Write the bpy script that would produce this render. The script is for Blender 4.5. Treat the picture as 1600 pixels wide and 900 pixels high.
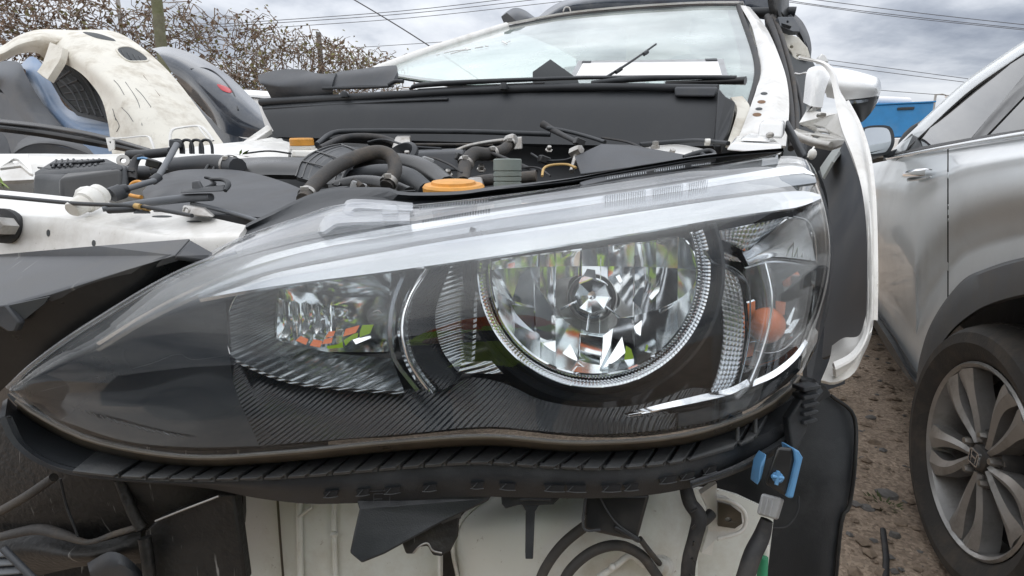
import bpy, math, random
from mathutils import Vector, Matrix, noise as mnoise
from mathutils.geometry import tessellate_polygon
random.seed(7)
sc = bpy.context.scene
R = math.radians
for o in list(bpy.data.objects): bpy.data.objects.remove(o, do_unlink=True)

# ------------------------------------------------------------------ camera
CAM = Vector((0.0, 0.0, 0.88)); PITCH = R(12.3); FPX = 800.0
cd = bpy.data.cameras.new('camera'); cam = bpy.data.objects.new('camera', cd); sc.collection.objects.link(cam)
cam.location = CAM; cam.rotation_euler = (R(90) - PITCH, 0, 0)
cd.sensor_width = 36.0; cd.lens = 18.0; cd.clip_start = 0.01; cd.clip_end = 2000
sc.camera = cam

# ------------------------------------------------------------------ world: cloudy sky over a Nishita base
SUN_EL, SUN_AZ = R(58), R(-40)          # azimuth measured from +Y towards +X
w = bpy.data.worlds.new('World'); sc.world = w; w.use_nodes = True
nt = w.node_tree; nt.nodes.clear(); L = nt.links.new
def wn(t, **k):
    n = nt.nodes.new(t)
    for a, b in k.items(): setattr(n, a, b)
    return n
out = wn('ShaderNodeOutputWorld'); bg = wn('ShaderNodeBackground'); bg.inputs[1].default_value = 0.10
sky = wn('ShaderNodeTexSky', sky_type='NISHITA', sun_disc=False)
sky.sun_elevation = SUN_EL; sky.sun_rotation = SUN_AZ
tc = wn('ShaderNodeTexCoord')
sep = wn('ShaderNodeSeparateXYZ'); L(tc.outputs['Generated'], sep.inputs[0])
zz = wn('ShaderNodeMath', operation='MAXIMUM'); L(sep.outputs[2], zz.inputs[0]); zz.inputs[1].default_value = 0.0
za = wn('ShaderNodeMath', operation='ADD'); L(zz.outputs[0], za.inputs[0]); za.inputs[1].default_value = 0.22
dv = wn('ShaderNodeVectorMath', operation='DIVIDE'); L(tc.outputs['Generated'], dv.inputs[0]); L(za.outputs[0], dv.inputs[1])
mp = wn('ShaderNodeMapping'); L(dv.outputs[0], mp.inputs[0])
mp.inputs['Scale'].default_value = (1, 1, 0.3); mp.inputs['Location'].default_value = (1.7, 0.35, 0)
n1 = wn('ShaderNodeTexNoise'); n1.inputs['Scale'].default_value = 0.85; n1.inputs['Detail'].default_value = 9; n1.inputs['Roughness'].default_value = 0.56; n1.inputs['Distortion'].default_value = 0.35
L(mp.outputs[0], n1.inputs['Vector'])
n2 = wn('ShaderNodeTexNoise'); n2.inputs['Scale'].default_value = 2.6; n2.inputs['Detail'].default_value = 7; n2.inputs['Roughness'].default_value = 0.6
L(mp.outputs[0], n2.inputs['Vector'])
ad = wn('ShaderNodeMath', operation='MULTIPLY_ADD'); L(n2.outputs['Fac'], ad.inputs[0]); ad.inputs[1].default_value = 0.35; L(n1.outputs['Fac'], ad.inputs[2])
cr_ = wn('ShaderNodeValToRGB'); L(ad.outputs[0], cr_.inputs[0])
e = cr_.color_ramp.elements
e[0].position = 0.48; e[0].color = (0.24, 0.27, 0.335, 1)
e[1].position = 0.80; e[1].color = (0.90, 0.92, 0.95, 1)
for p, c in ((0.57, (0.42, 0.455, 0.52, 1)), (0.66, (0.66, 0.69, 0.745, 1))):
    q = cr_.color_ramp.elements.new(p); q.color = c
sc10 = wn('ShaderNodeVectorMath', operation='SCALE'); L(cr_.outputs[0], sc10.inputs[0]); sc10.inputs['Scale'].default_value = 11.5
mx = wn('ShaderNodeMix', data_type='RGBA'); mx.inputs[0].default_value = 0.93
cie = wn('ShaderNodeMath', operation='MULTIPLY_ADD'); L(zz.outputs[0], cie.inputs[0]); cie.inputs[1].default_value = 0.80; cie.inputs[2].default_value = 0.70   # overcast: brighter overhead
cm = wn('ShaderNodeVectorMath', operation='SCALE'); L(sc10.outputs[0], cm.inputs[0]); L(cie.outputs[0], cm.inputs['Scale'])
L(sky.outputs[0], mx.inputs[6]); L(cm.outputs[0], mx.inputs[7])
L(mx.outputs[2], bg.inputs[0]); L(bg.outputs[0], out.inputs[0])

# ------------------------------------------------------------------ sun (soft, overcast) and exposure
sd = bpy.data.lights.new('sun', 'SUN'); sd.energy = 1.0; sd.angle = R(150); sd.color = (1.0, 0.97, 0.93)
so = bpy.data.objects.new('sun', sd); sc.collection.objects.link(so)
sdir = Vector((math.sin(SUN_AZ) * math.cos(SUN_EL), math.cos(SUN_AZ) * math.cos(SUN_EL), math.sin(SUN_EL)))
so.rotation_euler = sdir.to_track_quat('Z', 'Y').to_euler(); so.location = sdir * 30
sc.view_settings.view_transform = 'Standard'; sc.view_settings.look = 'None'
sc.view_settings.exposure = 0.28; sc.view_settings.gamma = 1.0
sc.cycles.use_denoising = True
sc.cycles.max_bounces = 12; sc.cycles.transparent_max_bounces = 24; sc.cycles.glossy_bounces = 6; sc.cycles.diffuse_bounces = 3
sc.cycles.caustics_reflective = False; sc.cycles.caustics_refractive = False
sc.cycles.sample_clamp_indirect = 6.0

# ------------------------------------------------------------------ measuring: a point of the place from its bearing and its depth
FW = Vector((0, math.cos(PITCH), -math.sin(PITCH))); UP = Vector((0, math.sin(PITCH), math.cos(PITCH))); RT = Vector((1, 0, 0))
def ray(x, y): return RT * ((x - 800) / FPX) + UP * ((450 - y) / FPX) + FW
def P(x, y, d): return CAM + ray(x, y) * d
def PP(l): return [P(*a) for a in l]

# ------------------------------------------------------------------ mesh helpers
WL = {}
col = sc.collection
def reg(o, parent, wl):
    col.objects.link(o)
    if parent is not None:
        o.parent = parent; o.location = wl - WL[parent]
    else: o.location = wl
    WL[o] = wl
    return o
def thing(name, label, cat, loc, group=None):
    o = bpy.data.objects.new(name, None); o.empty_display_size = 0.05
    reg(o, None, Vector(loc)); o['label'] = label; o['category'] = cat
    if group: o['group'] = group
    return o
def tag(o, label=None, cat=None, group=None, kind=None):
    for k, v in (('label', label), ('category', cat), ('group', group), ('kind', kind)):
        if v: o[k] = v
    return o
def mk(name, verts, faces, mat, parent=None, ang=35, bevel=0, seg=2):
    verts = [Vector(v) for v in verts]
    lo = Vector((min(v.x for v in verts), min(v.y for v in verts), min(v.z for v in verts)))
    hi = Vector((max(v.x for v in verts), max(v.y for v in verts), max(v.z for v in verts)))
    c = (lo + hi) / 2
    if parent is None: c.z = lo.z
    me = bpy.data.meshes.new(name)
    me.from_pydata([v - c for v in verts], [], faces); me.validate(); me.update()
    me.materials.append(mat)
    o = bpy.data.objects.new(name, me)
    if ang is not None:
        me.polygons.foreach_set('use_smooth', [True] * len(me.polygons))
        me.set_sharp_from_angle(angle=R(ang))
    reg(o, parent, c)
    if bevel:
        b = o.modifiers.new('bevel', 'BEVEL'); b.width = bevel; b.segments = seg; b.limit_method = 'ANGLE'; b.angle_limit = R(32); b.harden_normals = False
    return o
def crs(pts, n, closed=False):
    """Catmull-Rom through pts (tuples), n samples, chord-length spaced"""
    pts = [Vector(p) if len(p) in (2, 3) else p for p in pts]
    pts = [tuple(p) for p in pts]
    m = len(pts); k = len(pts[0])
    if m == 1: return [pts[0]] * n
    if closed: seq = [pts[-1]] + pts + [pts[0], pts[1]]; segs = m
    else:
        f = tuple(2 * a - b for a, b in zip(pts[0], pts[1])); l = tuple(2 * a - b for a, b in zip(pts[-1], pts[-2]))
        seq = [f] + pts + [l]; segs = m - 1
    ln = []
    for i in range(segs):
        a, b = seq[i + 1], seq[i + 2]
        ln.append(max(1e-9, math.sqrt(sum((u - v) ** 2 * (1 if j < 2 else 1e4) for j, (u, v) in enumerate(zip(a, b))))))
    tot = sum(ln); res = []
    for j in range(n):
        s = tot * j / (n if closed else n - 1); i = 0
        while i < segs - 1 and s > ln[i]: s -= ln[i]; i += 1
        t = min(1.0, s / ln[i]); p0, p1, p2, p3 = seq[i:i + 4]
        res.append(tuple(0.5 * (2 * b + (c - a) * t + (2 * a - 5 * b + 4 * c - d) * t * t + (3 * b - a - 3 * c + d) * t ** 3) for a, b, c, d in zip(p0, p1, p2, p3)))
    return res
def lin(pts, n):
    tot = [0]
    for a, b in zip(pts, pts[1:]): tot.append(tot[-1] + math.dist(a[:2], b[:2]) + 1e-9)
    res = []; i = 0
    for j in range(n):
        s = tot[-1] * j / (n - 1)
        while i < len(pts) - 2 and s > tot[i + 1]: i += 1
        t = (s - tot[i]) / (tot[i + 1] - tot[i]); res.append(tuple(u + (v - u) * t for u, v in zip(pts[i], pts[i + 1])))
    return res
def gridmesh(name, G, th, mat, parent=None, ang=40, bevel=0, flip=False):
    """G: rows of world points; given thickness th away from the camera side (closed shell)"""
    nv, nu = len(G), len(G[0]); V = [p for r in G for p in r]
    N = [Vector() for _ in V]; F = []
    for j in range(nv - 1):
        for i in range(nu - 1):
            a, b, c, d = j * nu + i, j * nu + i + 1, (j + 1) * nu + i + 1, (j + 1) * nu + i
            F.append((a, b, c, d)); n = (V[c] - V[a]).cross(V[d] - V[b])
            for q in (a, b, c, d): N[q] += n
    s = sum(n.dot(CAM - v) for n, v in zip(N, V))
    if s < 0: N = [-n for n in N]; F = [f[::-1] for f in F]
    if flip: N = [-n for n in N]
    if th:
        N = [n.normalized() if n.length > 1e-12 else Vector((0, -1, 0)) for n in N]
        m = len(V); V = V + [v - n * th for v, n in zip(V, N)]
        B = [tuple(q + m for q in f[::-1]) for f in F]
        ring = [i for i in range(nu)] + [j * nu + nu - 1 for j in range(1, nv)] + [(nv - 1) * nu + i for i in range(nu - 2, -1, -1)] + [j * nu for j in range(nv - 2, 0, -1)]
        S = []
        for a, b in zip(ring, ring[1:] + ring[:1]):
            S.append((a, b, b + m, a + m) if s < 0 else (b, a, a + m, b + m))
        F = F + B + S
    return mk(name, V, F, mat, parent, ang, bevel)
def loft(name, rows, nu, nv, th, mat, parent=None, ang=40, bevel=0, crisp=False):
    A = [crs(r, nu) for r in rows]
    colns = [(lin if crisp else crs)([A[j][i] for j in range(len(A))], nv) for i in range(nu)]
    G = [[P(*colns[i][j]) for i in range(nu)] for j in range(nv)]
    return gridmesh(name, G, th, mat, parent, ang, bevel)
def newell(pts):
    n = Vector()
    for a, b in zip(pts, pts[1:] + pts[:1]):
        n += Vector(((a.y - b.y) * (a.z + b.z), (a.z - b.z) * (a.x + b.x), (a.x - b.x) * (a.y + b.y)))
    return n.normalized()
def plate(name, pts, th, mat, parent=None, holes=(), bevel=0, sm=0, hsm=0, ang=30, dirv=None):
    """outline (x, y, depth) turned into a slab of thickness th behind its front face, with holes"""
    if sm: pts = crs(pts, sm, True)
    hl = [crs(h, hsm, True) if hsm else list(h) for h in holes]
    loops = [list(pts)] + hl
    flat = [p for l in loops for p in l]
    T = tessellate_polygon([[Vector((p[0], -p[1], 0)) for p in l] for l in loops])
    V = PP(flat); n = newell(PP(pts))
    c = sum(V, Vector()) / len(V)
    if n.dot(CAM - c) < 0: n = -n
    back = (dirv if dirv is not None else -n) * th; m = len(V)
    F = []
    for t in T:
        a, b, cc = (V[i] for i in t)
        t = tuple(t) if (b - a).cross(cc - a).dot(CAM - c) >= 0 else tuple(t)[::-1]
        F.append(t); F.append(tuple(i + m for i in t[::-1]))
    s0 = 0
    for l in loops:
        k = len(l)
        for i in range(k):
            a, b = s0 + i, s0 + (i + 1) % k; F.append((a, b, b + m, a + m))
        s0 += k
    o = mk(name, V + [v + back for v in V], F, mat, parent, ang)
    import bmesh
    bm = bmesh.new(); bm.from_mesh(o.data); bmesh.ops.recalc_face_normals(bm, faces=bm.faces); bm.to_mesh(o.data); bm.free()
    o.data.set_sharp_from_angle(angle=R(ang))
    if bevel:
        b = o.modifiers.new('bevel', 'BEVEL'); b.width = bevel; b.segments = 2; b.limit_method = 'ANGLE'; b.angle_limit = R(50)
    return o
def tubew(name, C, rad, mat, parent=None, n=12, flat=1.0):
    """swept tube through world points C with radii rad"""
    C = [Vector(c) for c in C]; T = []
    for i in range(len(C)):
        t = (C[min(i + 1, len(C) - 1)] - C[max(i - 1, 0)]); T.append(t.normalized() if t.length > 1e-9 else Vector((0, 0, 1)))
    u = T[0].orthogonal().normalized() if abs(T[0].z) > .95 else T[0].cross(Vector((0, 0, 1))).normalized()
    V = []; F = []
    for i, c in enumerate(C):
        u = (u - T[i] * u.dot(T[i])).normalized(); v = T[i].cross(u)
        for k in range(n):
            a = 2 * math.pi * k / n; V.append(c + (u * math.cos(a) + v * math.sin(a) * flat) * rad[i])
    for i in range(len(C) - 1):
        for k in range(n):
            F.append((i * n + k, i * n + (k + 1) % n, (i + 1) * n + (k + 1) % n, (i + 1) * n + k))
    F.append(tuple(range(n))[::-1]); F.append(tuple((len(C) - 1) * n + k for k in range(n)))
    return mk(name, V, F, mat, parent, 50)
def tube(name, pts, rpx, mat, parent=None, n=12, res=None, flat=1.0, straight=False):
    """pts (x,y,depth); rpx radius in picture px at that depth (number or list)"""
    r = rpx if isinstance(rpx, (list, tuple)) else [rpx] * len(pts)
    full = [tuple(p) + (q,) for p, q in zip(pts, r)]
    res = res or (len(pts) if straight else max(2, 7 * (len(pts) - 1) + 1))
    S = full if straight else crs([tuple(f) for f in full], res)
    return tubew(name, [P(*s[:3]) for s in S], [s[3] * s[2] / FPX for s in S], mat, parent, n, flat)
def lathe(name, c, axis, prof, mat, parent=None, n=32, ang=35, a0=0.0, a1=2 * math.pi, ref=None):
    ax = Vector(axis).normalized()
    u = (ax.cross(Vector((0, 0, 1))) if ref is None else Vector(ref)); u = u.normalized() if u.length > 1e-6 else Vector((1, 0, 0)); v = ax.cross(u)
    full = abs(a1 - a0 - 2 * math.pi) < 1e-6; m = n if full else n + 1
    V = []; F = []
    for k in range(m):
        a = a0 + (a1 - a0) * k / n
        for r, h in prof: V.append(c + ax * h + (u * math.cos(a) + v * math.sin(a)) * r)
    q = len(prof)
    for k in range(n):
        k2 = (k + 1) % m
        for i in range(q - 1): F.append((k * q + i, k2 * q + i, k2 * q + i + 1, k * q + i + 1))
    return mk(name, V, F, mat, parent, ang)
def hexa(name, f4, b4, mat, parent=None, bevel=0.003):
    """block from its front four and back four corners (x,y,depth)"""
    V = PP(f4) + PP(b4)
    o = mk(name, V, [(0, 1, 2, 3), (7, 6, 5, 4), (0, 4, 5, 1), (1, 5, 6, 2), (2, 6, 7, 3), (3, 7, 4, 0)], mat, parent, 30)
    import bmesh
    bm = bmesh.new(); bm.from_mesh(o.data); bmesh.ops.recalc_face_normals(bm, faces=bm.faces); bm.to_mesh(o.data); bm.free()
    if bevel:
        b = o.modifiers.new('bevel', 'BEVEL'); b.width = bevel; b.segments = 3; b.limit_method = 'ANGLE'; b.angle_limit = R(30)
    return o
def boxw(name, c, half, M, mat, parent=None, bevel=0.003):
    V = [c + M @ Vector((sx * half[0], sy * half[1], sz * half[2])) for sz in (-1, 1) for sx, sy in ((-1, -1), (1, -1), (1, 1), (-1, 1))]
    return mk(name, V, [(3, 2, 1, 0), (4, 5, 6, 7), (0, 1, 5, 4), (1, 2, 6, 5), (2, 3, 7, 6), (3, 0, 4, 7)], mat, parent, 30, bevel)
def ball(name, c, r, mat, parent=None, n=12, M=None):
    V = []; F = []; h = n // 2
    for j in range(h + 1):
        t = math.pi * j / h
        for k in range(n):
            a = 2 * math.pi * k / n; p = Vector((r[0] * math.sin(t) * math.cos(a), r[1] * math.sin(t) * math.sin(a), r[2] * math.cos(t)))
            V.append(c + (M @ p if M else p))
    for j in range(h):
        for k in range(n): F.append((j * n + k, (j + 1) * n + k, (j + 1) * n + (k + 1) % n, j * n + (k + 1) % n))
    return mk(name, V, F, mat, parent, 60)

def bvh(o):
    from mathutils.bvhtree import BVHTree
    return BVHTree.FromPolygons([v.co + WL[o] for v in o.data.vertices], [tuple(p.vertices) for p in o.data.polygons])
def on(B, x, y, lift=.0, dflt=1.0):
    """depth of the surface B in the bearing x,y, less lift"""
    r = ray(x, y); h = B.ray_cast(CAM, r.normalized()); d = (h[0] - CAM).dot(FW) if h[0] is not None else dflt
    return (x, y, d - lift)
def patch(name, o, outline, lift, th, mat, n=24):
    """thin inlay that follows the surface of o inside a closed outline"""
    B = bvh(o); ol = crs(outline, n, True) if n else outline; dm = on(B, sum(p[0] for p in ol) / len(ol), sum(p[1] for p in ol) / len(ol))[2]
    cx = sum(p[0] for p in ol) / len(ol); cy = sum(p[1] for p in ol) / len(ol); m = len(ol); V = []
    for s in (1.0, .75, .5, .25): V += [P(*on(B, cx + (x - cx) * s, cy + (y - cy) * s, lift, dm)) for x, y in ol]
    V.append(P(*on(B, cx, cy, lift, dm))); F = []
    for q in range(3):
        for k in range(m): F.append((q * m + k, q * m + (k + 1) % m, (q + 1) * m + (k + 1) % m, (q + 1) * m + k))
    for k in range(m): F.append((3 * m + k, 3 * m + (k + 1) % m, 4 * m))
    nv = len(V); bk_ = FW * (th + lift); V += [v + bk_ for v in V[:m]]
    for k in range(m): F.append((k, k + nv, (k + 1) % m + nv, (k + 1) % m))
    return mk(name, V, F, mat, o, 40)
def ell(x, y, a, b, n=12): return [(x + a * math.cos(2 * math.pi * k / n), y + b * math.sin(2 * math.pi * k / n)) for k in range(n)]

# ------------------------------------------------------------------ materials
def nodes(name):
    m = bpy.data.materials.new(name); m.use_nodes = True; m.node_tree.nodes.clear()
    t = m.node_tree
    def N(ty, **k):
        n = t.nodes.new(ty)
        for a, b in k.items(): setattr(n, a, b)
        return n
    return m, N, t.links.new
def pbr(name, colr, rough, metal=0.0, coat=0.0, var=0.12, vs=9.0, dirt=None, bump=None, rvar=0.12, spec=0.5, ribs=None, scratch=0.0, trans=0.0, specks=None):
    m, N, K = nodes(name)
    o = N('ShaderNodeOutputMaterial'); b = N('ShaderNodeBsdfPrincipled'); K(b.outputs[0], o.inputs[0])
    tc = N('ShaderNodeTexCoord'); vec = tc.outputs['Object']
    n = N('ShaderNodeTexNoise'); n.inputs['Scale'].default_value = vs; n.inputs['Detail'].default_value = 6; n.inputs['Roughness'].default_value = .6; K(vec, n.inputs['Vector'])
    c0 = tuple(c * (1 - var) for c in colr); c1 = tuple(min(1, c * (1 + var)) for c in colr)
    r = N('ShaderNodeValToRGB'); K(n.outputs['Fac'], r.inputs[0])
    r.color_ramp.elements[0].position = .3; r.color_ramp.elements[0].color = (*c0, 1); r.color_ramp.elements[1].position = .7; r.color_ramp.elements[1].color = (*c1, 1)
    cur = r.outputs[0]
    rr = N('ShaderNodeMapRange'); K(n.outputs['Fac'], rr.inputs[0]); rr.inputs[1].default_value = .3; rr.inputs[2].default_value = .7
    rr.inputs[3].default_value = max(.0, rough - rvar * rough); rr.inputs[4].default_value = min(1, rough + rvar * rough); rcur = rr.outputs[0]
    if dirt:
        dc, amt, ds = dirt
        dn = N('ShaderNodeTexNoise'); dn.inputs['Scale'].default_value = ds; dn.inputs['Detail'].default_value = 10; dn.inputs['Roughness'].default_value = .68; K(vec, dn.inputs['Vector'])
        dr = N('ShaderNodeMapRange'); K(dn.outputs['Fac'], dr.inputs[0]); dr.inputs[1].default_value = .48; dr.inputs[2].default_value = .74; dr.inputs[3].default_value = 0; dr.inputs[4].default_value = amt
        mx = N('ShaderNodeMix', data_type='RGBA'); K(dr.outputs[0], mx.inputs[0]); K(cur, mx.inputs[6]); mx.inputs[7].default_value = (*dc, 1); cur = mx.outputs[2]
        ra = N('ShaderNodeMath', operation='MULTIPLY_ADD', use_clamp=True); K(dr.outputs[0], ra.inputs[0]); ra.inputs[1].default_value = .35; K(rcur, ra.inputs[2]); rcur = ra.outputs[0]
    if specks:
        dc, amt, ds = specks
        vn = N('ShaderNodeTexNoise'); vn.inputs['Scale'].default_value = ds; vn.inputs['Detail'].default_value = 3; vn.inputs['Roughness'].default_value = .8; K(vec, vn.inputs['Vector'])
        dr = N('ShaderNodeMapRange'); K(vn.outputs['Fac'], dr.inputs[0]); dr.inputs[1].default_value = .66; dr.inputs[2].default_value = .74; dr.inputs[4].default_value = amt
        mx = N('ShaderNodeMix', data_type='RGBA'); K(dr.outputs[0], mx.inputs[0]); K(cur, mx.inputs[6]); mx.inputs[7].default_value = (*dc, 1); cur = mx.outputs[2]
    if scratch:
        mpp = N('ShaderNodeMapping'); mpp.inputs['Scale'].default_value = (260, 18, 30); mpp.inputs['Rotation'].default_value = (.4, .9, .5); K(vec, mpp.inputs[0])
        sn = N('ShaderNodeTexNoise'); sn.inputs['Scale'].default_value = 1; sn.inputs['Detail'].default_value = 2; K(mpp.outputs[0], sn.inputs['Vector'])
        dr = N('ShaderNodeMapRange'); K(sn.outputs['Fac'], dr.inputs[0]); dr.inputs[1].default_value = .68; dr.inputs[2].default_value = .76; dr.inputs[4].default_value = scratch
        mx = N('ShaderNodeMix', data_type='RGBA'); K(dr.outputs[0], mx.inputs[0]); K(cur, mx.inputs[6]); mx.inputs[7].default_value = (.45, .44, .42, 1); cur = mx.outputs[2]
    K(cur, b.inputs['Base Color']); K(rcur, b.inputs['Roughness'])
    b.inputs['Metallic'].default_value = metal; b.inputs['Specular IOR Level'].default_value = spec; b.inputs['Coat Weight'].default_value = coat; b.inputs['Coat Roughness'].default_value = .04
    if trans: b.inputs['Subsurface Weight'].default_value = trans; b.inputs['Subsurface Radius'].default_value = (.02, .02, .018); b.inputs['Subsurface Scale'].default_value = .5
    last = None
    if bump:
        bs, bd = bump
        bn = N('ShaderNodeTexNoise'); bn.inputs['Scale'].default_value = bs; bn.inputs['Detail'].default_value = 4; K(vec, bn.inputs['Vector'])
        bp = N('ShaderNodeBump'); bp.inputs['Strength'].default_value = 1; bp.inputs['Distance'].default_value = bd; K(bn.outputs['Fac'], bp.inputs['Height']); last = bp
    if ribs:
        rs, rot, rd = ribs
        mpp = N('ShaderNodeMapping'); mpp.inputs['Rotation'].default_value = rot; K(vec, mpp.inputs[0])
        wv = N('ShaderNodeTexWave', wave_type='BANDS', bands_direction='X', wave_profile='SIN'); wv.inputs['Scale'].default_value = rs; K(mpp.outputs[0], wv.inputs['Vector'])
        bp = N('ShaderNodeBump'); bp.inputs['Strength'].default_value = 1; bp.inputs['Distance'].default_value = rd; K(wv.outputs['Fac'], bp.inputs['Height'])
        if last: K(last.outputs[0], bp.inputs['Normal'])
        last = bp
    if last: K(last.outputs[0], b.inputs['Normal'])
    return m
def clear(name, tint, haze, hazecol=(.6, .62, .63), rough=.02, f0=.04, streak=None, hs=14.0, aged_veil=0.0):
    """thin clear sheet: lets light through, mirrors by angle, with a film of dust and a haze painted for reflected sky"""
    m, N, K = nodes(name)
    o = N('ShaderNodeOutputMaterial'); tr = N('ShaderNodeBsdfTransparent'); tr.inputs[0].default_value = (*tint, 1)
    gl = N('ShaderNodeBsdfGlossy'); gl.inputs['Roughness'].default_value = rough; gl.inputs[0].default_value = (1, 1, 1, 1)
    df = N('ShaderNodeBsdfDiffuse'); df.inputs[0].default_value = (*hazecol, 1)
    lw = N('ShaderNodeLayerWeight'); lw.inputs[0].default_value = .5
    pw = N('ShaderNodeMath', operation='POWER'); K(lw.outputs['Facing'], pw.inputs[0]); pw.inputs[1].default_value = 5
    ma = N('ShaderNodeMath', operation='MULTIPLY_ADD', use_clamp=True); K(pw.outputs[0], ma.inputs[0]); ma.inputs[1].default_value = 1 - f0; ma.inputs[2].default_value = f0
    tc = N('ShaderNodeTexCoord'); nz = N('ShaderNodeTexNoise'); nz.inputs['Scale'].default_value = hs; nz.inputs['Detail'].default_value = 4; nz.inputs['Roughness'].default_value = .5
    mpp = N('ShaderNodeMapping'); K(tc.outputs['Object'], mpp.inputs[0]); K(mpp.outputs[0], nz.inputs['Vector'])
    if streak: mpp.inputs['Scale'].default_value = streak
    mr = N('ShaderNodeMapRange'); K(nz.outputs['Fac'], mr.inputs[0]); mr.inputs[1].default_value = .35; mr.inputs[2].default_value = .8; mr.inputs[3].default_value = haze * .35; mr.inputs[4].default_value = haze * 1.9
    hz = mr.outputs[0]
    if aged_veil:      # clouded old plastic, plus a milky sky veil painted where it faces up
        ge = N('ShaderNodeNewGeometry'); sp = N('ShaderNodeSeparateXYZ'); K(ge.outputs['True Normal'], sp.inputs[0])
        ab = N('ShaderNodeMath', operation='ABSOLUTE'); K(sp.outputs[2], ab.inputs[0])
        ag = N('ShaderNodeMapRange'); K(ab.outputs[0], ag.inputs[0]); ag.inputs[1].default_value = .42; ag.inputs[2].default_value = .95; ag.inputs[4].default_value = aged_veil
        am = N('ShaderNodeMath', operation='MULTIPLY_ADD', use_clamp=True); K(nz.outputs['Fac'], am.inputs[0]); K(ag.outputs[0], am.inputs[1]); K(hz, am.inputs[2]); hz = am.outputs[0]
    m1 = N('ShaderNodeMixShader'); K(hz, m1.inputs[0]); K(tr.outputs[0], m1.inputs[1]); K(df.outputs[0], m1.inputs[2])
    m2 = N('ShaderNodeMixShader'); K(ma.outputs[0], m2.inputs[0]); K(m1.outputs[0], m2.inputs[1]); K(gl.outputs[0], m2.inputs[2])
    K(m2.outputs[0], o.inputs[0])
    return m
DUST = (.30, .26, .21)
M = {}
M['white'] = pbr('white_car_paint', (.76, .75, .72), .32, coat=.3, var=.04, dirt=((.36, .32, .26), .55, 11), specks=((.2, .15, .1), .6, 160))
M['white_dirty'] = pbr('weathered_white_paint', (.72, .69, .61), .5, var=.06, dirt=((.33, .27, .19), .75, 7), specks=((.12, .1, .08), .8, 90), scratch=.5)
M['white_clean'] = pbr('white_enamel', (.80, .80, .79), .25, coat=.5, var=.02, dirt=((.5, .48, .44), .3, 20))
M['tank'] = pbr('milky_tank_plastic', (.74, .76, .72), .42, var=.05, dirt=((.33, .26, .17), .6, 9), specks=((.2, .15, .1), .5, 120), trans=.25)
M['white_plastic'] = pbr('white_moulded_plastic', (.78, .77, .73), .4, var=.03, dirt=((.45, .38, .28), .5, 25))
M['black'] = pbr('black_moulded_plastic', (.019, .022, .026), .48, var=.25, dirt=((.075, .08, .085), .55, 16), bump=(900, .00025), rvar=.2)
M['black_smooth'] = pbr('smooth_black_plastic', (.016, .017, .018), .3, var=.2, dirt=((.08, .075, .07), .4, 12), rvar=.25)
M['black_dusty'] = pbr('dusty_black_plastic', (.046, .05, .055), .5, var=.3, dirt=((.12, .118, .11), .7, 12), bump=(500, .0004), scratch=.25)
M['void'] = pbr('painted_recess_black', (.010, .010, .011), .8, var=.2)  # shade inside the slots and the door gap, painted as near-black
M['grime'] = pbr('oily_black_plastic', (.011, .011, .011), .5, var=.4, dirt=((.045, .038, .03), .7, 14), bump=(180, .0012), scratch=.5)
M['dark_grey'] = pbr('dark_grey_plastic', (.045, .049, .056), .52, var=.12, dirt=((.12, .115, .11), .45, 12), bump=(1100, .0002))
M['grey_garnish'] = pbr('satin_grey_plastic', (.06, .064, .071), .45, var=.15, dirt=((.17, .165, .155), .55, 14), bump=(1400, .0002), scratch=.35)
M['rubber'] = pbr('black_rubber', (.03, .03, .032), .62, var=.25, dirt=((.13, .115, .1), .6, 22))
M['hose'] = pbr('worn_rubber_hose', (.055, .052, .05), .7, var=.25, dirt=((.17, .14, .11), .7, 25), bump=(300, .0006))
M['cowl'] = pbr('cowl_black', (.022, .0245, .028), .5, var=.15, dirt=((.06, .062, .065), .5, 6), bump=(900, .0002))
M['chrome'] = pbr('chrome', (.86, .87, .88), .06, 1.0, var=.02, rvar=.3)
M['mirror'] = pbr('reflector_aluminium', (.84, .87, .88), .11, 1.0, var=.03, rvar=.5)
M['chrome_satin'] = pbr('satin_chrome', (.74, .76, .78), .22, 1.0, var=.03, rvar=.2)
M['bezel'] = pbr('gloss_black_bezel', (.010, .012, .014), .07, var=.2, rvar=.3, spec=.3)
M['bezel_ribs'] = pbr('ribbed_black_bezel', (.014, .016, .018), .16, var=.2, ribs=(105, (0, R(125), 0), .0007))
M['silver_ribs'] = pbr('ribbed_smoked_chrome', (.30, .32, .33), .2, .9, var=.1, ribs=(75, (0, R(103), 0), .0012))
M['bezel_grey'] = pbr('smoke_grey_bezel', (.20, .22, .24), .22, .75, var=.12, rvar=.3)
M['strip'] = pbr('bright_strip', (.56, .58, .60), .2, 1.0, var=.03, rvar=.2)
M['groove'] = pbr('satin_grey_shelf', (.27, .29, .31), .2, .9, var=.06, rvar=.2)
M['steel'] = pbr('dull_steel', (.42, .41, .39), .38, .9, var=.15, dirt=((.16, .11, .07), .6, 30))
M['rust'] = pbr('rusty_steel', (.25, .15, .09), .75, .2, var=.4, vs=40, dirt=((.08, .05, .035), .7, 30))
M['orange_cap'] = pbr('orange_cap_plastic', (.72, .33, .055), .5, var=.1, dirt=((.30, .19, .08), .6, 30))
M['amber'] = pbr('amber_bulb', (.95, .20, .02), .15, var=.08)
M['green_grey'] = pbr('grey_green_cap', (.25, .29, .27), .5, var=.08, dirt=((.2, .17, .12), .4, 30))
M['blue_clip'] = pbr('blue_clip_plastic', (.12, .31, .56), .35, var=.1, dirt=((.15, .15, .15), .3, 40))
M['grey_plug'] = pbr('grey_plug_plastic', (.36, .37, .38), .45, var=.08, dirt=((.2, .18, .15), .4, 40))
M['green_plug'] = pbr('green_plug_plastic', (.05, .30, .16), .45, var=.1)
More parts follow.
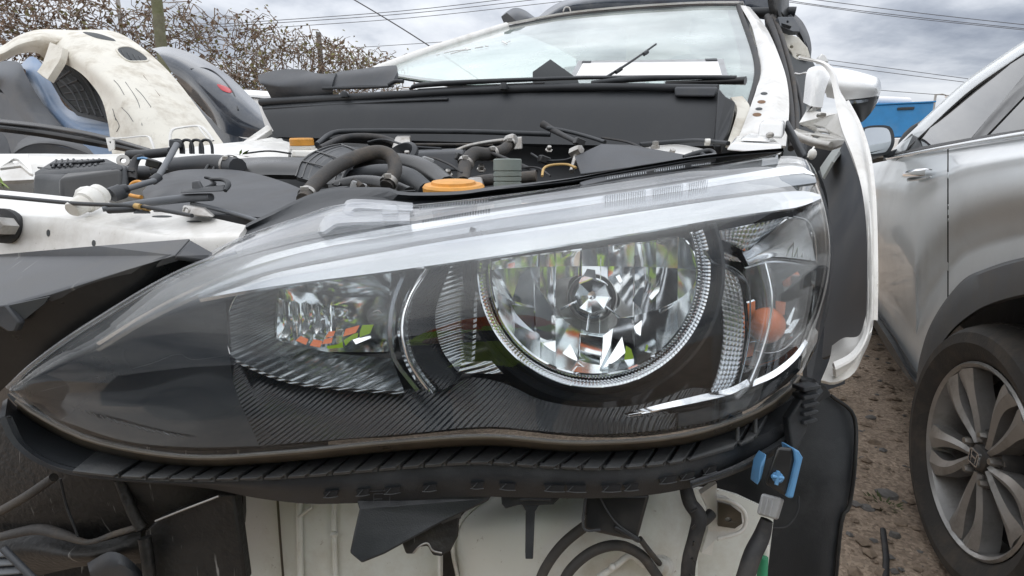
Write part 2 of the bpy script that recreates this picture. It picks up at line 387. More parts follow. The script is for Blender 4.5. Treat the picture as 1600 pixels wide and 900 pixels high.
M['tan_tape'] = pbr('tan_tape', (.55, .36, .13), .6, var=.15)
M['navy'] = pbr('navy_bumper_paint', (.035, .045, .062), .18, coat=.5, var=.15, dirt=((.2, .2, .2), .35, 8))
M['blue_paint'] = pbr('faded_blue_paint', (.19, .28, .43), .35, coat=.2, var=.12, dirt=((.4, .4, .4), .5, 9))
M['grey_paint'] = pbr('grey_bumper_plastic', (.13, .14, .155), .55, var=.12, dirt=((.25, .24, .22), .5, 9))
M['red_lens'] = pbr('red_reflector', (.45, .02, .03), .15, var=.1)
M['silver'] = pbr('silver_car_paint', (.84, .875, .895), .34, .0, coat=.4, var=.015, rvar=.1, dirt=((.55, .56, .56), .25, 5))
M['cladding'] = pbr('grey_cladding', (.105, .112, .12), .55, var=.12, dirt=((.2, .18, .155), .6, 9), bump=(700, .0003))
M['tyre'] = pbr('tyre_rubber', (.045, .042, .039), .75, var=.2, dirt=((.14, .115, .09), .7, 14), bump=(160, .0008))
M['alloy'] = pbr('machined_alloy', (.46, .455, .445), .36, .7, var=.08, dirt=((.17, .145, .115), .6, 16))
M['alloy_dark'] = pbr('dark_painted_alloy', (.07, .068, .066), .5, .3, var=.15, dirt=((.17, .14, .11), .6, 14))
M['blue_truck'] = pbr('blue_canopy_paint', (.03, .22, .50), .45, var=.08, dirt=((.12, .25, .4), .4, 3))
M['wood'] = pbr('mossy_timber', (.17, .17, .115), .9, var=.3, vs=5, dirt=((.11, .14, .05), .8, 4), bump=(40, .01))
M['wire'] = pbr('power_cable', (.07, .07, .075), .7, var=.1)
M['corrugated'] = pbr('weathered_sheet_iron', (.34, .32, .29), .6, .3, var=.2, vs=3, dirt=((.2, .13, .08), .7, 2))
M['twig'] = pbr('dry_vine_wood', (.23, .18, .14), .9, var=.3, vs=2)
M['leaf_brown'] = pbr('dry_vine_leaf', (.20, .14, .10), .8, var=.45, vs=6)
M['leaf_olive'] = pbr('olive_vine_leaf', (.20, .19, .085), .8, var=.4, vs=6)
M['leaf_green'] = pbr('eucalypt_leaf', (.055, .07, .035), .7, var=.35, vs=.6)
M['lime_leaf'] = pbr('fresh_weed_leaf', (.24, .35, .05), .6, var=.2)
M['stone_grey'] = pbr('grey_stone', (.19, .18, .17), .85, var=.25, vs=40, bump=(90, .003))
M['stone_brown'] = pbr('brown_stone', (.30, .23, .17), .9, var=.3, vs=40, bump=(90, .003))
M['paper'] = pbr('white_card', (.84, .82, .81), .6, var=.03)
M['frit'] = pbr('black_glass_border', (.10, .095, .11), .35, var=.1)
M['inside'] = pbr('cabin_grey', (.52, .55, .53), .8, var=.2, vs=3)
M['inside_dark'] = pbr('cabin_and_hole_dark', (.06, .065, .068), .75, var=.2, vs=3)  # cabin trim; also inlaid as the painted dark of holes and openings
M['sealant'] = pbr('yellowed_lens_edge', (.075, .062, .045), .3, var=.25, vs=30)
M['lens'] = clear('clear_headlight_lens', (.985, .99, .99), .006, (.62, .65, .67), .02, .022, (.6, .6, 3.5), aged_veil=.26)
M['inner_lens'] = clear('clear_inner_lens', (.96, .97, .98), .035, (.55, .55, .56), .05, .05)
M['flange'] = clear('clear_flange', (.92, .93, .94), .20, (.66, .68, .71), .08, .07)
M['screen'] = clear('green_tinted_windscreen', (.80, .88, .85), .33, (.74, .83, .80), .03, .11, (1, 1, 3), 3)
M['side_glass'] = clear('dark_side_glass', (.16, .18, .18), .03, (.4, .42, .42), .01, .05)
M['mirror_glass'] = pbr('mirror_glass', (.55, .58, .6), .03, 1.0, var=.02)
M['vest_yellow'] = pbr('fluorescent_yellow_cloth', (.50, .78, .04), .8, var=.08)
M['vest_orange'] = pbr('fluorescent_orange_cloth', (.85, .17, .03), .8, var=.08)
# ================================================================== SETTING: ground
def ground_mat():
    m, N, K = nodes('dirt_and_gravel')
    o = N('ShaderNodeOutputMaterial'); b = N('ShaderNodeBsdfPrincipled'); K(b.outputs[0], o.inputs[0]); b.inputs['Roughness'].default_value = .95
    tc = N('ShaderNodeTexCoord'); v = tc.outputs['Object']
    n = N('ShaderNodeTexNoise'); n.inputs['Scale'].default_value = 3.0; n.inputs['Detail'].default_value = 12; n.inputs['Roughness'].default_value = .7; K(v, n.inputs['Vector'])
    r = N('ShaderNodeValToRGB'); K(n.outputs['Fac'], r.inputs[0])
    r.color_ramp.elements[0].position = .32; r.color_ramp.elements[0].color = (.27, .195, .135, 1); r.color_ramp.elements[1].position = .7; r.color_ramp.elements[1].color = (.55, .41, .29, 1)
    vo = N('ShaderNodeTexVoronoi'); vo.inputs['Scale'].default_value = 130; K(v, vo.inputs['Vector'])
    sv = N('ShaderNodeSeparateColor'); K(vo.outputs['Color'], sv.inputs[0])
    mx = N('ShaderNodeMix', data_type='RGBA', blend_type='OVERLAY'); mx.inputs[0].default_value = .28; K(r.outputs[0], mx.inputs[6]); K(sv.outputs[0], mx.inputs[7])
    hs = N('ShaderNodeHueSaturation'); hs.inputs['Saturation'].default_value = .86; K(mx.outputs[2], hs.inputs['Color'])
    K(hs.outputs[0], b.inputs['Base Color'])
    n3 = N('ShaderNodeTexNoise'); n3.inputs['Scale'].default_value = 60; n3.inputs['Detail'].default_value = 8; K(v, n3.inputs['Vector'])
    bp = N('ShaderNodeBump'); bp.inputs['Distance'].default_value = .012; K(n3.outputs['Fac'], bp.inputs['Height']); K(bp.outputs[0], b.inputs['Normal'])
    return m
M['ground'] = ground_mat()
def gz(x, y): return .018 * (mnoise.noise(Vector((x * 1.7, y * 1.7, 0))) + .5 * mnoise.noise(Vector((x * 5, y * 5, 2)))) if abs(x) < 8 and abs(y) < 8 else 0.0
gc = []
for i in range(-70, 71):
    t = i / 70; gc.append(math.copysign(4.5 * abs(t) + 900 * abs(t) ** 9, t))
V = [Vector((1.6 + a, 2.0 + b, gz(1.6 + a, 2.0 + b) if abs(a) < 5 and abs(b) < 5 else 0)) for b in gc for a in gc]
nn = len(gc)
o = mk('ground', V, [(j * nn + i, j * nn + i + 1, (j + 1) * nn + i + 1, (j + 1) * nn + i) for j in range(nn - 1) for i in range(nn - 1)], M['ground'], None, 60)
o['kind'] = 'structure'; o['label'] = 'bare brown dirt of the wrecking yard'

def pebble_geo(c, r, sq, rnd, lev=1):
    """small angular stone: jittered octahedron-like solid"""
    V = []; F = []
    ph = rnd.random() * 6.28
    V.append(c + Vector((0, 0, r * sq)))
    for k in range(5):
        a = ph + k * 1.2566; q = r * rnd.uniform(.75, 1.2); V.append(c + Vector((q * math.cos(a), q * math.sin(a), r * sq * rnd.uniform(-.1, .45))))
    V.append(c - Vector((0, 0, r * sq)))
    for k in range(5):
        F.append((0, 1 + k, 1 + (k + 1) % 5)); F.append((6, 1 + (k + 1) % 5, 1 + k))
    return V, F
def pebbles(name, mat, n, seed, rmin, rmax, label):
    rnd = random.Random(seed); V = []; F = []
    for _ in range(n):
        t = rnd.random() ** 1.5; y = .9 + 4.5 * t; x = .55 + .33 * y + rnd.uniform(-.45, .75)
        r = rmin + (rmax - rmin) * rnd.random() ** 5
        v, f = pebble_geo(Vector((x, y, gz(x, y) + r * .15)), r, rnd.uniform(.35, .7), rnd); k = len(V)
        V += v; F += [tuple(i + k for i in q) for q in f]
    o = mk(name, V, F, mat, None, None); o['kind'] = 'stuff'; o['label'] = label; o['category'] = 'gravel'
pebbles('gravel', M['stone_brown'], 2600, 3, .002, .022, 'loose brown gravel scattered over the dirt')
pebbles('gravel', M['stone_grey'], 1000, 4, .002, .022, 'loose grey gravel scattered over the dirt')
def gpx(x, y):
    r = ray(x, y); t = -CAM.z / r.z; return CAM + r * t
def rock(x, y, w, h, mat, label, seed):
    rnd = random.Random(seed); c = gpx(x, y); sx = w * .5 * (c - CAM).dot(FW) / FPX; V = []; F = []
    n, hh = 10, 6; Z = Matrix.Rotation(rnd.random() * 3, 3, 'Z')
    for j in range(hh + 1):
        t = math.pi * j / hh
        for k in range(n):
            a = 2 * math.pi * k / n; p = Vector((math.sin(t) * math.cos(a), .75 * math.sin(t) * math.sin(a), h * math.cos(t)))
            p *= 1 + .35 * mnoise.noise(p * 1.6 + Vector((seed * 3.1, 0, 0))); p.z = max(p.z, -.3)
            V.append(c + p * sx + Vector((0, 0, sx * .15)))
    for j in range(hh):
        for k in range(n): F.append((j * n + k, (j + 1) * n + k, (j + 1) * n + (k + 1) % n, j * n + (k + 1) % n))
    tag(mk('stone', V, F, mat, None, 25), label, 'stone', 'larger stones on the dirt by the wheel')
rock(1386, 776, 36, .45, M['stone_grey'], 'largest dark grey angular stone beside the small weed', 1)
rock(1356, 797, 26, .45, M['stone_grey'], 'flat dark grey stone just left of the small weed', 2)
rock(1398, 838, 19, .6, M['stone_grey'], 'small rounded grey stone nearest the tyre', 3)
rock(1365, 693, 22, .5, M['stone_brown'], 'tan stone in the gravel halfway up the gap', 4)
rock(1361, 654, 16, .5, M['stone_grey'], 'small grey stone farther back in the gap between the cars', 5)
rock(1407, 820, 22, .4, M['stone_brown'], 'flat tan stone behind the rounded grey stone', 6)
rock(1322, 806, 14, .6, M['stone_brown'], 'little brown stone close to the black liner edge', 7)
rock(1396, 895, 16, .6, M['stone_grey'], 'small grey stone by the rod at the bottom edge', 8)
a, b = gpx(1379, 832), gpx(1383, 930)
tag(tubew('rod', [a + Vector((0, 0, .008)), (a + b) / 2 + Vector((.004, 0, .011)), b + Vector((0, 0, .008))], [.0065] * 3, M['rubber'], None, 8), 'thin dark rod lying on the dirt near the tyre', 'rod')
# small weed
c = gpx(1380, 792); V = []; F = []; rnd = random.Random(5)
for k in range(60):
    a = rnd.random() * 6.28; q = rnd.random() * .03; b0 = c + Vector((math.cos(a) * q, math.sin(a) * q, 0)); l = rnd.uniform(.012, .03); u = Vector((math.cos(a), math.sin(a), rnd.uniform(.2, .9))) * l
    s = Vector((-math.sin(a), math.cos(a), 0)) * .0025; i = len(V); V += [b0 - s, b0 + s, b0 + u * .6 + s, b0 + u, b0 + u * .6 - s]; F.append((i, i + 1, i + 2, i + 3, i + 4))
M['weed'] = pbr('dull_weed', (.09, .11, .04), .8, var=.3)
tag(mk('weed', V, F, M['weed'], None, None), 'tiny dull green weed among the stones', 'weed')

# ================================================================== BACKGROUND
# sheet-iron fence along the left, vine bushes on it
FA, FB = P(-420, 108, 6.4), P(660, 108, 9.0)
FA.z = FB.z = 0
def fence():
    t = thing('corrugated_fence', 'weathered corrugated iron fence below the dry vines', 'fence', (FA + FB) / 2)
    d = FB - FA; n = Vector((d.y, -d.x, 0)).normalized(); L_ = d.length; H = 2.25; ns = 12
    for s in range(ns):
        V = []; F = []; m = 25
        for k in range(m):
            u = (s + k / (m - 1)) / ns; p = FA + d * u + n * (.018 * math.sin(k / (m - 1) * 2 * math.pi * 10) + .004 * (s % 2)); V += [p, p + Vector((0, 0, H + .02 * math.sin(s * 2.3)))]
        m2 = len(V); V += [v - n * .003 for v in V]
        for k in range(m - 1):
            F.append((2 * k, 2 * k + 2, 2 * k + 3, 2 * k + 1)); F.append((m2 + 2 * k + 1, m2 + 2 * k + 3, m2 + 2 * k + 2, m2 + 2 * k)); F.append((2 * k + 1, 2 * k + 3, m2 + 2 * k + 3, m2 + 2 * k + 1))
        mk('sheet', V, F, M['corrugated'], t, 60)
    for hz in (H - .12, H * .5): tubew('rail', [FA - n * .05 + Vector((0, 0, hz)), FB - n * .05 + Vector((0, 0, hz))], [.03, .03], M['wood'], t, 6)
fence()
def vine(px0, px1, tops, label, seed, dens=1.0, green=.2):
    rnd = random.Random(seed); d = FB - FA
    def foot(x):
        # along the fence where the bearing meets it
        r = ray(x, 108); n = Vector((d.y, -d.x, 0)); tt = (FA - CAM).dot(n) / r.dot(n); p = CAM + r * tt; p.z = 0; return p, tt
    p0, _ = foot((px0 + px1) / 2)
    t = thing('vine_bush', label, 'bush', p0, 'dry vines growing over the fence')
    TV = []; TF = []; LV = [[], []]; LF = [[], []]
    def top_z(x):
        xs = tops
        for (a, ya), (b, yb) in zip(xs, xs[1:]):
            if a <= x <= b: y = ya + (yb - ya) * (x - a) / (b - a); break
        else: y = xs[-1][1]
        f, tt = foot(x); return (CAM + ray(x, y) * tt).z
    def seg(a, b, r):
        k = len(TV); dd = (b - a).normalized(); u = dd.orthogonal().normalized(); v = dd.cross(u)
        for q in (a, b):
            for i in range(3): TV.append(q + (u * math.cos(i * 2.094) + v * math.sin(i * 2.094)) * r)
        for i in range(3): TF.append((k + i, k + (i + 1) % 3, k + 3 + (i + 1) % 3, k + 3 + i))
    def leaf(p):
        g = 1 if rnd.random() < green else 0
        s = rnd.uniform(.014, .042); u = Vector((rnd.gauss(0, 1), rnd.gauss(0, 1), rnd.gauss(0, 1))).normalized(); v = u.orthogonal().normalized() * s * rnd.uniform(.45, .8); u = u * s
        k = len(LV[g]); w_ = u.cross(v).normalized() * s * .25; LV[g] += [p - u, p + v + w_, p + u, p - v + w_]; LF[g].append((k, k + 1, k + 2, k + 3))
    n = int((px1 - px0) * .9 * dens)
    for i in range(n):
        x = px0 + (px1 - px0) * rnd.random(); f, tt = foot(x); hz = top_z(x)
        p = f + Vector((rnd.uniform(-.1, .1), -rnd.uniform(-.15, .45), 1.75 + rnd.random() ** 1.5 * max(.1, hz - 1.9)))
        dr = Vector((rnd.uniform(-1, 1), rnd.uniform(-.5, .4), rnd.uniform(.0, 1.3))).normalized()
        for s in range(rnd.randint(5, 10)):
            l = rnd.uniform(.07, .16); q = p + dr * l
            if q.z > hz + .12 * rnd.random(): dr.z = -abs(dr.z) * .8; q = p + dr * l
            if not (CAM.z < 5 and q.z > .8): break
            seg(p, q, rnd.uniform(.0028, .0085)); p = q
            for _ in range(rnd.choice((0, 0, 1, 1, 2))): leaf(p + Vector((rnd.gauss(0, .05), rnd.gauss(0, .05), rnd.gauss(0, .05))))
            dr = (dr + Vector((rnd.gauss(0, .55), rnd.gauss(0, .35), rnd.gauss(0, .5) - .08))).normalized()
    mk('twigs', TV, TF, M['twig'], t, None)
    mk('leaves', LV[0], LF[0], M['leaf_brown'], t, None)
    if LV[1]: mk('green_leaves', LV[1], LF[1], M['leaf_olive'], t, None)
vine(-160, 120, [(-160, -30), (0, -25), (60, 5), (120, -8)], 'tallest dry vine bush at the far left above the white bumper', 1, 1.8, .2)
vine(110, 240, [(110, -10), (170, 2), (240, 10)], 'brown dry vine bush left of the mossy post', 2, 1.65, .25)
vine(230, 420, [(230, 20), (290, 30), (350, 22), (420, 40)], 'brown dry vine bush right of the mossy post', 3, 1.8, .4)
vine(405, 605, [(405, 50), (450, 55), (500, 62), (540, 75), (605, 96)], 'lower olive dry vine bush around the thin grey post', 4, 2.1, .5)
def post(x, y0, d, r, mat, label, name='fence_post'):
    p = P(x, y0, d); b = Vector((p.x, p.y, 0))
    n = 9; C = [b + (p - b) * (i / n) + Vector((.012 * math.sin(i * 1.7), 0, 0)) for i in range(n + 1)]
    tag(tubew(name, C, [r * (1.08 - .08 * i / n) for i in range(n + 1)], mat, None, 10), label, 'post')
post(238, -40, 6.6, .066, M['wood'], 'thick mossy timber post rising through the vines')
post(177, -40, 7.4, .028, M['steel'], 'thin steel post left of the mossy timber post', 'steel_post')
post(497, 51, 8.6, .042, M['stone_grey'], 'short grey post sticking out of the olive vines')
# overhead cables
def wire(pts, rp, label):
    S = crs(pts, 14); tag(tubew('overhead_cable', [P(*s) for s in S], [rp * pts[0][2] / FPX] * 14, M['wire'], None, 5), label, 'cable', 'overhead power cables')
wire([(530, -14, 13), (598, 26, 12.6), (665, 68, 12.2), (760, 132, 12)], .9, 'dark slanting cable dropping to the windscreen edge')
wire([(250, 44, 30), (400, 34, 30), (640, 16, 30), (860, -10, 30)], .5, 'upper of the two cables left of the roof')
wire([(250, 48, 31), (400, 38, 31), (650, 20, 31), (900, -8, 31)], .5, 'second cable just below the upper left one')
wire([(250, 56, 33), (400, 45, 33), (640, 28, 33), (880, 2, 33)], .45, 'lowest long cable left of the roof')
wire([(380, 85, 34), (545, 75, 34), (640, 69, 34), (800, 58, 34)], .4, 'faint low cable ending behind the windscreen')
wire([(1190, -12, 26), (1300, 3, 26), (1450, 22, 26), (1640, 43, 26)], .5, 'topmost cable of three at upper right')
wire([(1190, -6, 26), (1300, 11, 26), (1450, 29, 26), (1640, 49, 26)], .5, 'middle cable of three at upper right')
wire([(1180, -4, 26.4), (1260, 7, 26.4), (1400, 26, 26.4), (1640, 51, 26.4)], .45, 'lowest cable of three at upper right')
wire([(1280, 92, 28), (1400, 108, 28), (1520, 124, 28), (1640, 138, 28)], .45, 'higher cable above the blue truck')
wire([(1280, 99, 28), (1400, 115, 28), (1520, 130, 28), (1640, 146, 28)], .45, 'lower cable above the blue truck')
wire([(1340, 138, 30), (1400, 143, 30), (1480, 149, 30), (1600, 158, 30)], .45, 'short cable just over the distant tree')
# street pole far right
t = thing('light_pole', 'thin grey light pole behind the silver car roofline', 'pole', Vector((P(1462, 148, 40).x, P(1462, 148, 40).y, 0)))
p = P(1462, 148, 40); b = WL[t]
tubew('shaft', [b, (b + p) / 2, p], [.12, .1, .08], M['steel'], t, 8); tubew('arm', [p, p + Vector((.5, 0, .05)), p + Vector((1.0, 0, -.1))], [.05, .05, .05], M['steel'], t, 8)
boxw('lamp_head', p + Vector((1.15, 0, -.15)), (.32, .15, .09), Matrix.Rotation(R(12), 3, 'Y'), M['paper'], t, .02)
# distant tree
def tree(x, y, d, rw, rh, label, seed):
    rnd = random.Random(seed); top = P(x, y, d); b = Vector((top.x, top.y, 0)); t = thing('gum_tree', label, 'tree', b)
    H = top.z; tubew('trunk', [b, b + Vector((.2, 0, H * .45)), b + Vector((0, 0, H * .9))], [.35, .25, .06], M['twig'], t, 8)
    V = []; F = []; cl = []
    for k in range(26):
        a = rnd.random() * 6.28; q = rw * math.sqrt(rnd.random()); z = H - rh + rh * .9 * rnd.random() * (1 - .4 * q / rw); cl.append(b + Vector((q * math.cos(a), q * math.sin(a), z)))
    for c in cl:
        s = rw * rnd.uniform(.22, .4)
        for _ in range(150):
            p = c + Vector((rnd.gauss(0, .45), rnd.gauss(0, .45), rnd.gauss(0, .38))) * s; l = rnd.uniform(.08, .17)
            u = Vector((rnd.gauss(0, 1), rnd.gauss(0, 1), rnd.gauss(0, 1))).normalized(); v = u.orthogonal().normalized() * l * .5; u *= l
            k = len(V); V += [p - u, p + v, p + u, p - v]; F.append((k, k + 1, k + 2, k + 3))
    mk('crown', V, F, M['leaf_green'], t, None)
tree(1414, 144, 70, 2.0, 5.0, 'round dark gum tree behind the blue truck', 3)
tree(1442, 172, 90, 1.6, 5.0, 'low small tree top right of the round gum tree', 9)
# blue canopy truck
T0 = P(1392, 200, 9.0); th = R(24); A2 = Vector((math.sin(th), math.cos(th), 0)); B2 = Vector((math.cos(th), -math.sin(th), 0)); MT = Matrix((B2, A2, Vector((0, 0, 1)))).transposed()
tb = Vector((T0.x, T0.y, 0)); tr_ = thing('utility_truck', 'blue box-canopy utility truck parked behind the silver car', 'truck', tb)
def tz(y): return (P(1392, y, 9.0)).z
zc0, zc1 = tz(214), tz(164)
boxw('canopy', tb + A2 * .9 + Vector((0, 0, (zc0 + zc1) / 2)), (.56, .9, (zc1 - zc0) / 2), MT, M['blue_truck'], tr_, .02)
boxw('canopy_lid', tb + A2 * .9 + Vector((0, 0, zc1 + .012)), (.58, .92, .012), MT, M['blue_truck'], tr_, .006)
boxw('latch', tb - A2 * .012 + B2 * .17 + Vector((0, 0, zc1 - .08)), (.12, .012, .022), MT, M['black'], tr_, .005)
boxw('tray', tb + A2 * .9 + B2 * .05 + Vector((0, 0, zc0 - .16)), (.62, 1.0, .14), MT, M['white_clean'], tr_, .02)
boxw('tail_light', tb - A2 * .11 + B2 * .55 + Vector((0, 0, zc0 - .14)), (.05, .02, .08), MT, M['red_lens'], tr_, .005)
boxw('cab', tb + A2 * 2.6 + Vector((0, 0, .95)), (.6, .7, .55), MT, M['white_clean'], tr_, .08)
boxw('rear_window', tb + A2 * 1.89 + Vector((0, 0, 1.25)), (.45, .01, .14), MT, M['inside_dark'], tr_, .005)
for sx in (-1, 1):
    for ay in (.7, 2.8):
        lathe('wheel', tb + A2 * ay + B2 * (sx * .52) + Vector((0, 0, .34)), B2 * sx, [(.0, .07), (.18, .07), (.2, .1), (.32, .09), (.34, .04), (.34, -.1), (.3, -.12), (0, -.12)], M['tyre'], tr_, 24)
tag(tubew('rolled_tarp', [P(1368, 157, 9.25), P(1395, 158, 9.3), P(1419, 159, 9.35)], [.072, .076, .072], M['paper'], None, 14), 'rolled white sheet lying on the blue canopy', 'tarp')
# ================================================================== SILVER SUV (right)
HEAD = R(28); AX = Vector((math.sin(HEAD), math.cos(HEAD), 0)); NX = Vector((-math.cos(HEAD), math.sin(HEAD), 0))   # AX to its front, NX out of its side towards us
WC = P(1525, 715, 1.10)
def S(x, y, off=0.0):
    r = ray(x, y); return CAM + r * (((WC - CAM).dot(NX) + off) / r.dot(NX))
suv = thing('parked_car', 'silver SUV with chrome door handle and twin-spoke alloy wheel parked at right', 'car', Vector((WC.x, WC.y, 0)) + AX * 1.2)
def belt(x): return 240 - .194 * (x - 1420) + (.00011 * (x - 1420) ** 2)
bot = [(1345, 452), (1366, 482), (1400, 530), (1431, 592), (1436, 560), (1450, 518), (1472, 478), (1505, 438), (1537, 422), (1587, 407), (1650, 398), (1760, 400)]
def boty(x):
    for (a, ya), (b, yb) in zip(bot, bot[1:]):
        if a <= x <= b: return ya + (yb - ya) * (x - a) / (b - a)
    return bot[-1][1]
def prof(v, x):
    # v 0 = belt, 1 = bottom; outward bulge with a shoulder crease and a hollow above the sill
    return .045 * math.sin(min(1, v * 1.25) * math.pi) ** .8 - .014 * math.exp(-((v - .66) / .16) ** 2) - .02 * v * v + .010 * math.exp(-((v - .16) / .05) ** 2)
xs = [1345 + (1481 - 1345) * i / 44 for i in range(45)] ; xs2 = [1482.2 + (1760 - 1482.2) * i / 40 for i in range(41)]
def panel(name, xs, seam=None):
    G = []
    for j in range(33):
        v = j / 32; G.append([S(x, belt(x) + 4 + (boty(x) - belt(x) - 4) * v, prof(v, x)) for x in xs])
    return gridmesh(name, G, .012, M['silver'], suv, 50)
door = panel('front_door', xs); rear = panel('rear_door', xs2)
tag(door, 'silver front door with chrome handle')
tubew('door_gap', [S(1481.6, belt(1481.6) + 4 + (boty(1481.6) - belt(1481.6) - 4) * v / 20, prof(v / 20, 0) - .001) for v in range(21)], [.0022] * 21, M['void'], suv, 6)  # shade in the gap, drawn as a near-black cord
# chrome belt line, rubber sill under the glass
tubew('belt_moulding', [S(x, belt(x) + 1, .012) for x in range(1386, 1761, 11)], [.006] * 35, M['chrome_satin'], suv, 8)
G = [[S(x, belt(x) + yy, off) for x in range(1380, 1761, 10)] for yy, off in ((-7, -.01), (-3, .004), (2, .002))]
gridmesh('window_seal', G, .006, M['rubber'], suv)
# pillars, glass and cabin
roofl = [(1384, 248), (1403, 226), (1444, 187), (1506, 131), (1569, 87), (1610, 61), (1680, 22), (1780, -20)]
def so(y): return -.006 - .20 * max(0, (225 - y)) / 225
RL = crs(roofl, 40)
G = [[S(x, y, so(y) - .015) for x, y in RL], [S(x + 3, y + 5, so(y) + .004) for x, y in RL], [S(x + 9, y + 12, so(y) + .0) for x, y in RL]]
gridmesh('roof_rail_panel', G, .01, M['silver'], suv, 50)
tubew('window_trim', [S(x + 10, y + 13, so(y) + .004) for x, y in RL], [.006] * 40, M['black_smooth'], suv, 6)
G = [[S(x, y, so(y) - .014) - NX * (q * .25) + Vector((0, 0, q * .012 - .004)) for x, y in RL[6:]] for q in (0, 1, 2, 4)]
gridmesh('roof', G, .01, M['silver'], suv, 50)
def pane(name, pts, mat, th=.005, extra=0.0):
    V = [S(x, y, so(y) - .004 - extra) for x, y in pts]; n = NX
    m = len(V); F = [tuple(range(m)), tuple(range(2 * m - 1, m - 1, -1))] + [(i, (i + 1) % m, (i + 1) % m + m, i + m) for i in range(m)]
    return mk(name, V + [v - n * th for v in V], F, mat, suv, 30)
pane('side_window', [(1414, 237), (1452, 199), (1512, 144), (1578, 99), (1620, 73), (1600, 118), (1514, belt(1514) - 3)], M['side_glass'])
pane('window_pillar', [(1514, belt(1514) - 2), (1600, 117), (1640, 63), (1668, 48), (1604, 146), (1536, belt(1536) - 2)], M['black_smooth'], .008, -.003)
pane('side_window', [(1536, belt(1536) - 3), (1604, 146), (1668, 50), (1780, 10), (1780, belt(1760) - 3)], M['side_glass'])
pane('quarter_trim', [(1386, 247), (1424, 209), (1432, 216), (1440, 234), (1414, 239)], M['black'], .006, -.004)
def CB(a, o, z): return Vector((WC.x, WC.y, 0)) + AX * a + NX * o + Vector((0, 0, z))
def cgrid(name, rows, mat, th=.008, ang=50): return gridmesh(name, rows, th, mat, suv, ang)
cgrid('cabin_lining', [[CB(a, -.52, z) for a in (1.7, .8, .0, -.6)] for z in (.6, .9, 1.14)], M['inside_dark'])
# the rest of the body, out of the picture
def z0(a): return max(.27, .29 + math.sqrt(max(0, .43 ** 2 - a * a)))
aa = [-.31, -.36, -.40, -.425, -.44, -.55, -.66, -.74, -.80]
cgrid('rear_quarter', [[CB(a, .03 - .16 * max(0, (-a - .55) / .25) ** 2, z0(a) + (.965 - z0(a)) * t) for a in aa] for t in (0, .2, .4, .6, .8, 1)], M['silver'])
cgrid('quarter_glass', [[CB(a, -.02 - .17 * t - .1 * max(0, (-a - .5) / .25) ** 2, .97 + .25 * t) for a in (-.28, -.45, -.6, -.72 + .0)] for t in (0, .5, 1)], M['bezel'])
oo = [-.12, -.4, -.75, -1.1, -1.38]
cgrid('tailgate', [[CB(-.82 - .04 * math.sin(t * 3.14), o, .3 + .67 * t) for o in oo] for t in (0, .25, .5, .75, 1)], M['silver'])
cgrid('rear_window', [[CB(-.82 + .12 * t, o * (1 - .1 * t) - .07 * t, .97 + .25 * t) for o in oo] for t in (0, .5, 1)], M['bezel'])
cgrid('roof_skin', [[CB(a, -.2 - 1.1 * t, 1.215 + .045 * math.sin(t * 3.14) - .03 * max(0, a - .3)) for a in (-.7, -.4, 0, .4, .8)] for t in (0, .25, .5, .75, 1)], M['silver'])
cgrid('windscreen', [[CB(.8 + .95 * t, -.2 - 1.1 * q + .12 * t * (1 - 2 * q), 1.2 - .24 * t) for t in (0, .5, 1)] for q in (0, .5, 1)], M['bezel'])
cgrid('bonnet', [[CB(a, -.06 - 1.38 * q, .955 - .04 * (a - 1.75) - .03 * abs(2 * q - 1)) for a in (1.75, 2.3, 2.9, 3.2)] for q in (0, .25, .5, .75, 1)], M['silver'])
cgrid('front_fender', [[CB(a, -.02 - .15 * max(0, a - 2.9) ** 1.5, (.27 if abs(a - 2.3) > .42 else .29 + math.sqrt(max(0, .42 ** 2 - (a - 2.3) ** 2))) * (1 - t) + .93 * t) for a in (1.7, 1.86, 1.9, 1.95, 2.05, 2.15, 2.3, 2.45, 2.55, 2.65, 2.7, 2.75, 2.95, 3.2)] for t in (0, .3, .6, 1)], M['silver'])
cgrid('front_bumper', [[CB(3.22 + .05 * math.sin(q * 3.14), -.06 - 1.38 * q, z) for q in (0, .25, .5, .75, 1)] for z in (.25, .45, .65, .9)], M['cladding'])
cgrid('far_side', [[CB(a, -1.48, z) for a in (-.8, 0, 1, 2, 3.2)] for z in (.27, .5, .75, .965)], M['silver'])
cgrid('far_glass', [[CB(a * (1 - .15 * t), -1.46 + .17 * t, .97 + .24 * t) for a in (-.8, 0, .8, 1.6)] for t in (0, 1)], M['bezel'])
for a, o, sg in ((2.3, -.06, 1), (0, -1.42, -1), (2.3, -1.42, -1)):
    lathe('wheel', CB(a, o, .29), NX * sg, [(0, -.01), (.06, -.005), (.19, -.02), (.2, .0), (.245, .02), (.28, .008), (.292, -.03), (.292, -.16), (.2, -.19), (0, -.19)], M['tyre'], suv, 40)
c = S(1468, 232, -.30); Ms = Matrix.Rotation(-HEAD, 3, 'Z') @ Matrix.Rotation(R(65), 3, 'X')
tubew('steering_wheel', [c + Ms @ Vector((.18 * math.cos(a * .2618), .18 * math.sin(a * .2618), 0)) for a in range(25)], [.015] * 25, M['black_smooth'], suv, 8)
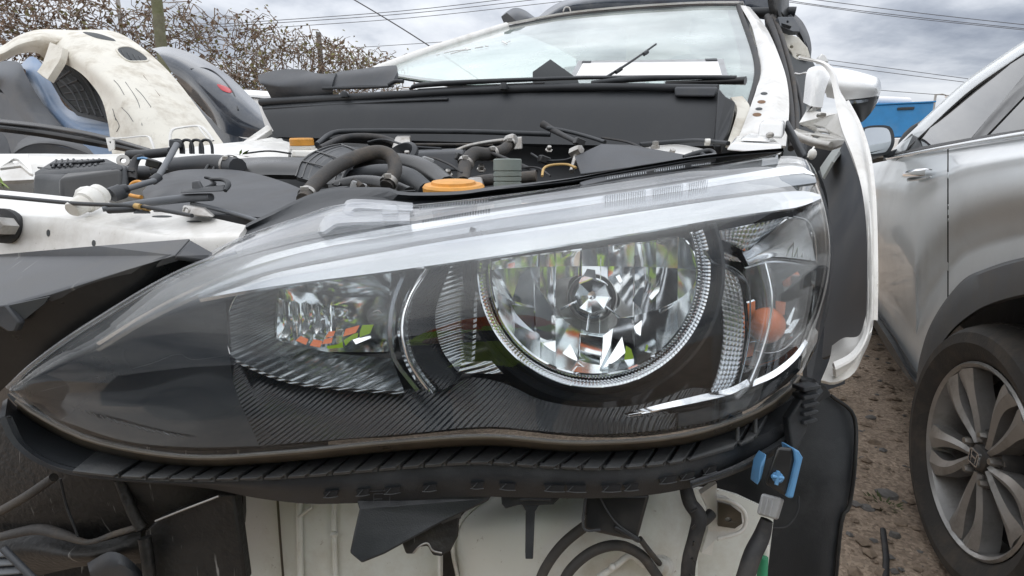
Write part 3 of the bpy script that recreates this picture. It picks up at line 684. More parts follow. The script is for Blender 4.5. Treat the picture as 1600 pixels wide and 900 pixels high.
# wing mirror
mr = [(1349, 205), (1356, 197), (1385, 196), (1395, 203), (1398, 222), (1392, 236), (1383, 242), (1352, 241)]
mp_ = crs(mr, 30, True); dM = 2.35
ro = plate('wing_mirror', [(x, y, dM) for x, y in mp_], .12, M['black'], suv, bevel=.012)
cx, cy = 1372, 219
plate('mirror_glass', [(cx + (x - cx) * .86 - 2, cy + (y - cy) * .85, dM - .004) for x, y in mp_], .003, M['mirror_glass'], ro)
hexa('mirror_arm', [(1380, 240, 2.36), (1402, 232, 2.36), (1402, 243, 2.36), (1380, 247, 2.36)], [(1382, 240, 2.48), (1404, 232, 2.48), (1404, 243, 2.48), (1382, 247, 2.48)], M['black'], suv, .006)
# door handle
h0 = [S(x, y, .062) for x, y in ((1416, 274), (1424, 269), (1440, 266.5), (1455, 266))]
C = [S(*q) for q in ((1415, 275, .045), (1421, 272, .066), (1433, 270, .072), (1446, 269, .07), (1454, 269.5, .05))]
CC = crs([tuple(c) for c in C], 15)
tubew('handle', [Vector(c) for c in CC], [.014, .015, .016] + [.0165] * 9 + [.016, .015, .014], M['chrome'], door, 12, .75)
G = [[S(1417 + 36 * u, 274 - 6 * u + v * 9, .046 - .012 * math.sin(math.pi * v) * math.sin(math.pi * u)) for u in [i / 10 for i in range(11)]] for v in [0, .3, .6, 1]]
gridmesh('handle_recess', G, .004, M['silver'], door, 60)
# sill and arch cladding
lo = [(1345, 474, -.06), (1366, 512, -.05), (1400, 566, -.05), (1428, 603, -.045), (1441, 624, -.05)]
up_ = [(1345, 449, -.016), (1366, 481, -.012), (1398, 529, -.01), (1430, 589, -.006), (1440, 566, -.006)]
LO, UPP = crs(lo, 24), crs(up_, 24)
gridmesh('sill_cladding', [[S(*q) for q in UPP], [S((a[0] + b[0]) / 2, (a[1] + b[1]) / 2, .018) for a, b in zip(UPP, LO)], [S(*q) for q in LO]], .02, M['cladding'], suv, 40)
arc_o = crs([(1431, 596), (1437, 560), (1450, 516), (1472, 476), (1505, 437), (1537, 421), (1587, 405), (1650, 396), (1760, 400)], 50)
arc_i = crs([(1440, 622), (1450, 585), (1467, 548), (1492, 515), (1525, 490), (1555, 476), (1600, 464), (1655, 456), (1760, 462)], 50)
G = [[S(a[0] + (b[0] - a[0]) * t, a[1] + (b[1] - a[1]) * t, o) for a, b in zip(arc_o, arc_i)] for t, o in ((0, -.004), (.08, .03), (.5, .034), (.93, .03), (1, .012), (1, -.05))]
gridmesh('arch_cladding', G, .006, M['cladding'], suv, 40)
G = [[S(*q, o) for q in arc_i] for o in (-.04, -.12, -.3)]
gridmesh('wheel_well', G, .006, M['black_dusty'], suv, 60, flip=True)
# inner well closing wall and floor underside
cgrid('underbody', [[CB(a, -.40, z) for a in (2.6, 1.5, .5, -.7)] for z in (.16, .5, .88)], M['black_dusty'])
# wheel (turned a little out of the body line)
BODY_AX, BODY_NX = AX, NX
HW = R(18); AX = Vector((math.sin(HW), math.cos(HW), 0)); NX = Vector((-math.cos(HW), math.sin(HW), 0))
wh = bpy.data.objects.new('wheel', None); reg(wh, suv, WC.copy())
U1 = -AX; U2 = Vector((0, 0, 1))            # seen from outside: right = towards the tail
def W(a, r, h): return WC + (U1 * math.cos(a) + U2 * math.sin(a)) * r + NX * h
rim_r = .205; tr0 = .292
lathe('tyre', WC, NX, [(rim_r - .006, -.01), (rim_r + .002, .004), (rim_r + .012, .012), (.245, .026), (.268, .022), (.281, .008), (.289, -.012), (.292, -.03), (tr0, -.16), (.28, -.19), (.21, -.19), (rim_r - .006, -.16)], M['tyre'], wh, 72)
V = []; F = []
for k in range(90):                          # tread blocks on the shoulder
    for s in range(2):
        a0 = 2 * math.pi * (k + .5 * s) / 90; da = 2 * math.pi / 90 * .62
        h0, h1 = ((-.022, -.075), (-.085, -.135))[s]; i = len(V)
        for rr in (.288, .2965):
            V += [W(a0, rr - (.004 if s == 0 else 0), h0), W(a0 + da, rr - (.004 if s == 0 else 0), h0), W(a0 + da, rr, h1), W(a0, rr, h1)]
        F += [(i + 4, i + 5, i + 6, i + 7), (i, i + 1, i + 5, i + 4), (i + 1, i + 2, i + 6, i + 5), (i + 2, i + 3, i + 7, i + 6), (i + 3, i, i + 4, i + 7)]
tag(mk('tread', V, F, M['tyre'], wh, None), kind='stuff')
lathe('rim', WC, NX, [(rim_r + .001, .006), (rim_r - .004, .010), (rim_r - .011, .004), (rim_r - .014, -.012), (.182, -.05), (.176, -.15)], M['alloy'], wh, 72)
lathe('barrel', WC, NX, [(.188, -.045), (.176, -.09), (.17, -.16), (0, -.165)], M['alloy_dark'], wh, 48)
lathe('brake_disc', WC, NX, [(.06, -.07), (.135, -.075), (.135, -.1), (0, -.1)], M['rust'], wh, 40)
lathe('hub', WC, NX, [(0, -.012), (.04, -.012), (.062, -.016), (.068, -.03), (.068, -.09)], M['alloy_dark'], wh, 40)
def spoke(a0, sgn):
    # one prong of a twin spoke: narrow at the hub, swelling and curving towards the rim
    n = 12; L_, R_ = [], []
    for i in range(n + 1):
        t = i / n; r = .034 + (.192 - .034) * t
        off = sgn * (R(10.5) + R(3.5) * math.sin(t * math.pi * 1.2) + R(1) * t) * (1 if r > .05 else .9) + R(9) * math.sin(t * 2.6) * .6
        wd = (.0075 + .0125 * t ** 1.1 + .009 * math.exp(-((t - .98) / .2) ** 2))
        hw = wd / r; zc = -.010 + .012 * t - .030 * (1 - t) * 0
        L_.append((a0 + off - hw, r, zc)); R_.append((a0 + off + hw, r, zc))
    V = [];
    for l, r_ in zip(L_, R_):
        m = ((l[0] + r_[0]) / 2, l[1], l[2] + .006)
        V += [W(l[0], l[1], l[2] - .035), W(*l), W(*m), W(*r_), W(r_[0], r_[1], r_[2] - .035)]
    F = []
    for i in range(n):
        for k in range(4): F.append((5 * i + k, 5 * i + k + 1, 5 * (i + 1) + k + 1, 5 * (i + 1) + k))
    F += [tuple(range(5)), tuple(5 * n + k for k in range(5))[::-1]]
    mk('spoke', V, F, M['alloy'], wh, 24)
for k in range(5):
    for sgn in (-1, 1): spoke(R(56 + 72 * k), sgn)
for k in range(5):
    c = W(R(20 + 72 * k), .052, -.012)
    lathe('lug_nut', c, NX, [(0, .016), (.007, .015), (.009, .009), (.0095, -.004), (.013, -.006), (.013, -.012)], M['steel'], wh, 6, 20)
# centre cap with emblem
def rr(w_, h_, r_, n=6):
    pts = []
    for cx_, cy_, a in ((w_ - r_, h_ - r_, 0), (-w_ + r_, h_ - r_, 90), (-w_ + r_, -h_ + r_, 180), (w_ - r_, -h_ + r_, 270)):
        for i in range(n + 1): pts.append((cx_ + r_ * math.cos(R(a + 90 * i / n)), cy_ + r_ * math.sin(R(a + 90 * i / n))))
    return pts
def WP(x, y, h): return WC + U1 * x + U2 * y + NX * h
def slabw(name, pts, h0, h1, mat, par):
    m = len(pts); V = [WP(x, y, h1) for x, y in pts] + [WP(x, y, h0) for x, y in pts]
    return mk(name, V, [tuple(range(m)), tuple(range(2 * m - 1, m - 1, -1))] + [((i + 1) % m, i, i + m, (i + 1) % m + m) for i in range(m)], mat, par, 30)
lathe('centre_cap', WC, NX, [(0, .0), (.024, -.001), (.028, -.004), (.03, -.012)], M['alloy_dark'], wh, 32)
o_, i_ = rr(.0185, .0165, .006), rr(.0155, .0135, .0045); m = len(o_)
V = [WP(x, y, .005) for x, y in o_] + [WP(x, y, .005) for x, y in i_] + [WP(x, y, -.002) for x, y in o_] + [WP(x, y, -.002) for x, y in i_]
F = [];
for i in range(m):
    j = (i + 1) % m; F += [(i, j, j + m, i + m), (j, i, i + 2 * m, j + 2 * m), (i + m, j + m, j + 3 * m, i + 3 * m)]
mk('emblem_frame', V, F, M['chrome_satin'], wh, 30)
for s in (-1, 1): slabw('emblem_bar', [(s * .0125, .012), (s * .0085, .012), (s * .0062, -.0115), (s * .0092, -.0115)], -.002, .0045, M['chrome_satin'], wh)
slabw('emblem_bar', [(-.0082, .0022), (.0082, .0022), (.0076, -.0022), (-.0076, -.0022)], -.002, .004, M['chrome_satin'], wh)
AX, NX = BODY_AX, BODY_NX
# ================================================================== WRECKED WHITE CAR: shell and engine bay
car = thing('wrecked_car', 'white wrecked car without bonnet or bumper, headlight still fitted', 'car', Vector((.15, 1.5, 0)))
FA_ = AX                                                   # the car's length axis, towards its tail
# ---- windscreen, roof, pillars
ws = [[(585, 113, 2.0), (700, 129, 1.8), (880, 133, 1.6), (1060, 143, 1.45), (1172, 169, 1.33)],
      [(668, 82, 2.22), (760, 76, 2.03), (900, 74, 1.84), (1070, 78, 1.68), (1184, 102, 1.54)],
      [(792, 42, 2.55), (880, 26, 2.42), (980, 16, 2.3), (1080, 10, 2.2), (1154, 9, 2.1)]]
scr = loft('windscreen', ws, 40, 20, .005, M['screen'], car)
def wsp(u, v, off=0.0):
    A = [crs(r, 41) for r in ws]; k = u * 40; i = min(39, int(k)); f = k - i
    row = [tuple(a + (b - a) * f for a, b in zip(r[i], r[i + 1])) for r in A]
    c = crs(row, 41); j = v * 40; q = min(39, int(j)); g = j - q; x, y, d = (a + (b - a) * g for a, b in zip(c[q], c[q + 1])); return P(x, y, d + off)
def wstrip(name, pl, mat, off, th=.001):
    G = [[wsp(u, v, off) for u, v in row] for row in pl]; return gridmesh(name, G, th, mat, scr, 50)
vs_ = [i / 16 for i in range(17)]
wstrip('frit_band', [[(.945, v) for v in vs_], [(.97, v) for v in vs_], [(.998, v) for v in vs_]], M['frit'], .012)
us_ = [i / 24 for i in range(25)]
wstrip('frit_band', [[(u, .0) for u in us_], [(u, .03) for u in us_]], M['frit'], .012)
wstrip('frit_band', [[(u, .965) for u in us_], [(u, .998) for u in us_]], M['frit'], .012)
tubew('windscreen_seal', [wsp(.998, v, .0) for v in vs_], [.009] * 17, M['rubber'], car, 8)
tubew('windscreen_seal', [wsp(u, 1, .003) for u in us_], [.006] * 25, M['rubber'], car, 8)
tubew('far_pillar', [wsp(0, v, .01) for v in vs_], [.022] * 17, M['white'], car, 8)
# paint-pen strokes on the glass
def bear(q): v = q - CAM; f = v.dot(FW); return v.dot(RT) / f * 800 + 800, 450 - v.dot(UP) / f * 800, f
BS = bvh(scr)
for pts in ([(682, 86), (687, 85)], [(693, 83), (712, 79), (728, 77)], [(704, 84), (722, 79), (736, 77)], [(727, 74), (731, 78)], [(742, 75), (755, 73)], [(758, 72), (763, 72)], [(784, 65), (790, 68), (797, 64)], [(785, 64), (792, 69)]):
    tubew('pen_stroke', [P(*on(BS, x, y, .003, 2.2)) for x, y in pts], [.0022] * len(pts), M['paper'], scr, 6)
top = [P(*q) for q in crs(ws[2], 24)]
gridmesh('roof', [[p + FA_ * s + Vector((0, 0, z)) for p in top] for s, z in ((.0, .01), (.15, .05), (.5, .09), (1.5, .08))], .008, M['white'], car, 50)
gridmesh('headliner', [[p + FA_ * s + Vector((0, 0, z)) for p in top] for s, z in ((.03, -.012), (.2, .01), (.6, .03), (1.5, .02))], .008, M['inside'], car, 50)
bl = [P(*q) for q in crs(ws[0], 24)]
gridmesh('dashboard', [[p + FA_ * s + Vector((0, 0, z)) for p in bl] for s, z in ((.02, -.01), (.25, .005), (.5, .02), (.62, -.05), (.64, -.4))], .01, M['inside_dark'], car, 50)
for u in (.3, .74):                                         # front seats
    c = wsp(u, 0) + FA_ * 1.2; c.z = 1.12
    Ms = Matrix.Rotation(-HEAD, 3, 'Z'); boxw('seat', c, (.24, .07, .34), Ms, M['inside_dark'], car, .05); boxw('headrest', c + Vector((0, 0, .42)), (.13, .05, .09), Ms, M['inside_dark'], car, .03)
# near pillar
pil = loft('near_pillar', [[(1156, 8, 2.1), (1176, 45, 1.85), (1186, 95, 1.58), (1184, 130, 1.42), (1172, 168, 1.3), (1152, 220, 1.15)],
                     [(1164, 9, 2.07), (1188, 45, 1.81), (1205, 95, 1.52), (1208, 130, 1.37), (1200, 168, 1.25), (1184, 225, 1.1)],
                     [(1172, 11, 2.1), (1200, 48, 1.84), (1222, 100, 1.55), (1231, 135, 1.38), (1233, 175, 1.26), (1228, 228, 1.12)]], 40, 12, .02, M['white'], car)
for x, y, w_, m_ in ((1194, 146, 5.5, 'inside_dark'), (1190, 159, 6.5, 'rust'), (1186, 170, 5.5, 'inside_dark'), (1183, 179, 7, 'rust')):
    patch('pillar_hole_inlay', pil, ell(x, y, w_, w_ * .42), .0015, .002, M[m_], 0)  # rusty and dark inlays; the dark inside the holes is painted
loft('hinge_panel', [[(1142, 152, 1.34), (1152, 170, 1.3), (1146, 195, 1.24), (1136, 225, 1.18)], [(1160, 150, 1.36), (1172, 168, 1.31), (1165, 195, 1.24), (1150, 228, 1.18)]], 16, 6, .01, M['white_dirty'], car)
# door seals beside the pillar, dark door cavity, stripped upper door frame
tube('door_seal', [(1199, 26, 2.0), (1212, 60, 1.85), (1228, 120, 1.6), (1236, 180, 1.4), (1236, 232, 1.25)], 5, M['rubber'], car)
tube('door_seal', [(1207, 26, 2.02), (1222, 62, 1.87), (1238, 122, 1.62), (1244, 180, 1.42), (1243, 222, 1.27)], 4, M['hose'], car)
tube('door_seal', [(1214, 90, 1.8), (1236, 110, 1.7), (1252, 160, 1.5), (1254, 195, 1.4)], 3, M['rubber'], car)
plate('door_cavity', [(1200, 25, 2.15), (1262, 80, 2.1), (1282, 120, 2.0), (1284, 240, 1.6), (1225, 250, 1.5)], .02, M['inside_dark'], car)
plate('door_frame', [(1214, 47, 2.0), (1226, 50, 2.0), (1248, 58, 2.0), (1262, 74, 2.0), (1267, 90, 2.0), (1246, 93, 2.0), (1240, 92, 2.0), (1237, 82, 2.0), (1229, 73, 2.0), (1217, 68, 2.0)], .03, M['white_dirty'], car,
      holes=[[(1237 + 2.6 * math.cos(a), 73 + 2.6 * math.sin(a), 2.0) for a in (0, 1, 2, 3, 4, 5)], [(1246.5 + 2 * math.cos(a), 87 + 2 * math.sin(a), 2.0) for a in (0, 1, 2, 3, 4, 5)]], bevel=.003)
plate('frame_trim', [(1216, 26, 1.95), (1240, 26, 1.95), (1250, 42, 1.95), (1250, 49, 1.95), (1238, 49, 1.95), (1219, 41, 1.95)], .03, M['grey_paint'], car, holes=[[(1221, 36, 1.95), (1237, 41, 1.95), (1235, 46, 1.95), (1222, 41, 1.95)], [(1231 + 2 * math.cos(a), 34 + 2 * math.sin(a), 1.95) for a in (0, 1, 2, 3, 4, 5)]], bevel=.002)
tube('loose_wire', [(1242, 115, 1.6), (1250, 116, 1.58), (1258, 114, 1.56), (1264, 115, 1.55)], 1.6, M['paper'], car)
# wing mirror of the white car
mir = bpy.data.objects.new('wing_mirror', None); reg(mir, car, P(1310, 150, 1.05))
loft('mirror_shell', [[(1284, 106, 1.09), (1310, 106, 1.07), (1345, 113, 1.07), (1370, 121, 1.1), (1376, 128, 1.14)], [(1286, 128, 1.04), (1312, 128, 1.02), (1345, 132, 1.02), (1368, 136, 1.05), (1377, 138, 1.12)], [(1292, 152, 1.05), (1315, 156, 1.03), (1342, 154, 1.03), (1365, 151, 1.06), (1374, 149, 1.12)]], 24, 14, .03, M['white_clean'], mir)
loft('mirror_base', [[(1255, 160, 1.0), (1260, 115, 1.02), (1268, 105, 1.03), (1282, 103, 1.05)], [(1268, 166, .97), (1274, 135, .98), (1280, 112, 1.0), (1292, 106, 1.03)], [(1285, 168, .98), (1290, 140, .99), (1296, 122, 1.01), (1294, 108, 1.04)]], 16, 10, .02, M['white_clean'], mir)
loft('mirror_underside', [[(1318, 157, 1.04), (1345, 155, 1.04), (1366, 152, 1.06), (1374, 150, 1.12)], [(1326, 168, 1.05), (1345, 168, 1.05), (1362, 163, 1.07), (1371, 158, 1.12)], [(1336, 186, 1.08), (1346, 191, 1.08), (1358, 180, 1.09), (1367, 168, 1.12)]], 16, 10, .02, M['black_smooth'], mir)
loft('mirror_strip', [[(1326, 157, 1.034), (1350, 155.5, 1.034), (1373, 151, 1.1)], [(1330, 162, 1.034), (1350, 160, 1.034), (1371, 155, 1.1)]], 12, 4, .004, M['bezel_grey'], mir)
plate('mirror_fin', [(1280, 97, .99), (1280, 88, .99), (1285, 83, .99), (1291, 87, .99), (1296, 97, .99)], .012, M['white_clean'], mir, bevel=.002)
# ---- torn front fender (white skin edge on, grey inside)
fen = bpy.data.objects.new('fender', None); reg(fen, car, P(1340, 400, .66)); tag(fen, 'torn white front fender with grey inner side')
Eo = [(1247, 88, 1.0), (1272, 92, .97), (1290, 97, .95), (1305, 111, .93), (1312, 140, .9), (1322, 158, .88), (1341, 195, .82), (1355, 240, .76), (1362, 290, .70), (1365, 350, .66), (1366, 430, .62), (1365, 500, .6), (1356, 540, .58), (1336, 572, .565), (1306, 590, .555)]
Ei = [(1247, 92, 1.0), (1270, 97, .965), (1284, 102, .94), (1296, 117, .92), (1302, 143, .89), (1306, 165, .862), (1316, 203, .79), (1333, 246, .732), (1347, 298, .682), (1354, 360, .648), (1355, 430, .61), (1353, 498, .59), (1346, 528, .57), (1328, 552, .555), (1302, 566, .545)]
Em = [((a[0] + b[0]) / 2 + 2, (a[1] + b[1]) / 2, (a[2] + b[2]) / 2 - .012) for a, b in zip(Eo, Ei)]
loft('fender_skin', [Eo, Em, Ei], 70, 7, .004, M['white'], fen, bevel=0)
# outer skin continues back along the car's side
E2 = [P(*q) for q in crs(Eo[5:12], 30)]
gridmesh('fender_side', [[p + FA_ * s + NX * (-.02 * s) for p in E2] for s in (.0, .1, .25, .5)], .004, M['white'], fen, 50)
zt = [p.z for p in E2]; pr = [(p - E2[0]).dot(NX) for p in E2]
sb0 = E2[len(E2) // 2]
def side(s, z, o=0.0): q = Vector((sb0.x, sb0.y, 0)) + FA_ * s + NX * (-.03 + o); q.z = z; return q
gridmesh('front_door', [[side(s, z, -.03 * abs(z - .7)) for s in (1.0, 1.3, 1.7, 2.0)] for z in (.3, .5, .7, .9, 1.02)], .01, M['white'], car, 50)
gridmesh('rear_door', [[side(s, z, -.03 * abs(z - .7)) for s in (2.01, 2.3, 2.6, 2.8)] for z in (.3, .5, .7, .9, 1.02)], .01, M['white'], car, 50)
gridmesh('rear_quarter', [[side(s, z, -.03 * abs(z - .7) - .2 * max(0, s - 3.3)) for s in (2.81, 3.0, 3.3, 3.6)] for z in (.35, .5, .7, .9, 1.05)], .01, M['white'], car, 50)
lathe('wheel', side(2.95, .3, -.03), NX * -1, [(0, -.01), (.06, -.005), (.19, -.02), (.2, .0), (.25, .02), (.29, .0), (.3, -.04), (.3, -.16), (.2, -.19), (0, -.19)], M['tyre'], car, 40)
loft('fender_inner', [[(1327, 205, .81), (1342, 250, .75), (1351, 300, .692), (1354, 360, .655), (1354, 430, .617), (1352, 500, .597), (1342, 540, .58)],
                      [(1308, 240, .84), (1318, 270, .80), (1326, 310, .76), (1328, 370, .72), (1328, 440, .68), (1324, 505, .65), (1316, 548, .62)],
                      [(1278, 268, .92), (1288, 290, .88), (1294, 320, .84), (1294, 380, .80), (1292, 440, .76), (1288, 510, .72), (1284, 560, .68)]], 30, 14, .004, M['grey_paint'], fen)
plate('fender_fold', [(1281, 262, .86), (1300, 235, .86), (1317, 229, .84), (1300, 252, .80), (1285, 278, .82)], .004, M['inside'], fen)
plate('fender_gap_cover', [(1262, 215, 1.0), (1318, 222, 1.0), (1330, 300, .95), (1320, 600, .85), (1262, 620, .80), (1255, 300, .95)], .01, M['dark_grey'], fen)
loft('fender_tip', [[(1300, 540, .61), (1318, 528, .595), (1342, 524, .582), (1353, 494, .592)], [(1296, 562, .58), (1318, 562, .565), (1342, 552, .555), (1360, 520, .575)], [(1283, 594, .56), (1306, 597, .553), (1338, 578, .556), (1364, 508, .595)]], 20, 10, .004, M['white'], fen)
d_ = .95
plate('fender_bracket', [(1238, 207, d_), (1244, 200, d_), (1258, 204, d_ + .01), (1272, 208, d_ + .01), (1274, 205, d_ + .01), (1258, 196, d_ + .01), (1248, 192, d_), (1260, 172, d_ + .05), (1307, 177, d_ - .02), (1317, 168, d_ - .05), (1328, 173, d_ - .07), (1324, 219, d_ - .08), (1316, 226, d_ - .07), (1297, 233, d_ - .05), (1270, 228, d_ - .02), (1248, 219, d_)], .006, M['white'], fen,
      holes=[[(1268, 194, .95), (1278, 196, .945), (1289, 199, .94), (1289, 201, .94), (1277, 199, .945)], [(1277, 204, .945), (1287, 205, .94), (1298, 208, .93), (1296, 210, .93), (1283, 208, .94)], [(1266, 210, .945), (1274, 211, .94), (1281, 214, .935), (1277, 216, .935), (1270, 214, .94)]], bevel=.002)
tube('bracket_rim', [(1238, 207, d_ - .004), (1250, 213, d_ - .012), (1272, 221, d_ - .03), (1298, 226, d_ - .06)], 4.5, M['white'], fen)
plate('bracket_clip', [(1280, 175.5, .90), (1292, 176, .90), (1292, 182, .90), (1280, 181, .90)], .01, M['steel'], fen, bevel=.002)
# dark stay and small white clip behind the lamp corner
plate('stay', [(1227, 188, .84), (1233, 186, .84), (1262, 240, .78), (1255, 244, .78)], .02, M['dark_grey'], car, bevel=.003)
ball('clip', P(1269, 241, .74), (.006, .006, .008), M['white_plastic'], car)
tube('clip_wire', [(1262, 246, .74), (1266, 238, .74), (1272, 230, .75)], 1.5, M['white_plastic'], car)
# ---- hinge bracket lumps (white)
hb = bpy.data.objects.new('hinge_bracket', None); reg(hb, car, P(1185, 225, .8))
hexa('bracket_base', [(1134, 235, .80), (1144, 222, .80), (1222, 226, .76), (1221, 243, .75)], [(1148, 219, .94), (1150, 212, .95), (1206, 213, .92), (1214, 224, .9)], M['white_clean'], hb, .006)
hexa('bracket_boss', [(1152, 220, .80), (1166, 211, .83), (1196, 212, .82), (1208, 222, .78)], [(1158, 216, .88), (1168, 207, .9), (1192, 207, .9), (1202, 214, .88)], M['white_clean'], hb, .006)
hexa('bracket_tower', [(1184, 214, .82), (1187, 191, .83), (1224, 191, .81), (1223, 217, .80)], [(1187, 210, .90), (1191, 186, .92), (1227, 187, .90), (1226, 212, .88)], M['white_clean'], hb, .005)
ball('bolt_head', P(1203, 211, .80), (.006, .006, .005), M['steel'], hb)
plate('bracket_slot_inlay', [(1186, 237, .757), (1206, 238, .752), (1214, 241, .75), (1188, 243, .755)], .01, M['inside_dark'], hb)  # dark inlay painting the shade of a slot
# ---- cowl panel and firewall
cw = [[(408, 162, 1.97), (620, 149, 1.75), (800, 141, 1.6), (1000, 138, 1.42), (1122, 140, 1.3)],
      [(412, 175, 1.93), (620, 168, 1.71), (800, 165, 1.56), (1000, 164, 1.38), (1120, 168, 1.27)],
      [(432, 214, 1.9), (620, 219, 1.69), (800, 224, 1.53), (1000, 228, 1.35), (1114, 228, 1.24)]]
cow = loft('cowl_panel', cw, 50, 14, .02, M['cowl'], car)
tube('cowl_lip', [(408, 160, 1.96), (520, 154, 1.85), (620, 148, 1.74), (800, 139, 1.59), (950, 136, 1.45), (1122, 138, 1.29)], 6, M['cowl'], cow)
tube('cowl_bead', [(412, 170, 1.94), (520, 164, 1.83), (620, 158, 1.72), (700, 155, 1.65)], 2.2, M['black'], cow)
hexa('cowl_end', [(1054, 151, 1.33), (1054, 136, 1.33), (1122, 136, 1.27), (1118, 152, 1.27)], [(1054, 149, 1.40), (1056, 133, 1.42), (1124, 132, 1.36), (1120, 149, 1.35)], M['dark_grey'], cow, .006)
plate('cowl_flange', [(1122, 136, 1.26), (1134, 150, 1.24), (1149, 158, 1.24), (1140, 200, 1.2), (1126, 228, 1.18), (1116, 228, 1.2)], .03, M['cowl'], cow, bevel=.004)
for x, y, d in ((538, 146, 1.80), (787, 134, 1.58)): lathe('cowl_stud', P(x, y + 6, d), Vector((0, 0, 1)), [(.013, 0), (.013, .012), (.009, .019), (0, .021)], M['cowl'], cow, 14)
plate('firewall', [(412, 205, 1.99), (620, 205, 1.80), (1140, 205, 1.42), (1140, 310, 1.36), (620, 315, 1.74), (412, 310, 1.93)], .02, M['cowl'], car)
F0 = P(380, 400, .56); F0.z = 0; BX = Vector((math.cos(HEAD), -math.sin(HEAD), 0))      # BX across the car, towards its left side
def fr(c, s_, z): q = F0 + BX * c + FA_ * s_; q.z = z; return q
gridmesh('bay_floor', [[fr(c, s_, .72) for c in (-1.22, -.8, -.4, 0, .3)] for s_ in (.2, .5, .8, 1.15)], .02, M['grime'], car)
gridmesh('far_fender', [[fr(-1.27 - .03 * math.sin(3.14 * t), s_, .34 + .56 * t) for s_ in (.08, .4, .8, 1.2)] for t in (0, .3, .6, 1)], .008, M['white'], car, 50)
gridmesh('far_doors', [[fr(-1.29, s_, .3 + .62 * t) for s_ in (1.22, 1.8, 2.4, 3.2)] for t in (0, .5, 1)], .01, M['white'], car, 50)
gridmesh('radiator', [[fr(c, .07, z) for c in (-1.2, -.8, -.4, -.02)] for z in (.28, .5, .72)], .04, M['grime'], car)
for c_, s_ in ((-1.2, .45), (-1.2, 2.85)): lathe('wheel', fr(c_, s_, .3), -BX, [(0, .0), (.06, .005), (.19, -.01), (.2, .01), (.25, .03), (.29, .01), (.3, -.03), (.3, -.15), (.2, -.18), (0, -.18)], M['tyre'], car, 40)
# loose covers resting on the cowl
lc = thing('plastic_cowl_cover', 'loose dark grey cowl cover lying across the far end of the cowl', 'cover', P(510, 155, 1.9))
loft('tray', [[(403, 118, 2.0), (430, 110, 2.0), (466, 108, 1.98), (500, 115, 1.93), (525, 114, 1.88)], [(405, 128, 1.95), (435, 130, 1.92), (470, 127, 1.9), (500, 124, 1.86), (520, 128, 1.84)], [(414, 136, 1.95), (438, 140, 1.92), (470, 141, 1.9), (498, 140, 1.86), (518, 140, 1.84)], [(424, 154, 1.98), (445, 155, 1.95), (475, 156, 1.92), (500, 152, 1.88), (520, 150, 1.86)]], 26, 18, .008, M['dark_grey'], lc)
loft('roll_cover', [[(504, 136, 1.85), (512, 122, 1.88), (528, 112, 1.92)], [(560, 134, 1.82), (566, 114, 1.85), (575, 106, 1.9)], [(604, 133, 1.78), (610, 111, 1.82), (616, 102, 1.87)], [(610, 134, 1.76), (620, 114, 1.79), (620, 104, 1.85)]], 16, 26, .01, M['dark_grey'], lc)
tube('roll_edge', [(504, 138, 1.84), (560, 137, 1.81), (608, 135, 1.77)], 2.2, M['black'], lc)
tube('clip', [(606, 133, 1.75), (618, 127, 1.75), (630, 127, 1.74)], 3, M['black'], lc)
# wipers
wp = bpy.data.objects.new('wiper', None); reg(wp, car, P(900, 125, 1.5))
tube('wiper_blade', [(640, 139, 1.72), (660, 133, 1.70), (760, 127, 1.62), (900, 122, 1.5), (1000, 121, 1.42)], [2, 5, 4.5, 3.5, 3], M['black'], wp, flat=.8)
tube('wiper_rubber', [(655, 141, 1.71), (760, 135, 1.63), (850, 131, 1.56)], 3.5, M['rubber'], wp, flat=.7)
wp2 = bpy.data.objects.new('wiper', None); reg(wp2, car, P(1100, 128, 1.33))
tube('wiper_blade', [(925, 130, 1.48), (1000, 123, 1.41), (1100, 121, 1.33), (1150, 122, 1.29)], [5, 6, 4, 5], M['black'], wp2, flat=.8)
tube('wiper_arm', [(1040, 130, 1.38), (1110, 128, 1.33), (1165, 126, 1.28)], [4, 5, 8], M['black_smooth'], wp2, flat=.8)
wp3 = bpy.data.objects.new('wiper', None); reg(wp3, car, P(980, 95, 1.55))
tube('wiper_arm', [(945, 122, 1.47), (985, 97, 1.52), (1025, 69, 1.6)], [2.2, 1.8, 1.5], M['black'], wp3)
tube('wiper_joint', [(962, 113, 1.475), (971, 107, 1.48)], 3.2, M['black'], wp3); tube('wiper_joint', [(1006, 85, 1.535), (1012, 81, 1.54)], 3, M['black'], wp3)
# white reflection on the windscreen, built as a sheet on its outer face
pg = thing('card', 'long white card in a thin grey frame at the base of the windscreen', 'card', P(1010, 120, 1.6))
def cardp(name, pts, lift, mat):
    E0, E1 = lin([on(BS, x, y, lift, 1.6) for x, y in lin(pts[:2], 14)], 14), lin([on(BS, x, y, lift, 1.6) for x, y in lin(pts[2:], 14)], 14)
    gridmesh(name, [[P(*q) for q in E0], [P(*q) for q in E1]], .002, mat, pg)
cardp('frame', [(904, 95), (1130, 92), (890, 121), (1138, 120)], .006, M['grey_plug'])
cardp('sheet', [(911, 98), (1122, 96), (900, 118), (1128, 117)], .009, M['paper'])
cardp('clip', [(910, 95), (924, 95), (909, 98), (923, 98)], .012, M['black']); cardp('clip', [(1102, 91.5), (1120, 91), (1103, 94.5), (1121, 94)], .012, M['black'])
pf = plate('dash_stand', [(832, 138, 1.60), (832, 112, 1.60), (860, 92, 1.61), (902, 122, 1.56), (908, 140, 1.55)], .012, M['inside_dark'], None, bevel=.002)
tag(pf, 'pointed dark grey plastic panel standing at the windscreen base', 'panel')
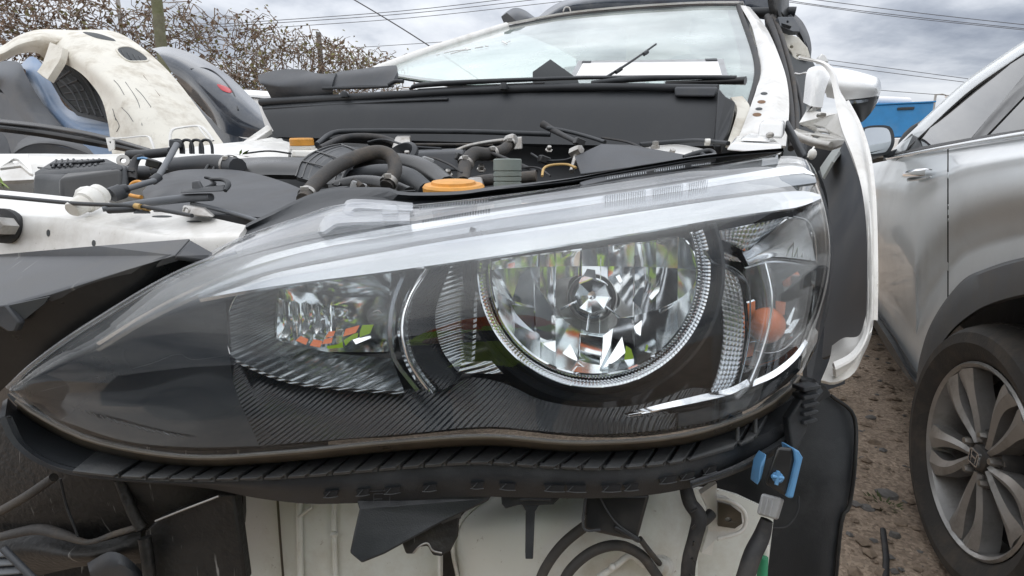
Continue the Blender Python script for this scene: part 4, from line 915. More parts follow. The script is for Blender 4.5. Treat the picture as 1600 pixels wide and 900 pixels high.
# ---- far inner fender rail and tabs
loft('far_fender_rail', [[(-60, 241, 1.25), (60, 240, 1.32), (160, 241, 1.42), (260, 236, 1.55), (330, 226, 1.7), (440, 216, 1.86)], [(-60, 252, 1.18), (60, 250, 1.24), (160, 250, 1.34), (260, 247, 1.45), (330, 240, 1.58), (450, 232, 1.75)], [(-60, 285, 1.14), (60, 280, 1.2), (160, 272, 1.3), (260, 264, 1.4), (330, 256, 1.52), (450, 248, 1.7)]], 40, 12, .01, M['white'], car)
plate('rail_gusset', [(378, 222, 1.8), (418, 194, 1.86), (425, 201, 1.86), (398, 219, 1.8), (425, 214, 1.84), (460, 224, 1.8), (450, 240, 1.72), (380, 232, 1.7)], .02, M['white'], car, bevel=.003)
plate('rail_tab', [(0, 240, 1.06), (44, 241, 1.1), (52, 272, 1.02), (46, 270, 1.02), (32, 258, 1.04), (0, 262, 1.0)], .006, M['white'], car, holes=[[(24 + 6 * math.cos(a * .7), 251 + 4 * math.sin(a * .7), 1.06) for a in range(9)]], bevel=.001)
for pts in ([(166, 216), (173, 214), (173, 234), (166, 234)],):
    plate('bracket_tab', [(x, y, 1.36) for x, y in ((165, 215), (178, 214), (178, 232), (170, 236), (168, 228))], .004, M['white'], car, holes=[[(171.5 + 2 * math.cos(a), 222 + 2.6 * math.sin(a), 1.36) for a in (0, 1, 2, 3, 4, 5)]])
tube('bracket_strip', [(176, 217, 1.36), (200, 215, 1.37), (230, 213, 1.38), (237, 222, 1.37), (241, 234, 1.36)], 2.2, M['white'], car, flat=.6)
tube('bracket_strip', [(265, 232, 1.42), (268, 205, 1.44), (285, 199, 1.46), (310, 197, 1.47), (322, 205, 1.46), (333, 220, 1.45)], 2.2, M['white'], car, flat=.6)
tube('bracket_strip', [(310, 197, 1.46), (318, 209, 1.45), (327, 219, 1.44)], 1.6, M['white'], car, flat=.6)
# comb of pipes beside the intake
for k in range(4):
    x = 270 + 15 * k
    tube('brake_pipe', [(x - 2, 240, 1.2), (x - 2, 226, 1.2), (x + 3, 219, 1.2), (x + 12, 220, 1.2), (x + 16, 228, 1.2), (x + 17, 240, 1.2)], 2.2, M['black'], car, 8)
hexa('pipe_clamp', [(264, 230, 1.18), (264, 218, 1.18), (284, 220, 1.18), (284, 232, 1.18)], [(266, 229, 1.24), (266, 217, 1.24), (286, 219, 1.24), (286, 231, 1.24)], M['black'], car, .003)
# ---- fuse box
fb = bpy.data.objects.new('fuse_box', None); reg(fb, car, P(120, 290, .95))
hexa('box_body', [(50, 312, .92), (52, 272, .93), (97, 277, .88), (96, 322, .86)], [(100, 300, 1.1), (100, 260, 1.1), (150, 258, 1.08), (150, 300, 1.06)], M['black'], fb, .008)
hexa('box_body', [(92, 322, .865), (91, 278, .87), (192, 264, .92), (196, 312, .9)], [(110, 300, 1.02), (110, 262, 1.02), (170, 254, 1.06), (172, 300, 1.06)], M['black_smooth'], fb, .008)
hexa('box_lid', [(53, 276, .93), (53, 269, .94), (192, 259, .93), (193, 266, .92)], [(84, 256, 1.10), (84, 250, 1.10), (168, 248, 1.12), (168, 254, 1.12)], M['black'], fb, .006)
for k in range(2):
    x = 82 + 40 * k
    for q in range(4): tube('lid_rib', [(x + 9 * q, 262 - .8 * q, .965), (x + 6 + 9 * q, 250 - .4 * q, 1.06)], 1.8, M['black'], fb, 6)
    tube('lid_bar', [(x - 2, 258 - k * 3, 1.0), (x + 40, 254 - k * 3, 1.0)], 2.6, M['black'], fb, 8)
hexa('box_end', [(176, 312, .89), (172, 262, .92), (198, 262, .93), (202, 310, .9)], [(186, 300, 1.0), (180, 256, 1.02), (198, 258, 1.02), (206, 300, 1.0)], M['black'], fb, .006)
# connector with blue pin, hoses near the box
tube('harness', [(206, 282, .95), (208, 262, .97), (214, 248, .98), (224, 243, .98)], [7, 6, 5, 3], M['rubber'], car)
tube('harness_pin', [(216, 248, .975), (224, 247, .97), (231, 249, .97)], 2, M['blue_clip'], car)
tube('coolant_pipe', [(202, 242, 1.15), (240, 240, 1.12), (268, 237, 1.1)], 7, M['black'], car)
tube('coolant_pipe', [(200, 270, 1.05), (235, 270, 1.03), (268, 266, 1.02)], 11, M['dark_grey'], car)
lathe('pipe_clip_ring', P(194, 252, 1.12), Vector((.3, -1, .3)), [(.006, 0), (.013, .0), (.013, .006), (.006, .006), (.006, 0)], M['steel'], car, 16)
tube('orange_strap', [(204, 305, .74), (212, 307, .735), (221, 308, .73)], 3, M['orange_cap'], car); tube('orange_strap', [(202, 296, .78), (207, 287, .78), (216, 284, .78), (222, 287, .78)], 3, M['orange_cap'], car)
# ---- radiator support
rs = loft('radiator_support', [[(-60, 292, .84), (0, 297, .80), (119, 309, .74), (200, 321, .68), (312, 337, .6), (384, 352, .53)], [(-60, 318, .73), (0, 320, .72), (105, 326, .68), (212, 342, .62), (306, 354, .56), (380, 360, .51)], [(-60, 330, .69), (0, 332, .68), (94, 337, .65), (219, 358, .58), (300, 367, .53), (375, 366, .5)], [(-60, 352, .675), (0, 348, .668), (94, 350, .636), (219, 370, .567), (300, 376, .52), (372, 374, .495)], [(-60, 430, .67), (0, 430, .665), (94, 425, .63), (219, 415, .56), (300, 405, .52), (368, 395, .495)]], 50, 30, .006, M['white'], car)
RE = [P(*q) for q in ((-60, 292, .84), (-60, 318, .73), (-60, 330, .69), (-60, 352, .675), (-60, 430, .67))]
gridmesh('radiator_support_end', [[p - BX * t + FA_ * (.05 * t) + Vector((0, 0, (.86 - p.z) * .3 * t)) for p in RE] for t in (0.002, .2, .45, .62)], .006, M['white'], car, 50)
for x, y, w_, h_ in ((75, 364, 2.6, 5.5), (146, 380, 2.8, 5), (253, 338, 16, 1.7), (303, 346, 12, 1.5)): patch('support_hole_inlay', rs, ell(x, y, w_, h_), .001, .0012, M['inside_dark'], 0)  # holes painted on as dark inlays, nothing is cut
lathe('rubber_stop', P(6, 353, .655), Vector((.15, -1, .15)), [(.0, .018), (.012, .018), (.014, .008), (.022, .006), (.0225, -.004), (.0, -.004)], M['rubber'], rs, 24)
lathe('bolt_head', P(4, 353, .63), Vector((.15, -1, .15)), [(0, .014), (.010, .013), (.0115, .008), (.0115, -.01)], M['steel'], rs, 6, 20)
cb = tube('bonnet_cable', [(-40, 305, .68), (0, 307, .665), (120, 318, .62), (212, 322, .585), (262, 330, .565), (300, 337, .55)], 3.3, M['black'], car)
for x, y in ((216, 322.5), (229, 325)): tube('cable_band', [(x - 4, y - .7, .582), (x + 4, y + .7, .579)], 4.6, M['tan_tape'], cb)
hexa('cable_clip', [(207, 334, .58), (214, 327, .585), (232, 329, .58), (238, 334, .57)], [(210, 332, .60), (216, 326, .6), (230, 328, .6), (236, 332, .59)], M['black'], cb, .002)
# white socket on a rod
sk = thing('lamp_socket', 'white plastic lamp socket on a dark grey rod resting on the radiator support', 'socket', P(135, 334, .64))
q0, q1 = P(112, 328, .625), P(158, 302, .665); ax = (q1 - q0).normalized(); l_ = (q1 - q0).length
lathe('socket_body', q0, ax, [(0, 0), (.008, .0), (.010, .003), (.011, l_ * .38), (.0135, l_ * .42), (.014, l_ * .72), (.0115, l_ * .78), (.013, l_ * .82), (.0132, l_ * .98), (.009, l_ * 1.03), (0, l_ * 1.03)], M['white_plastic'], sk, 20)
ball('socket_cap', P(138, 303, .655), (.015, .012, .010), M['white_plastic'], sk)
tube('sleeve', [(162, 304, .67), (178, 300, .68), (200, 293, .69)], [6, 9, 6], M['dark_grey'], sk); tube('collar', [(174, 305, .675), (190, 299, .685)], [11, 12], M['dark_grey'], sk)
tube('rod', [(195, 296, .688), (225, 287, .71), (243, 280, .73), (258, 258, .78), (276, 226, .86)], 4.5, M['grey_paint'], sk, res=40); tube('rod_joint', [(238, 283, .725), (248, 276, .735)], 6.5, M['dark_grey'], sk)
# bonnet latch lever and hooks
tube('latch_lever', [(160, 327, .60), (220, 318, .62), (290, 310, .63), (330, 308, .62)], [4, 6, 6.5, 6], M['grey_paint'], car)
tube('latch_lever', [(170, 329, .595), (205, 327, .59), (215, 326, .59)], 5, M['black'], car)
hk = bpy.data.objects.new('latch_clip', None); reg(hk, car, P(315, 295, .62))
hexa('clip_base', [(280, 302, .62), (283, 296, .63), (352, 290, .61), (350, 299, .6)], [(290, 300, .66), (292, 295, .66), (354, 287, .64), (354, 296, .64)], M['black'], hk, .003)
hexa('clip_tongue', [(300, 298, .625), (299, 284, .625), (310, 282, .625), (318, 296, .62)], [(303, 296, .64), (302, 283, .64), (312, 281, .64), (320, 294, .635)], M['dark_grey'], hk, .002)
tube('clip_hook', [(318, 296, .63), (334, 288, .63), (330, 280, .64), (320, 277, .64)], [3, 3.4, 3, 2], M['black'], hk); tube('clip_hook', [(330, 280, .63), (350, 281, .62), (357, 288, .61), (352, 298, .6)], [2.5, 3.5, 4, 3], M['black'], hk)
hexa('latch_body', [(283, 336, .57), (285, 320, .58), (318, 326, .57), (336, 340, .555)], [(290, 333, .6), (292, 319, .61), (322, 324, .6), (338, 338, .58)], M['steel'], car, .003)
tube('latch_ring', [(286, 331, .565), (290, 324, .565), (296, 328, .565), (292, 335, .565), (286, 331, .565)], 1.6, M['steel'], car)
# ---- air box lid and intake
loft('air_box_lid', [[(222, 300, .80), (240, 281, .86), (275, 267, .92), (330, 264, .94), (385, 268, .90), (440, 283, .82), (480, 299, .74)], [(228, 312, .72), (250, 304, .73), (285, 300, .74), (335, 299, .75), (385, 302, .73), (430, 308, .70), (468, 311, .67)], [(240, 330, .64), (270, 332, .63), (305, 334, .62), (345, 336, .61), (385, 338, .60), (418, 338, .59), (448, 322, .62)]], 40, 18, .01, M['dark_grey'], car)
tube('air_box_seam', [(300, 318, .635), (340, 327, .62), (380, 338, .60), (402, 345, .585)], 3.5, M['grey_paint'], car)
tube('intake_pipe', [(272, 262, 1.02), (300, 259, 1.0), (340, 257, .98), (372, 262, .95)], 15, M['dark_grey'], car)
lathe('pipe_clamp_ring', P(270, 262, 1.03), P(300, 259, 1.0) - P(272, 262, 1.02), [(.0185, 0), (.0205, .002), (.0205, .010), (.0185, .012)], M['steel'], car, 24)
loft('intake_duct', [[(330, 252, 1.02), (370, 248, 1.04), (420, 245, 1.04), (480, 246, 1.02)], [(330, 262, .97), (370, 258, .98), (420, 255, .97), (480, 257, .95)], [(340, 275, .96), (370, 275, .95), (420, 273, .94), (480, 274, .92)]], 20, 12, .01, M['black_smooth'], car)
for k in range(3): tube('duct_bead', [(320 + 12 * k, 268, .955), (326 + 12 * k, 258, .965), (340 + 12 * k, 250, .99)], 2.2, M['dark_grey'], car, 8)
rd = bpy.data.objects.new('ribbed_intake', None); reg(rd, car, P(510, 255, .95))
loft('intake_shell', [[(462, 276, .90), (472, 252, .96), (495, 236, 1.02), (530, 226, 1.06), (575, 227, 1.08)], [(492, 284, .86), (502, 258, .92), (522, 242, .97), (550, 234, 1.0), (585, 234, 1.03)], [(530, 290, .84), (540, 265, .89), (556, 250, .93), (575, 242, .97), (598, 241, 1.0)]], 26, 18, .008, M['black'], rd)
for k in range(8):
    t = k / 7; pts = []
    for a, b in zip([(462, 276, .897), (472, 252, .957), (495, 236, 1.015), (530, 226, 1.055), (575, 227, 1.075)], [(530, 290, .837), (540, 265, .887), (556, 250, .927), (575, 242, .967), (598, 241, .997)]): pts.append(tuple(u + (v - u) * t for u, v in zip(a, b)))
    tube('rib', pts, 1.7, M['black_smooth'], rd, 6)
for t in (.2, .45, .7):
    A = crs([(462, 276, .895), (472, 252, .955), (495, 236, 1.013), (530, 226, 1.053), (575, 227, 1.073)], 11)[int(t * 10)]; B = crs([(530, 290, .835), (540, 265, .885), (556, 250, .925), (575, 242, .965), (598, 241, .995)], 11)[int(t * 10)]
    tube('cross_rib', [A, ((A[0] + B[0]) / 2, (A[1] + B[1]) / 2 - 2, (A[2] + B[2]) / 2 - .01), B], 1.3, M['black_smooth'], rd, 6)
tube('breather_hose', [(474, 312, .66), (492, 288, .70), (520, 264, .74), (556, 246, .78), (590, 238, .80), (612, 246, .80), (617, 268, .78), (604, 291, .76)], 11, M['hose'], car, 14)
tube('manifold_runner', [(560, 262, 1.02), (610, 256, 1.0), (660, 264, .94), (700, 292, .84)], 17, M['black_smooth'], car); tube('manifold_runner', [(545, 282, .95), (590, 272, .93), (636, 276, .88), (668, 300, .80)], 15, M['black'], car)
tube('manifold_runner', [(520, 296, .86), (560, 287, .85), (600, 290, .82), (640, 305, .77)], 13, M['black_smooth'], car); tube('manifold_runner', [(500, 308, .80), (540, 302, .79), (580, 306, .76), (610, 318, .72)], 11, M['black'], car)
lathe('throttle_ring', P(630, 248, 1.02), Vector((-.3, -.6, .7)), [(.03, 0), (.036, .004), (.036, .012), (.028, .016), (.02, .004)], M['black'], car, 24)
tube('vacuum_nipple', [(553, 282, .75), (566, 292, .74)], 5, M['hose'], car)
# caps
rv = bpy.data.objects.new('brake_reservoir', None); reg(rv, car, P(475, 235, 1.5))
c = P(472, 226, 1.5); lathe('cap', c, Vector((0, -.1, 1)), [(.0335, -.002), (.0335, .015), (.031, .0185), (0, .019)], M['orange_cap'], rv, 36)
V = []
for k in range(36): tube('cap_rib', [(472 + 17.4 * math.sin(k * .1745 - 3.14), 225, 1.5 - .033 * math.cos(k * .1745 - 3.14) * -1), (472 + 17.4 * math.sin(k * .1745 - 3.14), 217, 1.5 - .033 * math.cos(k * .1745 - 3.14) * -1)], .7, M['orange_cap'], rv, 4) if 9 <= k <= 27 else None
lathe('neck', c, Vector((0, -.1, 1)), [(.0355, -.003), (.036, -.012), (.034, -.014), (.034, -.05)], M['white_plastic'], rv, 32); hexa('tank', [(455, 246, 1.47), (455, 234, 1.47), (503, 236, 1.44), (503, 248, 1.44)], [(462, 242, 1.58), (462, 231, 1.58), (508, 232, 1.55), (508, 244, 1.55)], M['white_plastic'], rv, .006)
oc = bpy.data.objects.new('oil_filler', None); reg(oc, car, P(708, 300, .64))
c = P(709, 294, .64); lathe('cap', c, Vector((0, -.12, 1)), [(.038, -.004), (.0385, .002), (.036, .005), (.028, .0055), (.027, .0085), (.012, .0095), (0, .0095)], M['orange_cap'], oc, 40)
lathe('neck', c, Vector((0, -.12, 1)), [(.03, -.004), (.034, -.01), (.03, -.015), (.026, -.05)], M['rust'], oc, 28)
c = P(793, 292, .72); lathe('washer_filler_cap', c, Vector((0, 0, 1)), [(.0195, -.03), (.0195, .006), (.0182, .0065), (.0182, .008), (.0195, .0085), (.0195, .0125), (.0182, .013), (.0182, .0145), (.0195, .015), (.0195, .020), (.0185, .0205), (.0185, .022), (.0197, .0225), (.0197, .037), (.0185, .038), (0, .038)], M['green_grey'], car, 36)
# ---- right half of the bay
hexa('relay_box', [(640, 268, 1.10), (642, 238, 1.10), (722, 236, 1.05), (726, 268, 1.03)], [(650, 262, 1.2), (652, 234, 1.2), (728, 231, 1.16), (730, 262, 1.14)], M['dark_grey'], car, .006)
tube('heater_hose', [(724, 285, .92), (727, 258, .96), (740, 241, .98), (762, 241, 1.0), (783, 236, 1.02), (795, 226, 1.04), (802, 216, 1.06)], [11, 11, 11, 10, 9, 8, 7], M['hose'], car)
tube('heater_hose', [(740, 285, .86), (765, 281, .85), (800, 279, .83), (838, 275, .82)], 9, M['hose'], car)
tube('aircon_pipe', [(700, 242, 1.12), (730, 229, 1.12), (765, 222, 1.1), (800, 218, 1.06)], 3.2, M['steel'], car); lathe('pipe_union', P(798, 219, 1.05), Vector((.8, -.5, .2)), [(0, -.012), (.009, -.012), (.012, -.006), (.012, .006), (.009, .012), (0, .012)], M['steel'], car, 12)
hexa('pipe_flange', [(803, 234, 1.1), (803, 215, 1.1), (815, 214, 1.1), (816, 233, 1.1)], [(804, 233, 1.12), (804, 214, 1.12), (816, 213, 1.12), (817, 232, 1.12)], M['steel'], car, .002)
hexa('alternator_bracket', [(722, 294, .80), (728, 280, .82), (752, 278, .82), (756, 294, .80)], [(726, 290, .85), (732, 277, .87), (754, 275, .87), (758, 290, .85)], M['steel'], car, .004)
tube('wiring_loom', [(495, 226, 1.30), (520, 208, 1.42), (560, 205, 1.45), (640, 205, 1.45), (740, 206, 1.4), (860, 210, 1.35)], 4, M['black'], car); tube('wiring_loom', [(500, 232, 1.25), (540, 215, 1.36), (585, 214, 1.38), (615, 222, 1.36), (632, 236, 1.3)], 5, M['rubber'], car)
tube('wiring_loom', [(848, 194, 1.30), (862, 202, 1.28), (885, 214, 1.2), (905, 224, 1.1)], [6, 5, 4, 4], M['rubber'], car); tube('wiring_loom', [(855, 200, 1.28), (885, 205, 1.24), (920, 214, 1.18), (945, 222, 1.1)], 3, M['black'], car)
tube('cross_pipe', [(625, 226, 1.35), (700, 226, 1.33), (770, 226, 1.3)], 2.2, M['hose'], car); tube('wiring_loom', [(765, 238, 1.0), (800, 252, .94), (838, 268, .88)], 3, M['rubber'], car)
hexa('injector_block', [(612, 232, 1.3), (618, 214, 1.32), (640, 214, 1.32), (642, 230, 1.3)], [(614, 230, 1.36), (620, 212, 1.38), (642, 212, 1.38), (644, 228, 1.36)], M['steel'], car, .003)
hexa('control_box', [(905, 274, .80), (896, 244, .84), (940, 224, .92), (985, 262, .76)], [(980, 268, .86), (990, 240, .98), (985, 226, 1.02), (1086, 244, .86)], M['dark_grey'], car, .004)
tube('box_bracket', [(847, 275, .80), (850, 263, .82), (862, 258, .84), (885, 257, .84), (900, 262, .82)], 2, M['tan_tape'], car); tube('box_bracket', [(893, 268, .84), (898, 250, .86), (902, 236, .88)], 4, M['steel'], car)
lathe('bracket_bolt', P(902, 236, .87), Vector((.6, -.7, .3)), [(0, .01), (.008, .009), (.0095, 0), (.0095, -.012)], M['steel'], car, 6, 20)
loft('strut_tower', [[(985, 238, 1.0), (1010, 230, 1.06), (1060, 226, 1.06), (1105, 234, .98)], [(978, 246, .95), (1012, 238, .98), (1062, 236, .97), (1110, 242, .92)], [(980, 258, .92), (1015, 256, .92), (1065, 252, .9), (1115, 252, .88)]], 20, 10, .01, M['white'], car)
lathe('tower_bolt', P(1024, 228, 1.02), Vector((0, -.1, 1)), [(.009, -.01), (.009, .0), (.0065, .001), (.0065, .009), (0, .01)], M['steel'], car, 6, 20)
tube('wiring_loom', [(1000, 226, 1.05), (1050, 222, 1.05), (1090, 220, 1.0), (1138, 224, .9)], 3.5, M['black'], car)
lathe('cable_tie', P(1104, 222, .95), Vector((1, -.2, 0)), [(.0055, -.003), (.0062, -.003), (.0062, .006), (.0055, .006)], M['white_plastic'], car, 12)
tube('latch_cable', [(1068, 246, .72), (1090, 240, .72), (1108, 236, .72), (1116, 240, .71), (1108, 246, .70), (1096, 240, .71)], [4, 5, 4, 3, 3, 3], M['black'], car)
# ---- clamps, plugs, thin wires and bolts among the hoses
def clamp(x, y, d, x2, y2, d2, rpx, mat='steel'):
    a, b = P(x, y, d), P(x2, y2, d2); r = rpx * d / FPX
    o = lathe('hose_clamp', a, b - a, [(r, -.004), (r + .0016, -.004), (r + .0016, .004), (r, .004)], M[mat], car, 24)
    boxw('clamp_screw', a + Vector((0, -r * .8, r * .7)), (.005, .004, .004), Matrix.Rotation(.5, 3, 'Z'), M[mat], o, .001)
clamp(728, 255, .965, 732, 248, .97, 11.5); clamp(770, 240, 1.005, 783, 236, 1.02, 10); clamp(608, 284, .765, 604, 291, .76, 11.8); clamp(480, 304, .675, 486, 296, .69, 11.5); clamp(796, 225, 1.04, 799, 221, 1.05, 8.6); clamp(360, 259, .965, 372, 262, .95, 15.5); clamp(246, 270, 1.03, 254, 269, 1.03, 11.6)
for pts, r, m_ in (([(520, 300, .74), (560, 290, .76), (600, 300, .74), (650, 298, .70)], 1.6, 'black'), ([(630, 250, .98), (670, 246, 1.0), (700, 256, .96), (722, 270, .92)], 1.8, 'rubber'), ([(830, 240, 1.1), (850, 250, 1.0), (880, 250, .95), (896, 246, .92)], 1.6, 'black'), ([(812, 262, .9), (840, 262, .88), (860, 275, .84)], 1.5, 'rubber'), ([(575, 222, 1.3), (600, 218, 1.28), (640, 228, 1.2), (690, 232, 1.15)], 1.8, 'black'), ([(940, 215, 1.15), (980, 222, 1.1), (1005, 232, 1.02)], 2, 'rubber'), ([(380, 240, 1.3), (420, 236, 1.35), (455, 240, 1.4)], 1.5, 'black'), ([(300, 246, 1.12), (330, 244, 1.12), (352, 248, 1.1)], 2, 'rubber'), ([(60, 262, 1.0), (100, 266, .95), (150, 262, .98), (210, 268, .95)], 1.6, 'black'), ([(225, 246, .98), (250, 254, .95), (262, 266, .9)], 1.5, 'rubber')):
    tube('thin_wire', pts, r, M[m_], car, 6)
for x, y, d in ((650, 284, .86), (700, 270, .96), (590, 266, .96), (752, 262, 1.0), (858, 232, 1.2), (636, 240, 1.08), (1050, 238, .955), (1085, 240, .935), (372, 252, 1.48)):
    lathe('bolt', P(x, y, d), Vector((.1, -.6, .8)), [(.0, .006), (.005, .006), (.006, .004), (.006, -.002), (.009, -.003), (.009, -.006)], M['steel'], car, 6, 20)
for x, y, d, m_ in ((668, 252, .99, 'grey_plug'), (720, 246, 1.04, 'black_smooth'), (850, 250, .99, 'black_smooth'), (560, 292, .75, 'grey_plug'), (905, 222, 1.08, 'black_smooth'), (240, 256, .93, 'black_smooth')):
    boxw('wire_plug', P(x, y, d), (.011, .008, .007), Matrix.Rotation(.4, 3, 'Z') @ Matrix.Rotation(.3, 3, 'Y'), M[m_], car, .002)
# ================================================================== HEADLIGHT (a part of the white car)
hl = bpy.data.objects.new('headlight', None); reg(hl, car, P(760, 690, .42)); tag(hl, 'large clear headlight with black bezel, chrome strip and amber bulb')
# columns of the outer lens: x,y of the top edge, x,y of the bottom edge, bow of the middle, depth of the middle, how far top and bottom edges lean back
HC = [(14, 606, 15, 615, 0, .432, .006, .002), (55, 568, 62, 649, 0, .424, .006, .004), (140, 508, 150, 689, 0, .412, .013, .006), (290, 422, 295, 713, 0, .396, .030, .008),
      (450, 371, 450, 706, 0, .382, .062, .010), (600, 343, 600, 691, 0, .376, .085, .012), (760, 316, 760, 681, 0, .375, .092, .012), (900, 295, 900, 691, 0, .379, .096, .013),
      (1050, 272, 1050, 682, 0, .392, .096, .014), (1150, 255, 1150, 655, 2, .414, .092, .014), (1218, 244, 1216, 621, 10, .446, .086, .014), (1254, 247, 1252, 583, 22, .488, .074, .012), (1272, 262, 1272, 552, 30, .545, .055, .010), (1276, 285, 1274, 535, 29, .60, .03, .006)]
NC = 90; HCS = crs(HC, NC)
def gl_(v): return .5 * max(0.0, (.62 - v) / .62) ** 1.9 + .9 * max(0.0, (.2 - v) / .2) ** 1.35
def hl_(v): return max(0.0, (v - .65) / .35) ** 2
def lens_at(i, v, off=0.0, shrink=0.0):
    xt, yt, xb, yb, bow, dm, lt, lb = HCS[i]
    x = xt + (xb - xt) * v + bow * 4 * v * (1 - v); y = yt + (yb - yt) * v
    return x, y, dm + lt * gl_(v) + lb * hl_(v) + off
XM = [(c[0] + c[2]) / 2 for c in HCS]
def LD(x, y, off=0.0):
    """depth of the lens in the bearing x,y"""
    i = min(range(NC), key=lambda k: abs(XM[k] - x)); i = min(i, NC - 12); c = HCS[i]
    v = min(1, max(0, (y - c[1]) / max(1, c[3] - c[1]))); return c[5] + c[6] * gl_(v) + c[7] * hl_(v) + off
def Q(x, y, off): return (x, y, LD(x, y, off))
G = [[P(*lens_at(i, j / 32)) for i in range(NC)] for j in range(33)]
gridmesh('lens', G, .003, M['lens'], hl, 60)
# lens border bead, yellowed along the bottom
bt = [lens_at(i, 1.0, .002) for i in range(1, NC - 4, 2)]
tubew('lens_bead', [P(x, y + 2, d) for x, y, d in bt], [.0018] * len(bt), M['sealant'], hl, 8)
gridmesh('lens_skirt', [[P(x, y + dy, d + o) for x, y, d in bt] for dy, o in ((3, .004), (9, .010), (14, .02), (16, .035))], .003, M['sealant'], hl, 50)
tp = [lens_at(i, 0.0, .001) for i in range(0, 26)]
tubew('lens_bead', [P(x, y - 1, d) for x, y, d in tp], [.0024] * len(tp), M['flange'], hl, 8)
# lens top ledge and rear housing
tl = [lens_at(i, 0.0) for i in range(20, NC - 14)]
flo = [(300, 418), (340, 388), (420, 356), (490, 333), (545, 318), (620, 322), (720, 314), (880, 293), (1000, 273), (1120, 255), (1215, 240)]
fl = crs([(x, y, LD(x, y) + .04) for x, y in flo], len(tl))
G = [[P(*(a[k] + (b[k] - a[k]) * t for k in range(2)), a[2] + (b[2] - a[2]) * t - .006 * math.sin(t * 3.14)) for a, b in zip(tl, fl)] for t in (0, .33, .66, 1)]
gridmesh('lens_ledge', G, .003, M['flange'], hl, 50)
tube('ledge_rim', [(x, y, d - .002) for x, y, d in fl[2:-2:3]], 1.6, M['flange'], hl, 8)
hb_ = [(330, 392, .53), (352, 372, .53), (385, 350, .54), (425, 331, .56), (478, 306, .59), (525, 294, .60), (603, 293, .59), (631, 300, .57), (712, 299, .56), (775, 291, .56), (884, 279, .56), (960, 266, .56), (1020, 256, .56), (1080, 246, .56), (1150, 238, .56), (1225, 232, .57)]
HB = crs(hb_, 50); FL = crs(fl[::4] + [fl[-1]], 50)
gridmesh('housing_rim', [[P(*h) for h in HB], [P(h[0], h[1] + 5, h[2] - .015) for h in HB], [P((h[0] + f[0]) / 2, (h[1] + f[1]) / 2 + 2, (h[2] + f[2]) / 2 + .01) for h, f in zip(HB, FL)], [P(f[0], f[1], f[2] + .012) for f in FL]], .004, M['black'], hl, 50)
# moulded box and lugs on the ledge
loft('ledge_box', [[(496, 362, .475), (504, 343, .49), (520, 332, .50), (560, 330, .50), (640, 331, .49)], [(500, 362, .468), (510, 348, .478), (524, 338, .485), (560, 336, .485), (640, 337, .48)], [(506, 362, .462), (516, 355, .465), (528, 349, .468), (560, 347, .468), (640, 345, .465)]], 24, 8, .003, M['flange'], hl)
loft('ledge_box', [[(534, 330, .51), (538, 318, .53), (550, 311, .54), (600, 313, .53), (645, 317, .52)], [(538, 332, .505), (545, 322, .515), (555, 317, .52), (600, 319, .515), (645, 322, .51)], [(545, 334, .50), (551, 328, .503), (560, 325, .505), (600, 327, .505), (645, 329, .50)]], 24, 8, .003, M['flange'], hl)
hexa('ledge_lug', [(595, 336, .485), (597, 321, .49), (620, 320, .49), (623, 335, .485)], [(598, 333, .505), (600, 319, .51), (621, 318, .51), (625, 332, .505)], M['flange'], hl, .0015)
V = []; F = []
def teeth(x0, y0, x1, y1, n, h, d0, d1):
    for k in range(n):
        t = k / n; x = x0 + (x1 - x0) * t; y = y0 + (y1 - y0) * t; d = d0 + (d1 - d0) * t; w_ = (x1 - x0) / n * .28; i = len(V)
        V.extend([P(x, y, d), P(x + 2 * w_, y, d), P(x + 2 * w_, y - h, d + .012), P(x, y - h, d + .012), P(x + w_, y - 1, d - .003), P(x + w_, y - h - 1, d + .009)])
        F.extend([(i, i + 4, i + 5, i + 3), (i + 4, i + 1, i + 2, i + 5), (i, i + 1, i + 4), (i + 3, i + 5, i + 2)])
teeth(655, 328, 765, 317, 26, 7, .485, .485); teeth(945, 281, 1012, 271, 18, 5, .495, .50); teeth(1022, 269, 1072, 262, 14, 5, .50, .505); teeth(1080, 260, 1112, 256, 9, 3, .505, .51)
tag(mk('ledge_teeth', V, F, M['chrome_satin'], hl, 20), kind='stuff')
plate('rim_gasket', [(905, 285, .54), (985, 262, .56), (1076, 245, .57), (1120, 238, .57), (1118, 245, .55), (1000, 270, .54), (910, 290, .53)], .006, M['grey_garnish'], hl, bevel=.001)
# closed black housing behind everything
eg = [lens_at(i, 0.03, .006) for i in range(2, NC - 2, 2)] + [lens_at(i, .97, .006) for i in range(NC - 3, 1, -2)]
cxh, cyh = 700, 500
rings = []
for s, o in ((1, 0), (.97, .05), (.93, .12), (.85, .19)):
    rings.append([P(cxh + (x - cxh) * s, cyh + (y - cyh) * s + 6 * (1 - s) * 10, d + o) for x, y, d in eg])
V = [p for r in rings for p in r]; m = len(eg); F = []
for r in range(3):
    for k in range(m): F.append((r * m + k, r * m + (k + 1) % m, (r + 1) * m + (k + 1) % m, (r + 1) * m + k))
k0 = 3 * m; h = m // 2
for k in range(h - 1):
    F.append((k0 + k, k0 + k + 1, k0 + m - 2 - k, k0 + m - 1 - k))
mk('housing', V, F, M['bezel'], hl, 50)
